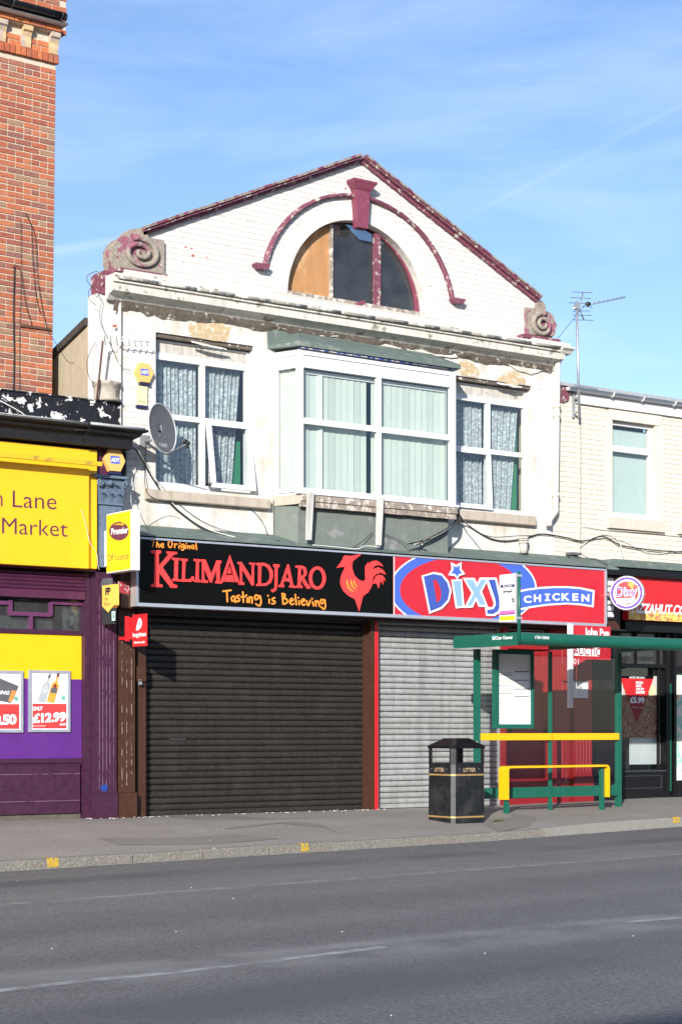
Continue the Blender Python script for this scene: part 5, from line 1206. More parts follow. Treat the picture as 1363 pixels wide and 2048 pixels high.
# the old wall leans very slightly
tower.rotation_euler = (0, math.radians(0.7), 0); tower.location.x -= math.sin(math.radians(0.7))*WP(107, 640, TY).z

# ================================================================ CREAM BUILDING AT THE RIGHT
YR = 0.0
cream = thing('cream_building', 'cream painted brick building with white gutter above a black pizza shopfront', 'building', (WP(1300, 1600).x, 0.5, 0))
rx0 = XR+0.012; rx1 = 14.0
zrt = WP(1200, 792, 0.0).z
wxa, wxb = WP(1225, 900, 0).x, WP(1311, 900, 0).x; wza = WP(1225, 1033, 0).z; wzb = WP(1225, 839, 0).z
w2a = WP(1354, 900, 0).x+0.45; 
part('wall', MB().prism([(rx0, 0.02, 2.75), (rx1, 0.02, 2.75), (rx1, 0.02, zrt), (rx0, 0.02, zrt)], (0, 0.24, 0), [[(wxa, 0.02, wza), (wxb, 0.02, wza), (wxb, 0.02, wzb), (wxa, 0.02, wzb)]]), m_creamj, cream)
cb_ = Bricks(cream, m_cream, 0.007, 300)
zz = WP(1200, 1125, 0).z; rw_ = 0; lst = []
wp_ = WP(1180, 800, 0).x
while zz < zrt-0.04:
    xx = rx0+0.02+(0.1155 if rw_ % 2 else 0)
    hd = rw_ % 5 == 4
    L_ = 0.106 if hd else 0.222
    if rw_ % 2 and not hd: lst.append((rx0+0.02+0.05, zz, 0.10))
    while xx < WP(1375, 900, 0).x+0.3: lst.append((xx+L_/2, zz, L_)); xx += L_+0.0095
    zz += BC; rw_ += 1
for (xx, zz, L_) in lst:
    if wxa-0.04-L_/2 < xx < wxb+0.04+L_/2 and wza-0.14 < zz < wzb+0.26: continue
    cb_.lay(xx, 0.02, zz, L_, BH)
cb_.end()
part('wall_infill', MB().box(wxa-0.15, wxa-0.001, 0.013, 0.0199, wza-0.13, wzb+0.0).box(wxb+0.001, wxb+0.15, 0.013, 0.0199, wza-0.13, wzb+0.0), m_cream, cream)
lt0 = WP(1218, 816, 0).z; la, lb = WP(1217, 830, 0).x, WP(1323, 840, 0).x
part('lintel', MB().prism([(la+0.04, 0.0, wzb+0.001), (lb-0.05, 0.0, wzb+0.001), (lb, 0.0, lt0), (la, 0.0, lt0)], (0, 0.0199, 0)), m_cream, cream)
cw = frame_win('window', wxa+0.003, wxb-0.003, wza+0.03, wzb-0.005, 0.10, cream, 0.055)
zm2 = WP(1265, 901, 0.1).z
part('transom', MB().box(wxa+0.058, wxb-0.058, 0.092, 0.16, zm2-0.05, zm2+0.045), m_upvc, cw)
pane(wxa+0.05, wxb-0.05, zm2+0.04, wzb-0.06, 0.13, cw); pane(wxa+0.05, wxb-0.05, wza+0.08, zm2-0.045, 0.13, cw)
part('sub_sill', MB().box(wxa+0.003, wxb-0.003, 0.06, 0.16, wza+0.002, wza+0.028), m_upvc, cw)
xx = wxa+0.06; mat_cb = mat('pale_blue_blind', (0.42, 0.50, 0.50), 0.8, 0.06)
while xx < wxb-0.08:
    m = MB().add([(xx, 0.24, wza+0.07), (xx+0.085, 0.205, wza+0.07), (xx+0.085, 0.205, wzb-0.10), (xx, 0.24, wzb-0.10)], [(0,1,2,3)]); part('blind_slat', m, mat_cb, cw); xx += 0.078
part('room_back', MB().box(wxa-0.2, wxb+0.2, 0.5, 0.52, wza-0.1, wzb+0.1), m_void, cream)
sx0_, sx1_ = WP(1217, 1045, -0.06).x, WP(1328, 1055, -0.06).x; 
part('window_sill', MB().box(sx0_, sx1_, -0.07, 0.10, WP(1217, 1055, -0.07).z, WP(1217, 1034, -0.07).z), m_creamj, cream)
part('window_sill', MB().box(WP(1358, 1045, -0.06).x, 9, -0.07, 0.10, WP(1217, 1055, -0.07).z, WP(1217, 1034, -0.07).z), m_creamj, cream)
# roof flashing, gutter, fascia board
gx0_ = WP(1158, 780, -0.1).x
part('roof_flashing', MB().box(rx0, rx1, -0.06, 0.5, zrt+0.07, zrt+0.12).box(rx0, rx1, 0.0, 0.5, zrt+0.0, zrt+0.07), m_leadtop, cream)
part('fascia_board', MB().box(gx0_+0.0, rx1, -0.04, 0.018, zrt-0.17, zrt+0.02), m_upvc, cream)
g = MB(); vs = []; gz_ = zrt+0.045; gs = WP(1137, 775, -0.12).x
for xx in (gs, rx1):
    for j in range(nn+1): a = math.pi+math.pi*j/nn; vs.append((xx, -0.105+0.055*math.cos(a), gz_+0.055*math.sin(a)))
g.add(vs, [(j, j+1, nn+2+j, nn+1+j) for j in range(nn)]+[tuple(range(nn+1)), tuple(range(nn+1, 2*nn+2))], True); gut = part('gutter', g, m_upvc, cream)
for u in (1222, 1282, 1345):
    p = WP(u, 790, -0.1); part('gutter_bracket', MB().tube([(p.x, -0.105+0.062*math.cos(a), gz_+0.062*math.sin(a)) for a in [math.pi+math.pi*j/8 for j in range(9)]], 0.011, 5), m_upvc, gut)
p = WP(1131, 788, -0.02); part('kneeler_block', MB().prism([(p.x-0.09, -0.03, p.z+0.10), (p.x-0.08, -0.03, p.z-0.14), (p.x+0.02, -0.03, p.z-0.10), (p.x+0.055, -0.03, p.z-0.07), (p.x+0.055, -0.03, p.z+0.11)], (0, 0.045, 0)), m_maroon, cream)
cr2 = MB(); a = WP(1161, 835, 0); pts = [(a.x+R.uniform(-0.006, 0.006), 0.009, a.z-(a.z-WP(1161, 1120, 0).z)*i/24) for i in range(25)]; cr2.tube(pts, 0.006, 4); part('wall_crack', cr2, mat('crack_filler', (0.12, 0.11, 0.10), 0.9, 0.3), cream)
# green lead strip above the shop fascia, black canopy box
part('lead_strip', MB().box(WP(1212, 1100, -0.2).x, rx1, -0.35, 0.0, WP(1236, 1133, -0.35).z, WP(1236, 1118, -0.35).z), m_green, cream)
sfx0 = WP(1212, 1150, -0.35).x; 
part('canopy_box', MB().box(WP(1212, 1150, -0.5).x+0.03, rx1, -0.50, 0.0, WP(1236, 1150, -0.5).z, WP(1236, 1136, -0.5).z), m_black, cream)
part('fascia_back', MB().box(gxr+0.0, rx1, -0.25, 0.1, WP(1260, 1262, -0.25).z, WP(1236, 1150, -0.4).z), m_black, cream)
# black shopfront
part('shopfront_core', MB().box(gxr+0.2, rx1, 0.25, 0.6, 0, 3.2), m_dark, cream)
dx0, dx1 = WP(1240, 1400, -0.03).x, WP(1329, 1400, -0.03).x
zzd = zw(5)
fr_ = MB().box(gxr+0.004, dx0, -0.05, 0.24, 0, 3.1).box(dx1, dx1+0.075, -0.06, 0.24, 0, 3.1)
ztr = WP(1285, 1330, -0.05).z
fr_.box(dx0, dx1, -0.05, 0.2, ztr-0.04, ztr+0.02).box(dx0, dx1, -0.045, 0.2, 0.0, 0.12)
part('shopfront_frame', fr_, m_black, cream)
zg0 = WP(1300, 1530, -0.03).z; zp = WP(1300, 1540, -0.03).z
part('lower_panel', MB().box(dx0, dx1, -0.03, 0.2, 0.12, zp), m_black, cream)
part('panel_bead', MB().box(dx0+0.01, dx1-0.09, -0.045, -0.031, 0.20, 0.215).box(dx0+0.01, dx1-0.09, -0.045, -0.031, zp-0.10, zp-0.085).box(dx1-0.105, dx1-0.09, -0.045, -0.031, 0.215, zp-0.10).box(dx0, dx1, -0.055, -0.031, zp-0.03, zp), m_bins, cream)
dg = part('shop_window', MB().box(dx0+0.001, dx1-0.001, 0.03, 0.036, zp+0.002, ztr-0.042), m_glass, cream)
part('window_bar', MB().box(WP(1317, 1400, -0.02).x-0.015, WP(1317, 1400, -0.02).x+0.015, -0.02, 0.028, zp, 3.0), m_black, dg)
part('upper_pane', MB().box(dx0, dx1, 0.03, 0.036, ztr+0.022, 3.0), m_dglass, dg)
part('mullion', MB().box(WP(1272, 1300, -0.03).x-0.01, WP(1272, 1300, -0.03).x+0.01, -0.03, 0.028, ztr+0.021, 3.0), m_black, dg)
part('pale_screen', MB().box(WP(1258, 1480, 0.06).x, WP(1319, 1480, 0.06).x, 0.06, 0.07, zg0+0.01, WP(1285, 1470, 0.06).z), mat('pale_screen_film', (0.55, 0.58, 0.60), 0.5, 0.05), dg)
# big picture window at the far right
pwx = WP(1350, 1400, -0.06).x
part('picture_window_frame', MB().box(pwx-0.055, pwx, -0.08, 0.2, 0, 3.0).box(pwx, rx1, -0.08, 0.2, ztr-0.12, ztr+0.0).box(pwx, rx1, -0.09, 0.2, 0.02, 0.32), m_black, cream)
part('picture_print', MB().box(pwx+0.001, rx1, -0.02, 0.02, 0.321, ztr-0.121), m_food3, cream)
part('door_edge_strip', MB().box(dx1+0.08, dx1+0.10, -0.07, -0.05, 0.15, 1.9), m_sgreen, cream)
# ================================================================ SIGNS
# ---- black restaurant sign
def slanted(u0, u1, vt0, vb0): pass
ksx0, ksx1 = WP(273, 1150, SY).x, WP(786, 1150, SY).x; dsx1 = WP(1211, 1200, SY).x
zT = WP(700, 1100, SY).z; zB = WP(700, 1231, SY).z
ks = thing('shop_sign', 'long black sign with red serif lettering and red cockerel above the black shutter', 'sign', ((ksx0+ksx1)/2, SY, zB))
fw = 0.045
part('sign_box', MB().box(ksx0, ksx1, SY+0.012, SY+0.16, zB, zT), m_alug, ks)
part('sign_face', MB().box(ksx0+fw, ksx1, SY+0.006, SY+0.0119, zB+fw, zT-fw), m_sblack, ks)
m = MB(); m.box(ksx0, ksx1, SY-0.01, SY+0.0118, zT-fw, zT); m.box(ksx0, ksx1, SY-0.01, SY+0.0118, zB, zB+fw); m.box(ksx0-0.006, ksx0+0.02, SY-0.010, SY+0.0118, zB+fw, zT-fw); part('frame', m, m_alu, ks)
FR = onwall(SY+0.006)
c1 = lambda p: (270+p[0]/5.242, 1060+p[1]/5.242)
c2 = lambda p: (520+p[0]/4.868, 1080+p[1]/4.868)
def T1(ps_, c): return [[c(p) for p in q] for q in ps_]
L1 = [[(165,212),(272,214),(276,238),(248,252),(250,375),(352,252),(328,245),(328,225),(440,230),(440,252),(408,258),(290,390),(405,568),(445,580),(440,607),(372,605),(255,450),(252,565),(290,575),(288,600),(165,597),(168,570),(198,562),(205,252),(168,240)],
 [(388,290),(465,295),(466,315),(452,320),(448,515),(472,520),(470,540),(390,533),(390,512),(408,505),(412,320),(388,312)],
 [(476,298),(552,303),(552,325),(530,330),(522,515),(575,515),(595,485),(618,488),(615,530),(580,543),(476,540),(478,518),(492,512),(496,325),(476,320)],
 [(614,303),(688,308),(688,328),(670,335),(668,520),(688,525),(688,548),(618,545),(618,525),(632,518),(640,330),(614,325)],
 [(692,308),(740,310),(800,460),(852,318),(905,322),(906,345),(890,350),(888,535),(912,545),(910,563),(838,558),(838,540),(852,530),(850,415),(805,550),(785,550),(722,400),(728,520),(765,532),(762,555),(694,550),(694,530),(700,520),(700,335),(692,328)],
 [(992,258),(1078,500),(1092,548),(1048,546),(992,330),(930,545),(905,548),(898,530)], [(990,380),(1012,455),(966,455)], [(958,472),(1024,472),(1040,545),(938,540)],
 [(1072,335),(1115,335),(1222,500),(1222,365),(1195,358),(1195,342),(1258,345),(1258,368),(1245,372),(1245,580),(1222,585),(1122,410),(1122,545),(1145,552),(1143,577),(1082,572),(1082,556),(1100,545),(1095,362),(1072,352)]]
L2 = [[(-39,223),(40,222),(90,245),(122,300),(125,360),(105,415),(60,445),(-40,448),(-40,430),(-22,425),(-20,248),(-39,243)],
 [(126,235),(188,238),(188,262),(170,268),(168,440),(155,490),(125,510),(105,500),(108,480),(130,478),(140,455),(142,268),(126,258)],
 [(265,235),(280,240),(322,440),(346,450),(346,468),(282,462),(280,445),(295,440),(285,405),(235,400),(222,432),(235,440),(232,460),(178,458),(178,440),(195,435),(255,260)],
 [(342,248),(410,250),(445,270),(455,310),(448,345),(425,365),(460,425),(490,455),(488,472),(455,475),(420,425),(398,378),(394,440),(412,445),(412,468),(350,465),(350,445),(362,440),(370,275),(342,268)],
 ell(555, 370, 84, 113, 32)]
H2 = [[[(12,250),(42,250),(72,275),(92,320),(90,380),(68,412),(40,425),(8,422)]], None, [[(262,310),(278,370),(245,370)]], [[(396,278),(412,280),(425,310),(418,345),(396,350)]], [ell(555, 370, 50, 84, 24)]]
shapes('red_lettering', FR, T1(L1, c1), m_coral, ks, 0.0012); shapes('red_lettering', FR, T1(L2, c2), m_coral, ks, 0.0012, [T1(h, c2) if h else None for h in H2])
S1 = [[(170,105),(230,100)],[(200,105),(185,175)],[(232,125),(225,178)],[(228,158),(245,146),(252,162),(250,182)],[(272,165),(298,155),(290,142),(275,150),(272,170),(285,182),(300,178)],
 [tuple(p) for p in ell(368,148,20,36,12)]+[(388,148)],[(415,145),(415,185)],[(415,163),(425,148),(440,148)],[(462,162),(458,192)],[(468,136),(469,140)],[(512,155),(495,150),(482,165),(487,182),(505,178),(514,158),(512,195),(497,212),(484,203)],[(530,165),(527,192)],[(535,141),(536,145)],[(550,165),(548,194)],[(550,178),(565,166),(573,178),(570,198)],[(612,165),(597,160),(588,178),(598,194),(612,184)],[(614,162),(616,198)],[(636,135),(643,205)]]
strokes('orange_lettering', FR, [[c1(p) for p in l] for l in S1], 13/5.242, m_orange, ks, 0.0016)
S1b = [[(922,642),(1005,632)],[(962,640),(967,750)],[(1045,700),(1022,696),(1010,720),(1020,746),(1042,732)],[(1045,697),(1050,758)],[(1092,686),(1070,692),(1072,710),(1092,722),(1088,745),(1063,748)],[(1128,650),(1135,756)],[(1112,702),(1155,696)],[(1174,712),(1175,758)],[(1166,682),(1168,686)],[(1197,704),(1195,758)],[(1197,718),(1215,702),(1225,720),(1224,765)],[(1290,692),(1266,682),(1252,706),(1264,730),(1290,714),(1308,692),(1318,755),(1302,795),(1265,775)]]
strokes('orange_lettering', FR, [[c1(p) for p in l] for l in S1b], 17/5.242, m_orange, ks, 0.0016)
S2 = [[(88,577),(88,613)],[(75,540),(77,545)],[(142,562),(118,572),(122,588),(143,598),(138,618),(113,620)],[(215,522),(222,618)],[(212,522),(240,530),(236,555),(220,566),(255,575),(264,600),(245,620),(220,622)],[(286,602),(320,585),(306,570),(290,582),(290,612),(306,628),(325,620)],[(340,532),(350,630)],[(376,592),(379,630)],[(369,560),(371,564)],[(400,604),(432,588),(418,575),(402,588),(403,618),(418,634),(436,626)],[(449,592),(466,640),(486,587)],[(508,602),(516,640)],[(501,570),(504,573)],[(536,592),(540,642)],[(538,608),(560,596),(575,645)],[(615,586),(592,580),(586,605),(600,620),(618,602),(625,582),(632,648),(616,672),(590,652)]]
strokes('orange_lettering', FR, [[c2(p) for p in l] for l in S2], 15/4.868, m_orange, ks, 0.0016)
bird = [(742,272),(800,190),(805,165),(825,150),(880,155),(935,145),(980,133),(976,147),(925,185),(898,210),(893,270),(915,340),(955,385),(1000,402),(1022,385),(1018,300),(1022,250),(1055,210),(1050,235),(1085,206),(1130,200),(1170,222),(1198,258),(1155,243),(1115,252),(1090,285),(1150,265),(1200,295),(1222,338),(1170,318),(1130,330),(1098,360),(1090,430),(1075,470),(1050,510),(1000,545),(962,697),(920,575),(860,545),(810,500),(780,440),(778,380),(795,325),(825,265),(790,262)]
tail = [(1096,430),(1104,392),(1122,355),(1150,338),(1190,345),(1212,375),(1218,402),(1190,378),(1198,410),(1194,438),(1182,405),(1168,400),(1160,440),(1148,475),(1140,440),(1122,418)]
shapes('cockerel', FR, T1([bird, tail], c2), m_coral, ks, 0.0012)
cres = [[(845,378),(835,415),(845,460),(875,495),(920,506),(885,480),(862,450),(852,410)],[(880,378),(875,415),(885,450),(910,475),(945,486),(915,462),(897,430),(888,400)],[(912,382),(904,405),(912,430),(930,450),(955,458),(932,436),(920,415)]]
shapes('orange_plumes', FR, T1(cres, c2), m_orange, ks, 0.003)
# ---- red chicken shop sign
dsg = thing('shop_sign', 'wide red and blue takeaway sign above the grey shutter and bus shelter', 'sign', ((ksx1+dsx1)/2, SY, zB))
part('sign_box', MB().box(ksx1+0.002, dsx1, SY+0.012, SY+0.16, zB, zT), m_alug, dsg)
part('sign_face', MB().box(ksx1+0.002, dsx1-fw*0.6, SY+0.006, SY+0.0119, zB+fw, zT-fw), m_signred, dsg)
m = MB(); m.box(ksx1+0.002, dsx1, SY-0.01, SY+0.0118, zT-fw, zT); m.box(ksx1+0.002, dsx1, SY-0.01, SY+0.0118, zB, zB+fw); m.box(dsx1-0.03, dsx1+0.008, SY-0.012, SY+0.0117, zB+fw, zT-fw); part('frame', m, m_alu, dsg)
q4 = [(788, 1111), (1207, 1140.5), (1207, 1246.5), (788, 1226.5)]
# px of face corners from its true extents
def px(p):
    d = Vector((p[0]-CX, p[1]-CY)); dd = d.dot(AX); return (UC+FPX*d.dot(RX)/dd, HV-FPX*(p[2]-CZ)/dd)
q4 = [px((ksx1+0.004, SY, zT-fw)), px((dsx1-0.03, SY, zT-fw)), px((dsx1-0.03, SY, zB+fw)), px((ksx1+0.004, SY, zB+fw))]
shapes('white_ring', FR, [clip(ell(925, 1178, 147.5, 84, 64), q4)], m_white, dsg, 0.0006, thick=0.0005)
shapes('blue_ring', FR, [clip(ell(925, 1178, 144.5, 81.5, 64), q4)], m_blue, dsg, 0.0012, thick=0.0005)
shapes('red_oval', FR, [clip(ell(920, 1180, 121, 66, 64), q4)], m_signred, dsg, 0.0018, thick=0.0005)
shapes('edge_line', FR, [[q4[0], (q4[0][0]+1.6, q4[0][1]), (q4[3][0]+1.6, q4[3][1]), q4[3]]], m_white, dsg, 0.0024, thick=0.0004)
c3 = lambda p: (780+p[0]/5.242, 1090+p[1]/5.242)
D_o = [(325,322),(455,283),(540,300),(610,380),(640,480),(615,590),(540,670),(405,722)]; D_h = [(428,350),(480,345),(525,400),(550,490),(545,570),(515,610),(470,628)]
D_i = [(345,330),(450,302),(535,320),(595,395),(620,480),(600,575),(530,650),(418,695)]; D_ih = [(446,368),(476,366),(510,420),(530,490),(527,560),(500,596),(484,602)]
i_o = [(636,365),(748,358),(775,655),(683,665)]; i_i = [(655,380),(735,376),(755,640),(697,645)]
st_o = [(632,180),(688,208),(745,178),(742,250),(782,305),(720,325),(700,360),(672,325),(604,315),(640,250)]; st_i = [(652,215),(688,232),(727,212),(722,255),(750,298),(712,305),(698,340),(680,305),(632,298),(660,258)]
x_o = [(757,345),(880,345),(908,400),(935,342),(1030,342),(958,490),(1022,650),(925,648),(893,582),(862,655),(770,660),(850,505)]; x_i = [(782,366),(865,366),(905,440),(948,363),(1008,362),(935,490),(998,630),(938,628),(893,545),(850,636),(802,640),(872,505)]
y_o = [(1003,342),(1110,342),(1150,500),(1165,640),(1145,710),(1090,745),(1000,742),(990,655),(1070,650),(1082,610),(1005,390)]; y_i = [(1024,362),(1094,362),(1135,540),(1146,640),(1125,695),(1075,725),(1012,722),(1010,680),(1078,670),(1102,625),(1092,560)]
sh_ = lambda q: [(x+10, y+12) for x, y in q]
m_blued = mat('deep_blue_print', (0.045, 0.085, 0.36), 0.32, 0.02); m_bluel = mat('sky_blue_print', (0.22, 0.38, 0.80), 0.32, 0.08, 2); m_bluem = mat('mid_blue_print', (0.09, 0.17, 0.56), 0.32, 0.05, 2)
m_shr = mat('dark_red_print', (0.18, 0.01, 0.02), 0.4, 0.02)
shapes('lettering_shadow', FR, T1([sh_(D_o), sh_(i_o), sh_(st_o), sh_(x_o), sh_(y_o)], c3), m_shr, dsg, 0.0026, [T1([sh_(D_h)], c3)], thick=0.0004)
shapes('lettering_outline', FR, T1([D_o, i_o, st_o], c3), m_white, dsg, 0.0034, [T1([D_h], c3)], thick=0.0005); shapes('lettering_outline', FR, T1([x_o], c3), m_white, dsg, 0.0035, thick=0.0005); shapes('lettering_outline', FR, T1([y_o], c3), m_white, dsg, 0.0037, thick=0.0005)
shapes('blue_lettering', FR, T1([D_i], c3), m_blued, dsg, 0.0044, [T1([D_ih], c3)], thick=0.0005); shapes('blue_lettering', FR, T1([i_i], c3), m_bluel, dsg, 0.0044, thick=0.0005)
# oval white inside D is a ring: repaint its eye
shapes('blue_lettering', FR, T1([x_i], c3), m_bluel, dsg, 0.0044, thick=0.0005); shapes('blue_lettering', FR, T1([y_i], c3), m_blued, dsg, 0.0046, thick=0.0005); shapes('blue_star', FR, T1([st_i], c3), m_blue, dsg, 0.0044, thick=0.0005)
c4 = lambda p: (1000+p[0]/3.755, 1110+p[1]/3.755)
bo = [(110,272),(200,253),(300,240),(400,235),(500,235),(600,243),(705,265),(697,393),(600,378),(500,370),(350,380),(230,397),(110,422)]; bi = [(110,285),(200,267),(300,253),(400,248),(500,248),(600,256),(690,277),(683,378),(600,365),(500,358),(350,367),(230,384),(110,408)]
shapes('banner', FR, T1([bo], c4), m_white, dsg, 0.0030, thick=0.0005); shapes('banner_fill', FR, T1([bi], c4), m_blue, dsg, 0.0038, thick=0.0005)
mt = MB()
for ch_, xa, xb, ya, yb_ in (('C',172,230,305,360),('H',248,302,297,352),('I',330,371,291,345),('C',386,442,287,342),('K',456,518,287,342),('E',538,582,289,345),('N',606,664,295,350)):
    if ch_ != 'I': text('x', ch_, FR, (xa, ya), (xb, ya), (xa, yb_), None, None, 0.0050, bold=0.035, conv=c4, mb=mt)
    else:
        mt.flat([FR(*c4(p), 0.0050) for p in ((343, ya), (358, ya), (358, yb_), (343, yb_))])
        for yy in (ya, yb_-9): mt.flat([FR(*c4(p), 0.0052) for p in ((xa, yy), (xb, yy), (xb, yy+9), (xa, yy+9))])
part('white_lettering', mt, m_white, dsg)
# narrow the I so its serifs read
# ---- yellow shop fascia
yfx1 = WP(177, 1000, -0.36).x; yz1 = WP(120, 898, -0.30).z; yz0 = WP(177, 1137, -0.36).z
ys_ = thing('shop_sign', 'large yellow fascia sign with plum lettering above the purple shopfront', 'sign', (-9.0, -0.3, yz0))
part('sign_panel', MB().box(SX0, yfx1, -0.36, -0.235, yz0, WP(177, 938, -0.36).z), m_yellow, ys_)
part('back_panel', MB().box(SX0, WP(194, 1000, -0.30).x, -0.30, -0.225, yz0+0.01, WP(193, 901, -0.3).z), m_yellow, ys_)
part('side_return', MB().box(yfx1+0.002, yfx1+0.012, -0.355, -0.302, yz0+0.002, WP(177, 938, -0.36).z-0.002), m_vyel, ys_)
FY = onwall(-0.36)
text('plum_lettering', 'Lane', FY, (25.7, 981), (113.5, 986), (25.7, 1014.5), m_ptext, ys_, 0.002, bold=-0.004)
text('plum_lettering', 'n', FY, (-10, 989.5), (5.6, 990), (-10, 1012), m_ptext, ys_, 0.002, bold=-0.004)
text('plum_lettering', 'Market', FY, (4.5, 1035), (135.5, 1042), (4.5, 1067), m_ptext, ys_, 0.002, bold=-0.004)
# trough lamp over it
tl = MB(); ta = WP(206, 924, -0.62); zt1 = ta.z+0.07
tl.add([(SX0, -0.62, ta.z), (ta.x, -0.62, ta.z), (ta.x, -0.60, ta.z-0.05), (SX0, -0.60, ta.z-0.05), (SX0, -0.50, ta.z+0.02), (ta.x, -0.50, ta.z+0.02), (SX0, -0.48, ta.z-0.04), (ta.x, -0.48, ta.z-0.04)], [(0,1,2,3),(0,4,5,1),(3,2,7,6),(4,6,7,5),(1,5,7,2)])
tr = thing('sign_light', 'long yellow trough light sticking out over the yellow fascia', 'sign light', (-9, -0.55, ta.z))
part('trough', tl, m_trough, tr); part('support_arm', MB().box(-9.0, -8.96, -0.48, -0.29, ta.z, ta.z+0.03).box(-7.9, -7.86, -0.48, -0.29, ta.z, ta.z+0.03), m_trough, tr)
# ---- projecting signs
def proj_sign(root_, x, y0, y1, z0, z1, th): pass
xp = WP(262, 1080, -1.02).x
pi = XP(213, 1080, xp).y; po = -1.02
pt = XP(262, 1018.5, xp).z; pb = XP(262, 1139.5, xp).z
ps_ = thing('projecting_sign', 'white edged yellow projecting off licence box sign with plum oval', 'sign', (xp, (pi+po)/2, pb))
part('box', MB().box(xp+0.002, xp+0.125, po, pi, pb, pt), m_upvc, ps_)
part('face', MB().box(xp-0.004, xp+0.0015, po+0.012, pi-0.012, pb+0.015, pt-0.015), m_yellowl, ps_)
part('fixing_arm', MB().box(xp+0.03, xp+0.07, pi, pi+0.12, pb+0.1, pt-0.2).box(xp+0.02, xp+0.09, pi+0.12, -0.24, pb+0.12, pt-0.25), m_upvc, ps_)
FX = onside(xp-0.004)
shapes('yellow_crescent', FX, [ell(237.4, 1062.8, 20.2, 20.3, 40, rot=-10)], m_vyel, ps_, 0.001, thick=0.0005)
shapes('plum_ring', FX, [ell(238.4, 1062.2, 19.6, 18.6, 40, rot=-10)], m_ptext, ps_, 0.0016, thick=0.0005)
shapes('swoosh', FX, [[(227, 1050), (236, 1047), (245, 1047.5), (245, 1045), (249, 1048.5), (244.5, 1052), (245, 1050), (236, 1049.5)]], m_vyel, ps_, 0.003, thick=0.0005)
text('white_lettering', 'Premier', FX, (223, 1057), (257, 1053), (223, 1070), m_white, ps_, 0.003, bold=0.03)
text('plum_lettering', 'Off Licence', FX, (216, 1109), (258, 1104), (216, 1123), m_ptext, ps_, 0.002)
# payment point sign
xq = WP(228, 1200, -0.62).x; qo = -0.62; qi = XP(204, 1200, xq).y
def QX(u, v): return XP(u, v, xq)
qt = XP(229, 1168, xq).z; q1_ = XP(229, 1209.5, xq).z; qb = XP(214, 1225, xq).z
pp_ = thing('projecting_sign', 'orange arrow shaped projecting pay point box sign above the plum pilaster', 'sign', (xq, (qi+qo)/2, q1_))
qm = (qi+qo)/2
part('box', MB().prism([(xq+0.003, qi, qt), (xq+0.003, qo, qt), (xq+0.003, qo, q1_), (xq+0.003, qm, qb), (xq+0.003, qi, q1_)], (0.07, 0, 0)), mat('orange_box_plastic', (0.80, 0.48, 0.09), 0.4, 0.04), pp_)
part('dark_lower_box', MB().box(xq+0.004, xq+0.068, qo+0.06, qi, XP(229, 1247, xq).z, q1_+0.0), mat('charcoal_plastic', (0.03, 0.03, 0.033), 0.4, 0.1), pp_)
part('bracket', MB().box(xq+0.01, xq+0.06, qi, -0.24, qt-0.02, qt+0.05).box(xq+0.0, xq+0.06, qi-0.18, qi, qt+0.002, qt+0.09), m_dgrey, pp_)
FQ = onside(xq+0.003)
text('grey_lettering', 'PP', FQ, (211, 1176), (222, 1174), (211, 1191), m_bins, pp_, 0.002, bold=0.05, space=0.7)
text('grey_lettering', 'Pay', FQ, (210, 1195), (216.5, 1194.4), (210, 1203), m_bins, pp_, 0.002); text('grey_lettering', 'Point', FQ, (209.5, 1205), (220.5, 1203.8), (209.5, 1212), m_bins, pp_, 0.002)
shapes('mint_sticker', onside(xq+0.004), [[(224, 1223), (231, 1222), (231, 1241), (224.5, 1242)]], mat('mint_sticker', (0.45, 0.80, 0.70), 0.4, 0.02), pp_, 0.002)
shapes('sticker_mark', onside(xq+0.004), [ell(227.7, 1227.5, 1.2, 1.6, 8), [(226.6, 1230.5), (229, 1230.3), (229, 1236), (226.6, 1236.2)]], m_dgrey, pp_, 0.004)
# food ordering sign
xh = WP(293.6, 1260, -0.92).x; ho = -0.92; hi_ = XP(265, 1260, xh).y
ht = XP(293.6, 1227, xh).z; hb_ = XP(293.6, 1291.5, xh).z
hs_ = thing('projecting_sign', 'small flat bright red projecting sign beside the black shutter', 'sign', (xh, (ho+hi_)/2, hb_))
part('plate', MB().box(xh, xh+0.008, ho, hi_, hb_, ht), m_brred, hs_)
part('bracket', MB().box(xh+0.0, xh+0.01, hi_+0.002, hi_+0.14, hb_+0.10, hb_+0.38).box(xh-0.03, xh+0.03, hi_+0.14, hi_+0.15, hb_+0.08, hb_+0.40).box(xh-0.01, xh+0.01, hi_+0.15, -0.20, hb_+0.1, hb_+0.14), m_brred, hs_)
FH = onside(xh)
shapes('white_helmet_mark', FH, [[(279.5,1235.5),(282,1237.5),(284,1243),(283.8,1251),(281,1256.5),(278.5,1259),(276,1261.5),(275.8,1260),(273.5,1261.8),(274,1258),(272,1260.5),(274,1252),(275.5,1245),(277.5,1238)]], m_white, hs_, 0.002, [[[(279.2,1242.5),(281.3,1247.5),(279.0,1251.5),(277.6,1253.5),(278.2,1249)]]])
text('white_lettering', 'hungryhouse', FH, (265.8, 1265.5), (292.6, 1263), (265.8, 1277), m_white, hs_, 0.002, bold=0.03)
text('white_lettering', 'Order from us online', FH, (268, 1282.6), (290, 1281), (268, 1287.5), m_white, hs_, 0.002, bold=0.03)
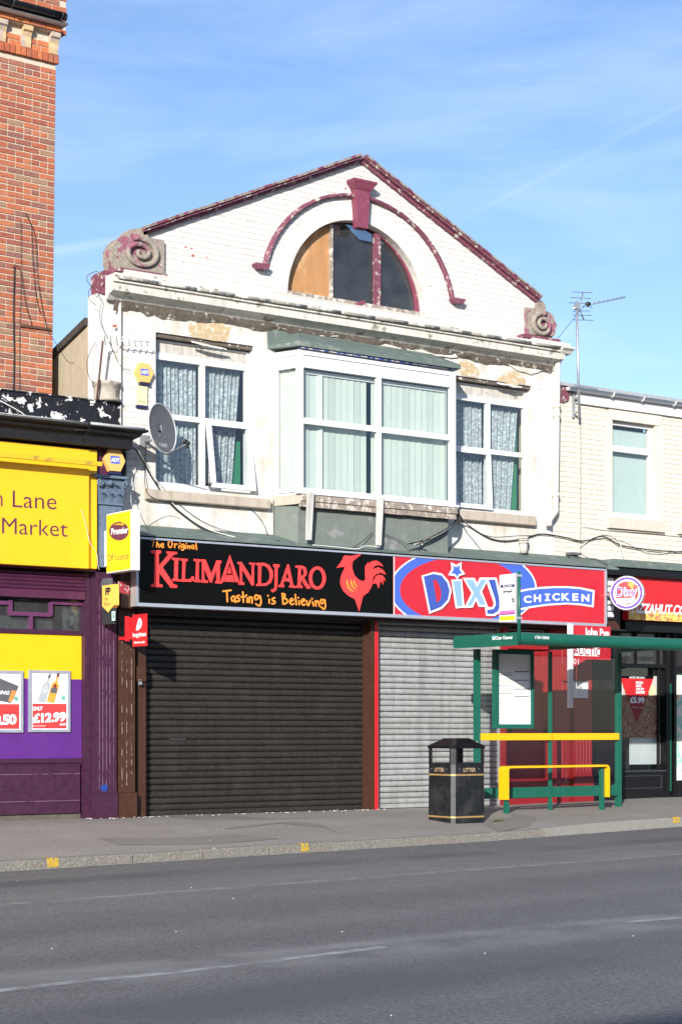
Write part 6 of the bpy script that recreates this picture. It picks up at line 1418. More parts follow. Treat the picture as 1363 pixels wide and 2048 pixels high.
# ---- round sign: a drum turned towards the street
rc = WP(1252, 1186, -0.95)
rs_ = thing('round_sign', 'round white drum shaped projecting sign with purple ring and red centre', 'sign', (rc.x, rc.y, rc.z-0.26))
vdir = (Vector((rc.x, rc.y, 0))-Vector((CX, CY, 0))).normalized(); nrm = Vector((-math.sin(math.radians(58)), -math.cos(math.radians(58)), 0))
nrm = Vector((-math.cos(math.radians(38)), -math.sin(math.radians(38)), 0)); tng = Vector((nrm.y*-1, nrm.x, 0)) 
if tng.dot(Vector((RX.x, RX.y, 0))) < 0: tng = -tng
RD = 0.265; up3 = Vector((0, 0, 1))
part('drum', MB().lathe([(0, -0.0), (RD-0.012, 0.0), (RD, -0.012), (RD, -0.125), (RD-0.01, -0.14), (0, -0.14)], rc, nrm, 48), m_alu, rs_)
def FD(a, b, off=0.0): return rc+tng*a+up3*b+nrm*(0.0015+off)
def disc(name, r0, mt_, off, hole=None, cx=0, cy=0, sx=1, sy=1):
    n = 44; o = [FD(cx+r0*sx*math.cos(2*math.pi*i/n), cy+r0*sy*math.sin(2*math.pi*i/n), off) for i in range(n)]
    h = [[FD(cx+hole*sx*math.cos(2*math.pi*i/n), cy+hole*sy*math.sin(2*math.pi*i/n), off) for i in range(n)]] if hole else []
    part(name, MB().prism(o, nrm*0.0005, h), mt_, rs_)
m_violet = mat('violet_print', (0.10, 0.02, 0.33), 0.35, 0.02)
disc('white_face', RD-0.014, m_white, 0.0); disc('violet_ring', RD-0.022, m_violet, 0.001, RD-0.06); disc('red_centre', RD-0.085, m_brred, 0.0012)
part('white_lettering', MB(), m_white, rs_) if False else None
def FDc(u, v, off=0.0): return FD(u, v, off)
text('white_outline', 'Dixy', FDc, (-0.165, 0.095), (0.165, 0.105), (-0.165, -0.10), m_white, rs_, 0.0022, bold=0.045, shear=0.0)
text('violet_lettering', 'Dixy', FDc, (-0.150, 0.085), (0.150, 0.095), (-0.150, -0.09), m_violet, rs_, 0.0030, bold=0.01)
part('banner', MB().prism([FD(-0.17, -0.085, 0.003), FD(0.13, -0.075, 0.003), FD(0.12, -0.15, 0.003), FD(-0.15, -0.165, 0.003)], nrm*0.0005), m_white, rs_)
text('violet_lettering', 'CHICKEN', FDc, (-0.145, -0.098), (0.11, -0.090), (-0.145, -0.146), m_violet, rs_, 0.005, bold=0.03)
hen = [(0.06,0.08),(0.02,0.12),(0.03,0.17),(0.05,0.15),(0.06,0.21),(0.08,0.17),(0.10,0.14),(0.11,0.10),(0.09,0.06)]
part('hen_mark', MB().prism([FD(a, b, 0.004) for a, b in hen], nrm*0.0005), m_orange, rs_); part('hen_comb', MB().prism([FD(a+0.05, b-0.02, 0.0045) for a, b in [(0.06,0.10),(0.09,0.15),(0.12,0.13),(0.12,0.08)]], nrm*0.0005), m_coral, rs_)
part('mounting', MB().box(rc.x-0.03, rc.x+0.05, rc.y+0.08, -0.42, rc.z-0.02, rc.z+0.02), m_steel, rs_)
# ---- pizza sign on the black shopfront
psx0 = WP(1256, 1200, -0.40).x; pz1_ = WP(1300, 1153, -0.40).z; pz0_ = WP(1300, 1241, -0.40).z; psm = WP(1300, 1222, -0.40).z
pz = thing('shop_sign', 'red pizza web address sign above the black shopfront', 'sign', (psx0+2, -0.40, pz0_))
part('panel', MB().box(psx0, 12, -0.40, -0.255, pz0_, pz1_), m_brred, pz); part('food_strip', MB().box(psx0+0.001, 12, -0.4016, -0.4003, pz0_+0.001, psm), m_food2, pz)
text('white_lettering', 'PIZZAHUT.CO.UK', onwall(-0.40), (1262, 1206), (1398, 1212), (1262, 1226), m_white, pz, 0.004, bold=0.03, shear=0.25)
# vent louvres between the signs
vb = thing('vent_panel', 'narrow white vented sign end between the red signs', 'vent', (WP(1218, 1190, -0.4).x, -0.4, WP(1218, 1240, -0.4).z))
vx0, vx1 = WP(1213, 1190, -0.42).x, WP(1226, 1190, -0.42).x; vz0_, vz1_ = WP(1219, 1236, -0.42).z, WP(1219, 1156, -0.42).z
part('back', MB().box(vx0, vx1, -0.42, -0.26, vz0_, vz1_), m_dgrey, vb)
for i in range(6):
    z_ = vz0_+0.02+(vz1_-vz0_-0.04)*i/6; part('louvre', MB().box(vx0+0.01, vx1-0.01, -0.435, -0.421, z_, z_+(0.07 if i != 3 else 0.04)), m_upvc, vb)
# ---- alarm boxes
def alarm(u, v, w_, y, label, sc_):
    c = WP(u, v, y); t = thing('alarm_box', label, 'alarm box', (c.x, y, c.z-0.15), 'orange burglar alarm boxes')
    def hexa(k, dy): return [(c.x+k*sc_*a, y+dy, c.z+k*sc_*b) for a, b in ((-1, 0.0), (-0.52, 0.95), (0.52, 0.95), (1, 0.0), (0.52, -0.95), (-0.52, -0.95))]
    m = MB(); A1 = hexa(1.0, 0.0); A2 = hexa(0.93, -0.07); A0 = hexa(1.0, -0.02); m.add(A1+A0+A2, [(0,1,2,3,4,5),(17,16,15,14,13,12)]+[(i, (i+1)%6, 6+(i+1)%6, 6+i) for i in range(6)]+[(6+i, 6+(i+1)%6, 12+(i+1)%6, 12+i) for i in range(6)]); part('case', m, m_adt, t)
    part('lens', MB().box(c.x-0.07*sc_/0.15, c.x+0.09*sc_/0.15, y-0.06, y-0.005, c.z-sc_*1.15, c.z-sc_*0.952), m_adtb, t)
    k = sc_; q_ = [(-0.45, 0.35), (0.4, 0.35), (0.4, -0.28), (-0.45, -0.28)]
    part('blue_badge', MB().prism([(c.x+a*k, y-0.0705, c.z+b*k) for a, b in q_], (0, -0.0015, 0)), m_blue, t)
    text('white_lettering', 'ADT', lambda a, b, o=0: Vector((c.x+a*k, y-0.0725-o, c.z+b*k)), (-0.40, 0.20), (0.36, 0.20), (-0.40, -0.14), m_white, t, 0.001, bold=0.04)
alarm(226, 922, 40, -0.24, 'orange hexagonal alarm box below the black cornice beside the yellow sign', 0.155)
alarm(285, 747, 36, 0.0, 'faded orange hexagonal alarm box on the white wall beside the upper window', 0.14)
a0, a1_, b0, b1 = rect(274, 771, 295, 816, -0.04)
sp = thing('alarm_plaque', 'pale yellow vertical plaque beneath the faded alarm box on the white wall', 'plaque', ((a0+a1_)/2, 0, b0))
part('plate', MB().box(a0, a1_, -0.04, 0, b0+0.03, b1), mat('faded_yellow_plate', (0.76, 0.66, 0.36), 0.5, 0.08), sp); part('foot_strip', MB().box(a0, a1_, -0.042, 0, b0-0.01, b0+0.028), m_adtb, sp)
for i, s in enumerate(('THE', 'SECURITY', 'CENTRE')): text('grey_lettering', s, onwall(-0.04), (279-(3 if i == 1 else 0), 776+i*6), (289+(2 if i == 1 else 0), 777.5+i*6), (279-(3 if i == 1 else 0), 780+i*6), m_lgrey, sp, 0.002)
text('grey_lettering', '241181', onwall(-0.04), (277, 801), (291, 803), (277, 804.5), m_dgrey, sp, 0.002, bold=0.02)
# ---- estate agent style board
ab = thing('auction_board', 'red and white auction board on a white post, partly hidden behind the shelter roof', 'board', (WP(1140, 1420, -0.75).x, -0.75, WP(1140, 1416, -0.75).z))
p0, p1, z0_, z1_ = rect(1135, 1250, 1144.5, 1416, -0.75)
part('post', MB().box(p0+0.01, p1-0.01, -0.77, -0.72, z0_, z1_+0.02), m_upvc, ab)
q0x, q1x = p1+0.002, WP(1220, 1300, -0.78).x; zt_ = WP(1190, 1252, -0.78).z; zwh1 = WP(1170, 1290, -0.78).z; zwh0 = WP(1170, 1312, -0.78).z; zr0 = WP(1150, 1333, -0.78).z
bd = [(q0x, zr0), (q1x-0.32, zwh0-0.002), (q1x-0.10, zwh0-0.01), (q1x, zwh1), (q1x, zt_), (p0+0.02, zt_+0.0), (p0+0.02, zt_-0.1), (q0x, zt_-0.1)]
part('red_board', MB().prism([(q0x, -0.78, zr0), (q0x+0.25, -0.78, zwh0-0.05), (q1x, -0.78, zwh0-0.05), (q1x, -0.78, zt_), (q0x, -0.78, zt_)], (0, 0.010, 0)), m_signred, ab)
part('white_band', MB().box(q0x+0.001, WP(1198, 1300, -0.78).x, -0.7825, -0.7805, zwh0, zwh1+0.02), m_white, ab)
FB = onwall(-0.78)
text('white_lettering', 'John Pye', FB, (1168, 1255), (1217, 1258.5), (1168, 1276), m_white, ab, 0.002, bold=0.03)
text('red_lettering', 'AUCTIONS', onwall(-0.7825), (1145, 1293), (1221, 1297), (1145, 1310), m_red, ab, 0.002, bold=0.02)
text('white_lettering', '01', FB, (1145, 1317), (1156, 1318), (1145, 1328), m_white, ab, 0.002)
# ---- posters in snap frames
def poster(u0, v0, u1, v1, label):
    y = -0.045; a, b, c, d = rect(u0, v0, u1, v1, y); t = thing('poster_frame', label, 'poster', ((a+b)/2, y, c), 'snap frame posters on the purple window panel')
    f = 0.035; m = MB(); m.box(a, b, y-0.012, -0.031, d-f, d).box(a, b, y-0.012, -0.031, c, c+f).box(a, a+f, y-0.012, -0.031, c+f, d-f).box(b-f, b, y-0.012, -0.031, c+f, d-f)
    part('frame', m, m_alu, t); part('paper', MB().box(a+f, b-f, y, -0.0311, c+f, d-f), m_paper, t); zmid_ = c+(d-c)*0.46
    part('red_panel', MB().box(a+f+0.02, b-f-0.015, y-0.0012, y-0.0003, c+f+0.01, zmid_), m_coral, t); return t, onwall(y), a, b, c, d
t, F_, *_ = poster(57.5, 1340, 140.5, 1464, 'framed price poster with two spirit bottles and a red panel reading 12.99')
cP = lambda p: (p[0]/7.572, 1330+p[1]/7.572)
text('price', '£12.99', F_, (495, 735), (1003, 708), (495, 885), m_white, t, 0.003, bold=0.05, conv=cP, space=0.9)
text('white_lettering', 'ONLY', F_, (490, 632), (650, 625), (490, 692), m_white, t, 0.003, bold=0.045, conv=cP, space=0.95); text('white_lettering', 'EACH', F_, (910, 885), (1003, 880), (910, 917), m_white, t, 0.003, bold=0.045, conv=cP)
text('white_lettering', 'WHILE STOCKS LAST', F_, (495, 917), (690, 912), (495, 932), m_white, t, 0.003, bold=0.02, conv=cP)
def bottle(cx, ctop, cbot, w_, lean, mg, mc, ml):
    def B(s, k): # s along 0 top..1 bottom, k half-width units
        return cP((cx+lean*(1-s)+k*w_, ctop+(cbot-ctop)*s+k*w_*0.18))
    body = [B(0.14, -0.28), B(0.14, 0.28), B(0.28, 0.30), B(0.38, 0.95), B(0.5, 1), B(1, 1), B(1, -1), B(0.5, -1), B(0.38, -0.95), B(0.28, -0.30)]
    shapes('printed_bottle', F_, [body], mg, t, 0.002, thick=0.0004); shapes('printed_cap', F_, [[B(0, -0.32), B(0, 0.32), B(0.14, 0.30), B(0.14, -0.30)]], mc, t, 0.0026, thick=0.0004)
    shapes('printed_label', F_, [[B(0.5, -0.8), B(0.5, 0.8), B(0.68, 0.8), B(0.68, -0.8)]], ml, t, 0.0032, thick=0.0004)
    shapes('printed_label', F_, [ell(*B(0.44, 0), w_*0.5/7.572, w_*0.55/7.572, 12)], mc if cx > 700 else ml, t, 0.0030, thick=0.0004)
bottle(630, 140, 562, 56, 130, mat('clear_bottle_print', (0.36, 0.39, 0.41), 0.4, 0.1, 60), m_dgrey, m_lgrey)
bottle(765, 122, 568, 58, 125, mat('amber_bottle_print', (0.80, 0.33, 0.05), 0.4, 0.12, 60), mat('maroon_cap_print', (0.22, 0.03, 0.03), 0.4), m_dgrey)
shapes('printed_badge', F_, [ell(*cP((962, 500)), 4, 4.4, 14)], mat('teal_print', (0.12, 0.42, 0.33), 0.4), t, 0.002)
t, F_, *_ = poster(-42, 1340, 46.5, 1465, 'framed price poster with a black multipack of lager and a red panel ending .50')
text('price', '£8.50', F_, (-200, 760), (253, 742), (-200, 920), m_white, t, 0.003, bold=0.05, conv=cP, space=0.9)
text('white_lettering', 'PACK', F_, (-150, 632), (5, 640), (-150, 700), m_white, t, 0.003, bold=0.045, conv=cP)
shapes('printed_pack', F_, [[cP(p) for p in ((-220, 150), (0, 200), (285, 318), (225, 470), (165, 575), (-220, 500))]], m_dgrey, t, 0.002)
shapes('printed_glass', F_, [[cP(p) for p in ((180, 380), (252, 398), (205, 520), (160, 560), (130, 545))]], mat('lager_print', (0.72, 0.25, 0.07), 0.4), t, 0.004)
text('white_lettering', 'CARLING', F_, (-190, 372), (150, 395), (-200, 428), m_white, t, 0.004, bold=0.03, conv=cP, shear=0.15)
shapes('printed_badge', F_, [ell(*cP((245, 508)), 4, 4.4, 14)], mat('teal_print', (0.12, 0.42, 0.33), 0.4), t, 0.0055)
# ---- pizza poster in the black shop window
cZ = lambda p: (1200+p[0]/5.853, 1270+p[1]/5.853)
yz_ = 0.024; a, b, c, d = rect(1238, 1352, 1315.5, 1475, yz_)
zp_ = thing('pizza_poster', 'pizza offer poster with red triangle in the black shop window', 'poster', ((a+b)/2, yz_, c))
part('picture', MB().box(a, b, yz_, yz_+0.003, c, d), m_food, zp_)
FZ = onwall(yz_)
shapes('pale_table', FZ, [[cZ(p) for p in ((230, 505), (290, 700), (228, 710))], [cZ(p) for p in ((618, 482), (672, 482), (672, 700), (560, 715), (600, 560))]], mat('pale_table_print', (0.50, 0.48, 0.44), 0.4, 0.1, 20), zp_, 0.0008)
shapes('dip_pot', FZ, [[cZ(p) for p in ell(600, 650, 42, 62, 20)]], mat('dip_print', (0.66, 0.60, 0.32), 0.4), zp_, 0.0014)
shapes('black_banner', FZ, [[cZ(p) for p in ((225, 480), (618, 480), (612, 515), (232, 505))]], m_sblack, zp_, 0.0016)
shapes('red_triangle', FZ, [[cZ(p) for p in ((235, 507), (612, 515), (545, 712), (302, 700))]], m_brred, zp_, 0.0016); shapes('dark_red_tip', FZ, [[cZ(p) for p in ((302, 700), (545, 712), (418, 1035))]], m_red, zp_, 0.0016)
text('white_lettering', 'LIMITED TIME ONLY!', FZ, (332, 486), (515, 489), (332, 508), m_white, zp_, 0.0050, bold=0.02, conv=cZ)
for i, s in enumerate(('PIZZA', 'SIZE', 'CRUST', 'RECIPE')):
    text('white_lettering', s, FZ, (410, 543+38*i), (410+(86, 64, 96, 104)[i], 544+38*i), (410, 572+38*i), m_white, zp_, 0.0050, bold=0.045, conv=cZ); text('dark_lettering', 'ANY', FZ, (338, 541+38*i), (398, 542+38*i), (338, 570+38*i), m_red, zp_, 0.0050, bold=0.03, conv=cZ)
text('price', '£5.99', FZ, (340, 722), (510, 728), (340, 798), m_white, zp_, 0.0050, bold=0.045, conv=cZ); text('white_lettering', 'Collection only', FZ, (365, 838), (483, 842), (365, 855), m_white, zp_, 0.0050, conv=cZ)
# ================================================================ BUS SHELTER
PY = -1.64
hx = lambda x: hp(x, PY)
pxs = [WP(953, 1400, PY).x, WP(1099, 1400, PY).x, WP(1235, 1400, PY).x]
zR = 2.43; yA, yB = -3.02, -1.58; rxl = 0.62; RZ0 = zR-0.165
bs = thing('bus_shelter', 'green bus shelter with yellow rails and clear panels in front of the takeaways', 'bus shelter', (pxs[1], PY, hp(pxs[1], PY)))
for i, x in enumerate(pxs+[WP(1362, 1400, PY).x+0.45, 7.6]):
    w_ = (0.036, 0.022, 0.036, 0.02, 0.036)[i]
    part('post', MB().box(x-w_, x+w_, PY-w_, PY+w_, hp(x, PY)-0.02, RZ0-0.002), m_sgreen, bs)
# roof: rounded front fascia, end fascia, soffit
m = MB(); xr = 8.2; rr = 0.085; n = 8
prof = [(yB, zR), (yA+rr, zR)]+[(yA+rr-rr*math.sin(math.pi*j/n), zR-rr+rr*math.cos(math.pi*j/n)) for j in range(1, n)]+[(yA+rr, zR-2*rr+0.0), (yA+0.14, RZ0)]
prof2 = prof[1:]+[(yA+0.14, zR-0.012)]
vs = [(xx, y, z) for xx in (rxl+0.05, xr) for y, z in prof2]; k = len(prof2)
m.add(vs, [(j, (j+1) % k, k+(j+1) % k, k+j) for j in range(k)]+[tuple(range(k)), tuple(range(k, 2*k))[::-1]], False)
part('front_fascia', m, m_sgreen, bs)
m = MB(); pr = []
for (cy, cz_, a0) in ((yB-0.05, zR-0.05, 0), (yA+rr, zR-rr, 90), (yA+rr, RZ0+rr-0.005, 180), (yB-0.05, RZ0+0.05, 270)):
    r_ = 0.05 if cy > -2 else rr
    for j in range(5): a = math.radians(a0+22.5*j); pr.append((rxl, cy+r_*math.cos(a), cz_+r_*math.sin(a)))
m.prism(pr, (0.045, 0, 0)); part('end_fascia', m, m_sgreen, bs)
part('rear_beam', MB().box(rxl+0.046, xr, yB-0.06, yB, RZ0+0.08, zR-0.01), m_sgreen, bs)
part('roof_sheet', MB().box(rxl+0.046, xr, yA+0.142, yB-0.062, zR-0.05, zR-0.03), mat('dark_roof_sheet', (0.03, 0.035, 0.035), 0.5, 0.1), bs)
for x in (pxs[0], pxs[1], pxs[2]): part('roof_arm', MB().box(x-0.03, x+0.03, yA+0.142, yB-0.062, RZ0+0.02, zR-0.052), m_sgreen, bs)
FE = onside(rxl)
text('white_lettering', 'Clear Channel', FE, (990.5, 1272.4), (1023.5, 1271), (990.5, 1279.4), m_white, bs, 0.002, bold=0.02)
shapes('blue_badge', FE, [[(983.5, 1273), (989.5, 1271.5), (989.5, 1279), (984.5, 1280)]], m_white, bs, 0.0015); shapes('blue_badge', FE, [[(984.5, 1273.5), (989, 1271.5), (989, 1275.5), (985.5, 1276.5)]], mat('cyan_print', (0.02, 0.40, 0.75), 0.4), bs, 0.0035)
text('white_lettering', '1704 0060', onwall(yA), (1068.5, 1271.5), (1097, 1272.4), (1068.5, 1277.8), m_white, bs, 0.003, bold=0.01)
# panels, rails
ga = [(pxs[0]+0.055, pxs[1]-0.04), (pxs[1]+0.04, pxs[2]-0.055), (pxs[2]+0.055, WP(1362, 1400, PY).x+0.40)]
for i, (a, b) in enumerate(ga[:2]): part('clear_panel', MB().add([(a, PY, 0.36), (b, PY, 0.36), (b, PY, RZ0-0.05), (a, PY, RZ0-0.05)], [(0,1,2,3)]), m_sglass, bs)
zy1 = WP(1100, 1466.5, PY-0.06).z; zy0 = WP(1100, 1480, PY-0.06).z
for (a, b) in ga[:2]: part('yellow_rail', MB().box(a-0.02, b+0.015, PY-0.065, PY-0.02, zy0, zy1), m_syel, bs)
zg1 = WP(1100, 1573, PY).z; zg0_ = WP(1100, 1594, PY).z
part('lower_rail', MB().box(pxs[0]+0.052, pxs[1]-0.037, PY-0.03, PY+0.03, zg0_, zg1).box(pxs[1]+0.037, pxs[2]-0.052, PY-0.03, PY+0.03, zg0_, zg1), m_sgreen, bs)
part('rail_bracket', MB().box(pxs[2]-0.12, pxs[2]-0.053, PY-0.05, PY-0.031, zg0_, zg1+0.02), m_sgreen, bs)
# timetable case
a, b, c, d = rect(986.5, 1300, 1063.5, 1457, PY-0.06)
c = WP(1025, 1457, PY-0.06).z; d = WP(1025, 1300, PY-0.06).z
f = 0.06; tt = part('timetable_case', MB().box(a, b, PY-0.10, PY-0.02, c, c+f).box(a, b, PY-0.10, PY-0.02, d-f, d).box(a, a+f, PY-0.10, PY-0.02, c+f, d-f).box(b-f*0.6, b, PY-0.10, PY-0.02, c+f, d-f), m_sgreen, bs)
part('timetable_sheet', MB().box(a+f, b-f*0.6, PY-0.06, PY-0.04, c+f, d-f), m_paper, tt)
FT = onwall(PY-0.06); cT = lambda p: (980+p[0]/11.378, 1290+p[1]/11.378)
bars = [[(175, y), (497, y), (497, y+h), (175, y+h)] for y, h in ((628, 8), (672, 15), (905, 15), (1095, 13), (1333, 13), (1562, 15))]+[[(545, y), (880, y), (880, y+h), (545, y+h)] for y, h in ((595, 22), (795, 18), (992, 22), (1083, 5), (1155, 22))]
shapes('printed_bars', FT, T1(bars, cT), m_dgrey, tt, 0.001, thick=0.0005)
tin = [[(200, y), (500, y), (500, y+h), (200, y+h)] for y, h in ((770, 90), (980, 75), (1200, 90), (1430, 90), (1640, 50))]+[[(560, 905), (740, 905), (740, 960), (560, 960)]]
shapes('printed_tables', FT, T1(tin, cT), mat('pale_yellow_print', (0.66, 0.67, 0.55), 0.5, 0.2, 60), tt, 0.001, thick=0.0005)
# perch seat under the roof
ya, yb2 = -2.12, -1.90
bx0_, bx1_ = WP(1003, 1600, -2.11).x+0.13, WP(1220, 1600, -2.11).x-0.10
bench = thing('perch_bench', 'yellow topped perch bench on green legs inside the bus shelter', 'bench', ((bx0_+bx1_)/2, -2.0, hp(2.2, -2.0)))
zS = WP(1110, 1531, -2.1).z
sw = 0.20; yc = -2.0
def strap(ya_, yb_):
    m = MB(); x0, x1 = bx0_-0.02, bx1_+0.10; th = 0.028; zl0 = WP(1010, 1600, -2.1).z; pts_o = []; r_ = 0.06
    pts_o = [(x0, zl0)]+[(x0+r_-r_*math.cos(t), zS-r_+r_*math.sin(t)) for t in [math.pi/2*j/5 for j in range(6)]]+[(x1-r_+r_*math.sin(t), zS-r_+r_*math.cos(t)) for t in [math.pi/2*j/5 for j in range(6)]]+[(x1, zl0)]
    r2 = r_-th
    pts_i = [(x1-th, zl0)]+[(x1-r_+r2*math.cos(t), zS-r_+r2*math.sin(t)) for t in [math.pi/2*j/5 for j in range(6)]]+[(x0+r_-r2*math.sin(t), zS-r_+r2*math.cos(t)) for t in [math.pi/2*j/5 for j in range(6)]]+[(x0+th, zl0)]
    m.prism([(x, ya_, z) for x, z in pts_o+pts_i], (0, yb_-ya_, 0)); return m
part('seat', strap(yc-0.095, yc+0.095), m_syel, bench)
for x in (bx0_+0.04, bx1_+0.03): part('leg', MB().box(x-0.028, x+0.028, yc-0.028, yc+0.028, hp(x, yc)-0.01, zS-0.03), m_sgreen, bench)
# ================================================================ BUS STOP FLAG
fyy = -2.99; fx = WP(1037, 1200, fyy).x
fg = thing('bus_stop_flag', 'white bus stop flag on a green pole at the shelter corner', 'bus stop sign', (fx, fyy, RZ0-0.02))
zf1 = WP(1037, 1146, fyy).z; zf0 = WP(1037, 1241.5, fyy).z
part('pole', MB().tube([(fx, fyy, RZ0+0.02), (fx, fyy, zf1+0.02)], 0.022, 12), m_sgreen, fg)
yo = XP(998.5, 1200, fx).y
part('plate', MB().box(fx-0.004, fx+0.004, fyy+0.04, yo, zf0, zf1), m_white, fg); part('edge_channel', MB().box(fx-0.014, fx+0.014, fyy+0.022, fyy+0.05, zf0-0.005, zf1+0.005), m_alu, fg)
part('clamp', MB().box(fx-0.03, fx+0.03, fyy-0.03, fyy+0.022, zf1-0.05, zf1-0.02), m_alu, fg); part('clamp', MB().box(fx-0.03, fx+0.03, fyy-0.03, fyy+0.022, zf0+0.02, zf0+0.05), m_alu, fg)
FF = onside(fx-0.004); cF = lambda p: (980+p[0]/12.05, 1130+p[1]/12.05)
shapes('navy_band', FF, T1([[(240,480),(585,460),(585,525),(242,550)]], cF), m_navy, fg, 0.0015)
text('white_lettering', 'Bus Stop', FF, (305, 492), (525, 478), (305, 535), m_white, fg, 0.0035, bold=0.02, conv=cF)
shapes('pink_band', FF, T1([[(228,1110),(590,1085),(590,1160),(228,1190)]], cF), mat('pink_print', (0.72, 0.10, 0.42), 0.4, 0.02), fg, 0.0015); shapes('navy_line', FF, T1([[(228,1192),(590,1162),(590,1185),(228,1212)]], cF), m_dgrey, fg, 0.0015)
shapes('yellow_band', FF, T1([[(225,1240),(590,1215),(590,1325),(228,1345)]], cF), mat('lemon_print', (0.85, 0.80, 0.02), 0.4, 0.02), fg, 0.0015)
text('white_lettering', "let's journey together", FF, (250, 1135), (570, 1112), (250, 1150), m_white, fg, 0.0035, conv=cF)
text('grey_lettering', 'connect', FF, (365, 300), (540, 290), (365, 335), m_lgrey, fg, 0.0035, conv=cF); text('grey_lettering', 'Trinity', FF, (245, 765), (405, 752), (245, 820), m_lgrey, fg, 0.0035, conv=cF); text('grey_lettering', 'Gardens', FF, (245, 860), (475, 845), (245, 915), m_lgrey, fg, 0.0035, conv=cF)
shapes('black_disc', FF, [[cF(p) for p in ell(552, 845, 34, 58, 20)]], m_sblack, fg, 0.0035); text('white_lettering', 'A', FF, (535, 815), (570, 812), (535, 875), m_white, fg, 0.0055, bold=0.04, conv=cF)
shapes('bus_mark', FF, [[cF(p) for p in ((310,595),(525,580),(525,655),(500,660),(490,640),(470,665),(420,668),(400,650),(340,668),(310,680))]], m_dgrey, fg, 0.0035); shapes('bus_windows', FF, T1([[(325+k*48,605-k*3),(362+k*48,602-k*3),(362+k*48,625-k*3),(325+k*48,628-k*3)] for k in range(4)], cF), m_white, fg, 0.0055)
# ================================================================ LITTER BIN
BX, BY = GP(905, 1651, hp(-0.6, -3.15)).x, GP(905, 1651, hp(-0.6, -3.15)).y
BXc, BYc = BX+0.275, BY+0.275; zb0 = min(hp(BXc+a*0.25, BYc+b*0.25) for a in (-1, 1) for b in (-1, 1))
bn = thing('litter_bin', 'black square litter bin with pyramid lid and gold bands beside the bus shelter', 'litter bin', (BXc, BYc, zb0))
def octo(h, z, c=0.045):
    h *= 1.06
    return [(BXc-h+c, BYc-h, z), (BXc+h-c, BYc-h, z), (BXc+h, BYc-h+c, z), (BXc+h, BYc+h-c, z), (BXc+h-c, BYc+h, z), (BXc-h+c, BYc+h, z), (BXc-h, BYc+h-c, z), (BXc-h, BYc-h+c, z)]
def loft(levels, cap=(True, True)):
    m = MB(); vs = [p for l in levels for p in l]; n = 8
    fs = [(i*n+k, i*n+(k+1) % n, (i+1)*n+(k+1) % n, (i+1)*n+k) for i in range(len(levels)-1) for k in range(n)]
    if cap[0]: fs.append(tuple(range(n))[::-1])
    if cap[1]: fs.append(tuple(range((len(levels)-1)*n, len(levels)*n)))
    return m.add(vs, fs)
zz1 = zb0+0.76
part('body', loft([octo(0.262, zb0-0.01), octo(0.258, zz1)]), m_binb, bn)
part('hood_band', loft([octo(0.262, zz1+0.001), octo(0.262, zz1+0.02)], (True, True)), m_binb, bn)
for s in ((-1, -1), (1, -1), (1, 1), (-1, 1)):
    cx_, cy_ = BXc+s[0]*0.2775, BYc+s[1]*0.2775; c = 0.055
    m = MB().prism([(cx_-s[0]*0.045, cy_, zz1+0.021), (cx_-s[0]*c*1.3, cy_, zz1+0.021), (cx_-s[0]*c*1.3, cy_-s[1]*0.03, zz1+0.021), (cx_-s[0]*0.03, cy_-s[1]*c*1.3, zz1+0.021), (cx_, cy_-s[1]*c*1.3, zz1+0.021), (cx_, cy_-s[1]*0.045, zz1+0.021)], (0, 0, 0.185))
    part('corner_post', m, m_binb, bn)
part('lid', loft([octo(0.268, zz1+0.207), octo(0.272, zz1+0.235), octo(0.265, zz1+0.245), octo(0.13, zz1+0.335, 0.03), octo(0.12, zz1+0.340, 0.03)]), m_black, bn)
# corner strips and gold bands wrap the body
def strip8(z0, z1, e, mt_, name, faces):
    a = octo(0.262+e-0.004*(z0-zb0)/0.76, z0); b = octo(0.262+e-0.004*(z1-zb0)/0.76, z1); m = MB()
    for k in faces: m.add([a[k], a[(k+1) % 8], b[(k+1) % 8], b[k]], [(0,1,2,3)])
    return part(name, m, mt_, bn)
strip8(zb0+0.0, zz1+0.2, 0.0015, m_bins, 'corner_strip', [7]); strip8(zb0+0.0, zz1+0.2, 0.0015, m_bins, 'corner_strip', [1, 3, 5])
for z_ in (zb0+0.07, zb0+0.615): strip8(z_, z_+0.022, 0.003, m_gold, 'gold_band', [0, 2, 4, 6]); strip8(z_, z_+0.022, 0.0032, mat('bright_gold', (0.50, 0.36, 0.12), 0.35, 0.05), 'gold_band', [7])
FLx = lambda a, b, o=0.0: Vector((BXc-0.2777+0.003-o-0.0035, BYc-a, zz1+b)); FLy = lambda a, b, o=0.0: Vector((BXc+a, BYc-0.2777+0.003-o-0.0035, zz1+b))
for F_ in (FLx, FLy): text('gold_lettering', 'LITTER', F_, (-0.105, -0.045), (0.095, -0.045), (-0.105, -0.095), mat('dull_gold_print', (0.50, 0.34, 0.20), 0.4), bn, 0.001, bold=0.005)
for F_ in (FLx, FLy):
    m = MB()
    for a in (-0.17, 0.15): c_ = F_(a, -0.06); m.prism([F_(a+0.007*math.cos(t), -0.06+0.007*math.sin(t)) for t in [i*math.pi/4 for i in range(8)]], F_(0, 0, 0.004)-F_(0, 0, 0))
    part('rivet', m, m_steel, bn)
dr_ = MB(); c = Vector((BXc+0.12, BYc-0.20, zz1+0.285)); dr_.prism([c+Vector((0.09*math.cos(t)*R.uniform(0.8, 1.1), 0.01*math.sin(t), 0.016*math.sin(t))) for t in [i*math.pi/6 for i in range(12)]], (0, 0.004, 0.0)); part('bird_dropping', dr_, m_white, bn)
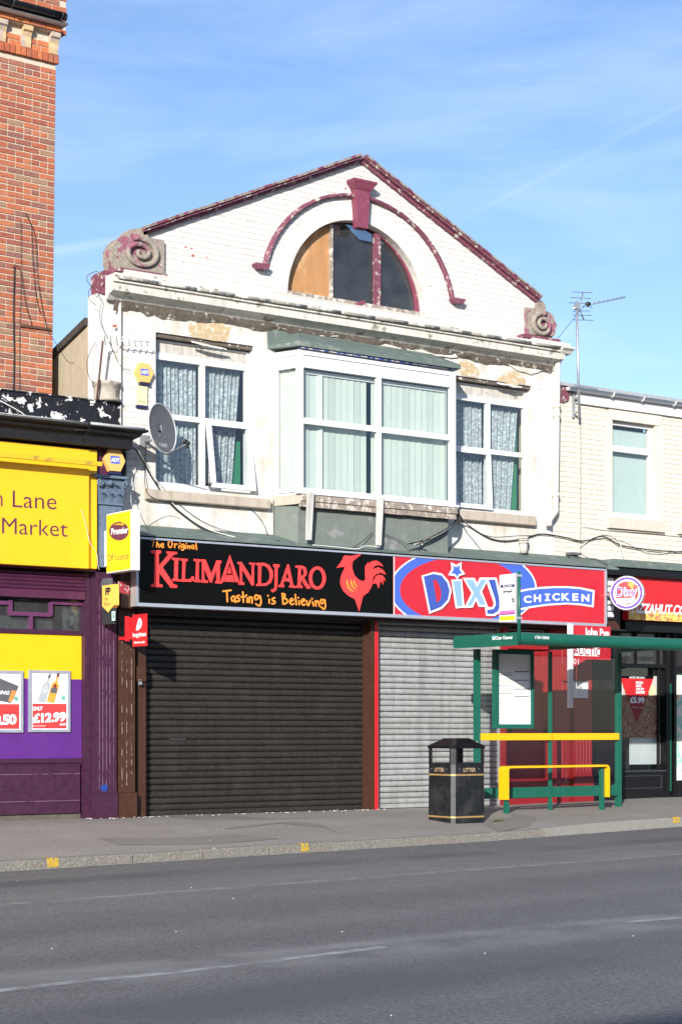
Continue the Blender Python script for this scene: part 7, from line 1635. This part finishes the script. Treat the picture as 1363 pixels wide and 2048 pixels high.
# ================================================================ SATELLITE DISH
dc = WP(325, 857, -0.42); dn = Vector((0.42, -0.90, 0.12)).normalized()
ds_ = thing('satellite_dish', 'dark grey satellite dish on the white wall beside the left upper window', 'satellite dish', (dc.x-0.15, 0, dc.z-0.3))
a_ = dn.cross(Vector((0, 0, 1))).normalized(); b_ = a_.cross(dn).normalized()
m = MB(); n = 36; rings = 7; vs = [dc-dn*0.045]
for i in range(1, rings+1):
    r_ = i/rings
    for k in range(n): t = 2*math.pi*k/n; vs.append(dc+a_*(0.300*r_*math.cos(t))+b_*(0.328*r_*math.sin(t))-dn*0.045*(1-r_*r_))
fs = [(0, 1+k, 1+(k+1) % n) for k in range(n)]+[(1+(i-1)*n+k, 1+(i-1)*n+(k+1) % n, 1+i*n+(k+1) % n, 1+i*n+k) for i in range(1, rings) for k in range(n)]
m.add(vs, fs, True); part('reflector', m, m_dgrey, ds_)
part('rim', MB().tube([dc+a_*(0.300*math.cos(2*math.pi*k/n))+b_*(0.328*math.sin(2*math.pi*k/n)) for k in range(n+1)], 0.010, 6, False), m_lgrey, ds_)
lo = dc-b_*0.33; ln = WP(372, 884, -0.85)
part('feed_arm', MB().tube([lo-dn*0.02, lo+dn*0.02-b_*0.02, ln-b_*0.03], 0.012, 6), m_dgrey, ds_)
hd = (dc-ln).normalized(); part('receiver_head', MB().tube([ln-hd*0.06, ln-hd*0.0], 0.026, 10).tube([ln, ln+hd*0.03], 0.032, 10).tube([ln-hd*0.03, ln-hd*0.03-b_*0.07], 0.02, 8), m_cable_b, ds_)
part('cap', MB().tube([ln+hd*0.031, ln+hd*0.036], 0.03, 10), m_lgrey, ds_)
wb = WP(290, 882, -0.03); part('wall_mount', MB().box(wb.x-0.07, wb.x+0.07, -0.025, 0.0, wb.z-0.08, wb.z+0.08).tube([(wb.x, -0.02, wb.z), (wb.x, -0.30, wb.z-0.02), dc-dn*0.10-b_*0.05], 0.02, 8).box(dc.x-0.08, dc.x+0.02, dc.y+0.05, dc.y+0.13, dc.z-0.09, dc.z+0.05), m_steel, ds_)
text('white_lettering', 'TRIAX', lambda u, v, o=0: dc+a_*u+b_*v-dn*(0.045*(1-(u/0.300)**2-(v/0.328)**2)-0.004), (-0.10, -0.19), (0.09, -0.19), (-0.10, -0.24), m_lgrey, ds_, 0, bold=0.03)
for (u_, v_) in ((-0.09, 0.03), (0.02, 0.03), (-0.09, -0.09), (0.02, -0.09)):
    c = dc+a_*u_+b_*v_-dn*(0.045*(1-(u_/0.300)**2-(v_/0.328)**2)-0.004); part('bolt', MB().tube([c-dn*0.004, c+dn*0.004], 0.008, 6), m_steel, ds_)
# ================================================================ ROOF AERIAL
ym = -0.14
mt_ = WP(1152, 602, ym); mb_ = WP(1157, 836, ym)
ae = thing('television_aerial', 'tall galvanised television aerial on a bracket at the corner of the cream building', 'aerial', (mb_.x, ym, mb_.z))
part('mast', MB().tube([mb_, mt_], 0.019, 8), m_steel, ae)
cA = lambda p: (1040+p[0]/5.926, 560+p[1]/5.926)
def A(p, y=ym): return WP(*cA(p), y)
part('boom', MB().tube([A((605, 340)), A((1240, 205))], 0.009, 6), m_steel, ae)
part('reflector_arm', MB().tube([A((740, 140)), A((690, 330)), A((752, 475))], 0.011, 6), m_steel, ae)
for (p, q_) in (((670, 122), (790, 170)), ((652, 190), (768, 236)), ((632, 252), (748, 296)), ((680, 352), (765, 384)), ((685, 400), (778, 437)), ((682, 455), (800, 495))):
    a = A(p, ym-0.02); b = A(q_, ym-0.02); mid = (a+b)/2; d = (b-a); part('reflector_rod', MB().tube([mid-d/2-Vector((0, -0.12, 0)), mid+d/2-Vector((0, 0.12, 0))], 0.006, 5), m_dgrey, ae)
for i in range(8):
    t = 0.40+0.6*i/7.2; p = A((605+635*t, 340-135*t)); L_ = 0.13-0.005*i
    part('director', MB().tube([p+Vector((-0.02, -L_/2, 0.025)), p+Vector((0, 0, 0)), p+Vector((-0.02, L_/2, 0.025))], 0.0055, 5), m_steel, ae)
p = A((797, 287)); part('dipole_box', MB().lathe([(0, -0.03), (0.035, -0.03), (0.04, 0.0), (0.035, 0.03), (0, 0.03)], p, (0, 1, 0), 12), m_cable_b, ae)
part('aerial_lead', MB().tube([p+Vector((0, -0.03, 0)), A((850, 330), ym-0.03), A((760, 305), ym-0.03), A((668, 400), ym-0.03)], 0.004, 5), m_cable_b, ae)
part('mast_clamp', MB().box(mt_.x-0.035, mt_.x+0.035, ym-0.035, ym+0.035, mt_.z-0.13, mt_.z-0.05), m_steel, ae)
q_ = A((690, 1255)); part('wall_bracket', MB().box(q_.x-0.10, q_.x+0.40, ym-0.015, ym+0.015, q_.z-0.015, q_.z+0.015).box(q_.x-0.018, q_.x+0.018, -0.03, 0.01, q_.z-0.48, q_.z-0.1).box(q_.x-0.015, q_.x+0.015, ym, 0.0, q_.z-0.20, q_.z-0.17).box(q_.x-0.015, q_.x+0.015, ym, 0.0, q_.z-0.42, q_.z-0.39), m_steel, ae)
st = MB().tube([A((655, 425)), WP(1112, 680, -0.05)], 0.004, 4); solo('stay_wire', st, m_cable_b, 'thin stay wire from the aerial mast to the right scroll', 'wire')
# small old aerial on the left pier
oa = thing('old_aerial', 'small rusty old aerial on a leaning stick at the left corner of the white building', 'aerial', WP(195, 800, -0.08))
part('stick', MB().tube([WP(194, 800, -0.10), WP(206, 682, -0.14)], 0.014, 6), m_rust, oa)
part('boom', MB().tube([WP(206, 680, -0.14), WP(300, 684, -0.20)], 0.007, 5), m_upvc, oa)
for i in range(8):
    p = WP(210+i*12, 680.5+i*0.5, -0.15-0.006*i); part('element', MB().tube([p+Vector((-0.035, -0.05, 0.05)), p+Vector((0.035, 0.05, -0.05))], 0.006, 5), m_dgrey if i < 3 else m_lgrey, oa)
# ================================================================ CABLES
def cable(pix, r, mt2, label, cat='cable', n=5, group=None):
    P = [WP(u, v, y) for u, v, y in pix]; Q = []
    for i in range(len(P)-1):
        p0 = P[max(i-1, 0)]; p1 = P[i]; p2 = P[i+1]; p3 = P[min(i+2, len(P)-1)]
        for k in range(5):
            t = k/5; Q.append(0.5*((2*p1)+(p2-p0)*t+(2*p0-5*p1+4*p2-p3)*t*t+(3*p1-p0-3*p2+p3)*t**3))
    Q.append(P[-1]); return solo('cable', MB().tube(Q, r, n), mt2, label, cat, group)
cable([(262, 893, -0.30), (276, 905, -0.2), (300, 948, -0.12), (335, 1000, -0.06), (370, 1032, -0.05), (410, 1058, -0.08), (450, 1072, -0.25)], 0.012, m_cable_b, 'thick black cable sloping from the black cornice to the black sign')
cable([(276, 900, -0.25), (303, 944, -0.10), (340, 1000, -0.05), (376, 1035, -0.05), (420, 1060, -0.1), (470, 1074, -0.3)], 0.007, m_cable_w, 'pale cable running beside the thick black one to the black sign')
cable([(278, 900, -0.3), (310, 955, -0.04), (360, 1010, -0.03), (420, 1050, -0.03), (500, 1072, -0.1), (560, 1082, -0.35)], 0.004, m_cable_b, 'thin black wire sagging from the cornice past the window sill')
cable([(292, 885, -0.03), (290, 930, -0.02), (291, 975, -0.11), (305, 995, -0.11), (345, 1005, -0.02), (420, 1010, -0.02), (470, 1014, -0.02), (500, 1018, -0.02), (525, 1045, -0.02), (536, 1075, -0.1)], 0.005, m_cable_b, 'black dish cable looping down and along under the left sill')
cable([(280, 1050, -0.1), (300, 1046, -0.03), (335, 1030, -0.02), (360, 1036, -0.03)], 0.004, m_cable_w, 'short white cable above the left end of the black sign')
cable([(266, 1015, -0.9), (262, 1000, -0.3), (264, 960, -0.06), (272, 935, -0.05), (279, 925, -0.05)], 0.005, m_cable_w, 'white cable rising from the yellow projecting sign to the cornice')
cable([(0, 790, -0.12), (30, 812, -0.18), (70, 842, -0.3), (110, 852, -0.45), (170, 860, -0.5), (230, 862, -0.5)], 0.009, m_cable_b, 'black cable lying across the flaking parapet')
cable([(0, 801, -0.12), (35, 820, -0.2), (75, 845, -0.3), (120, 856, -0.45), (190, 862, -0.5)], 0.006, m_cable_w, 'pale cable lying across the flaking parapet')
cable([(163, 1018, -0.38), (172, 1050, -0.38), (180, 1085, -0.38), (193, 1105, -0.31), (196, 1130, -0.28), (199, 1140, -0.25)], 0.004, m_cable_w, 'thin pale wire hanging down the yellow fascia')
# tower wires
cable([(29, 530, 0.97), (27, 620, 0.97), (28, 700, 0.97), (27, 784, 0.97)], 0.008, m_cable_b, 'black cable running straight down the brick wall')
cable([(42, 440, 0.97), (42, 560, 0.97), (39, 680, 0.97), (39, 786, 0.97)], 0.004, m_rust, 'thin brown wire down the brick wall')
cable([(50, 425, 0.97), (62, 450, 0.97), (66, 520, 0.97), (72, 590, 0.97), (80, 625, 0.97)], 0.004, m_cable_b, 'thin black wire curving down to the old batten')
cable([(50, 425, 0.97), (70, 470, 0.97), (76, 560, 0.97), (90, 640, 0.97), (100, 670, 0.97)], 0.004, m_cable_b, 'second thin wire curving down past the old batten')
cable([(31, 528, 0.96), (42, 545, 0.96), (50, 600, 0.96), (64, 652, 0.96)], 0.004, m_cable_b, 'looped wire beside the black cable on the brick wall')
cable([(104, 672, 0.9), (113, 688, 0.6), (127, 692, 0.4)], 0.004, m_cable_b, 'short wire from the brick corner to the sloping roof edge')
# loop against the sky
cable([(192, 610, -0.05), (180, 600, -0.08), (177, 585, -0.1), (183, 575, -0.1), (196, 560, -0.1), (200, 549, -0.1), (193, 543, -0.1), (178, 549, -0.1), (174, 558, -0.1), (180, 570, -0.1), (196, 585, -0.06), (203, 603, 0.0)], 0.0045, m_rust, 'loose rusty wire looped against the sky at the left corner')
cable([(192, 685, 0.02), (180, 705, 0.02), (174, 730, 0.02), (180, 758, 0.02), (192, 766, 0.0), (215, 768, -0.02), (238, 775, -0.04)], 0.0045, m_cable_b, 'thin wire bowing out from the corner pier over the beige wall')
cable([(203, 605, -0.0), (200, 640, -0.0), (215, 676, -0.02), (240, 730, -0.06), (262, 742, -0.06)], 0.004, m_cable_b, 'thin wire wandering down the corner pier to the alarm box')
# bundle by the bay
for i in range(7):
    o = i*2.0
    cable([(912+i*0.8, 1018, -0.36), (913-o*0.6, 1040+o*0.6, -0.40), (895-o*2, 1060+o*0.8, -0.42), (862-o*2, 1078+o*0.5, -0.45), (815+o*3, 1088+o*0.2, -0.50)], 0.006 if i % 3 else 0.009, m_cable_w if i in (2, 5) else m_cable_b, ('uppermost black cable of the tangle below the bay', 'second black cable of the tangle below the bay', 'upper white cable of the tangle below the bay', 'thick middle black cable of the tangle below the bay', 'thin black cable under the thick one in the tangle below the bay', 'lower white cable of the tangle below the bay', 'lowest black cable of the tangle below the bay')[i], group='tangled cables below the bay')
cable([(915, 1028, -0.30), (935, 1050, -0.05), (975, 1075, -0.03), (1010, 1082, -0.03), (1050, 1076, -0.03), (1080, 1068, -0.03), (1120, 1073, -0.03), (1165, 1082, -0.03), (1205, 1073, -0.03), (1240, 1090, -0.03), (1300, 1100, -0.03), (1375, 1105, -0.03)], 0.010, m_cable_b, 'long black cable swagged below the right window on to the cream wall')
cable([(915, 1024, -0.30), (938, 1052, -0.04), (980, 1072, -0.02), (1040, 1070, -0.02), (1100, 1071, -0.02), (1160, 1080, -0.02), (1230, 1076, -0.02), (1300, 1106, -0.02), (1375, 1098, -0.02)], 0.006, m_cable_w, 'long pale cable swagged beside the black one')
cable([(1160, 1092, -0.03), (1190, 1072, -0.03), (1215, 1068, -0.03), (1237, 1085, -0.03), (1248, 1120, -0.1), (1246, 1128, -0.2)], 0.007, m_cable_w, 'white cable arching down to the black shop canopy')
cable([(915, 1022, -0.3), (930, 1060, -0.04), (950, 1085, -0.04), (968, 1108, -0.1)], 0.004, m_cable_b, 'thin wire falling from the bay corner to the red sign')
cable([(1162, 1052, -0.01), (1220, 1060, -0.02), (1300, 1066, -0.02), (1375, 1073, -0.02)], 0.005, m_cable_w, 'thin straight wire under the cream window sill')
cable([(1130, 1120, -0.1), (1142, 1108, -0.1), (1150, 1112, -0.12), (1160, 1108, -0.1), (1180, 1118, -0.2), (1200, 1122, -0.3), (1216, 1135, -0.45), (1218, 1155, -0.45)], 0.006, m_cable_b, 'black cable leading over the end of the red sign')
cable([(625, 1090, -0.46), (650, 1092, -0.47), (690, 1096, -0.48), (715, 1098, -0.5), (725, 1093, -0.5), (740, 1092, -0.5), (760, 1095, -0.5)], 0.007, m_cable_w, 'white cable lying on the felt between the bay brackets')
cable([(705, 1096, -0.48), (728, 1080, -0.42), (745, 1064, -0.40)], 0.005, m_cable_b, 'black wire rising to the left of the second bay bracket')
cable([(762, 1065, -0.40), (800, 1082, -0.42), (820, 1095, -0.5)], 0.005, m_cable_b, 'black wire falling to the right of the second bay bracket')
q = WP(1150, 1110, -0.12); jb = thing('junction_box', 'small black cable junction box where the cables meet below the downpipe', 'junction box', (q.x, -0.12, q.z))
part('box', MB().box(q.x-0.10, q.x+0.10, -0.14, 0.0, q.z+0.0, q.z+0.04).box(q.x-0.07, q.x+0.05, -0.10, 0.0, q.z-0.05, q.z-0.002), m_dgrey, jb)
# ================================================================ LITTER
q = GP(1322, 1594, hp(5.4, -0.3)); cu_ = Vector((q.x, q.y, hp(q.x, q.y)+0.045)); ax_ = Vector((0.93, -0.25, 0.05)).normalized()
cupt = thing('drinks_cup', 'crushed blue and white paper drinks cup lying by the black shopfront', 'cup', (q.x, q.y, hp(q.x, q.y)))
part('cup', MB().lathe([(0, -0.075), (0.030, -0.075), (0.043, 0.07), (0.045, 0.075), (0.0, 0.06)], cu_, ax_, 18), mat('blue_cup_print', (0.02, 0.03, 0.20), 0.4, 0.1), cupt); part('rim', MB().tube([cu_+ax_*0.075+ax_.orthogonal().normalized()*0.045*math.cos(t)+ax_.cross(ax_.orthogonal().normalized())*0.045*math.sin(t) for t in [i*math.pi/8 for i in range(17)]], 0.004, 5), m_white, cupt)
part('base', MB().lathe([(0, -0.077), (0.031, -0.077), (0.034, -0.055)], cu_, ax_, 18), m_white, cupt); part('printed_disc', MB().lathe([(0, 0), (0.016, 0)], cu_+Vector((-0.002, -0.042, 0.012)), Vector((0, -1, 0.2)), 12), m_brred, cupt)
bits = MB()
for k in range(18):
    u = R.uniform(0, 1363); v = R.uniform(1625, 1700) if R.random() < 0.6 else R.uniform(1740, 2040)
    zt2 = -0.06 if v < 1700 else -0.22; p = GP(u, v, zt2)
    zz = hp(p.x, p.y)+0.007 if p.y > yk(p.x)+0.15 else (zr(p.x)+0.004 if p.y < yk(p.x)-0.02 else zkb(p.x)+0.006)
    s = R.uniform(0.002, 0.005) if R.random() < 0.9 else 0.012; a = 0
    bits.box(p.x-s, p.x+s, p.y-s*0.7, p.y+s*0.7, zz-0.001, zz+0.004)
for k in range(70):
    x = R.uniform(wx(150), wx(760)); y = -R.uniform(0.05, 0.35)-(0.1 if x < wx(290) else 0); s = R.uniform(0.004, 0.011); zz = hp(x, y)+0.006; bits.box(x-s, x+s, y-s, y+s, zz-0.002, zz+0.005)
solo('crumbs_of_litter', bits, mat('litter_paper', (0.55, 0.53, 0.48), 0.9, 0.3), kind='stuff')
wl = MB()
for k in range(120):
    x = R.uniform(-11, wx(188)); y = -0.0-R.uniform(0.0, 0.06); h = R.uniform(0.008, 0.03); a = R.uniform(0, 6.28)
    wl.add([(x, y, hp(x, y)), (x+0.012*math.cos(a), y+0.012*math.sin(a), hp(x, y)), (x+R.uniform(-0.01, 0.01), y-0.008, hp(x, y)+h)], [(0, 1, 2)])
solo('weeds', wl, m_moss, kind='stuff')
# ================================================================ UNSEEN TERRACE BEHIND THE VIEWER, ADDED TO BLOCK LOW SKY AND GIVE REFLECTIONS
OY = -30.0
m_ob = mat('terrace_brick', (0.27, 0.11, 0.07), 0.9, 0.2, 6, 0.4, 40)
for i, (x0, x1, h, lab) in enumerate(((-46, -31, 7.2, 'unseen added red brick terrace across the street, far left end'), (-30.7, -17, 6.4, 'unseen added lower red brick shop terrace across the street'), (-16.7, -3, 7.0, 'unseen added red brick terrace across the street facing the gabled building'), (-2.7, 12, 6.6, 'unseen added red brick terrace across the street facing the cream building'))):
    t = thing('unseen_terrace', lab, 'building', ((x0+x1)/2, OY-3, -0.1))
    part('wall', MB().box(x0, x1, OY-6, OY, -0.3, h), m_ob, t)
    part('roof', MB().prism([(x0-0.1, OY+0.3, h), (x0-0.1, OY-6.2, h), (x0-0.1, OY-3, h+1.2)], (x1-x0+0.2, 0, 0)), m_slate, t)
    k = 0; x = x0+1.2
    while x+1.3 < x1:
        for z0, z1 in ((4.0, 5.6), (0.4, 2.6)):
            f = part('window', MB().box(x, x+1.5, OY+0.005, OY+0.05, z0, z1), m_upvc, t); part('pane', MB().box(x+0.08, x+1.42, OY+0.051, OY+0.06, z0+0.08, z1-0.08), m_dark, f)
        x += 2.9
solo('far_pavement', MB().box(-60, 60, OY, -24.5+(-1.0), -0.35, -0.12), m_pave, kind='structure')  # unseen pavement added along with the terrace
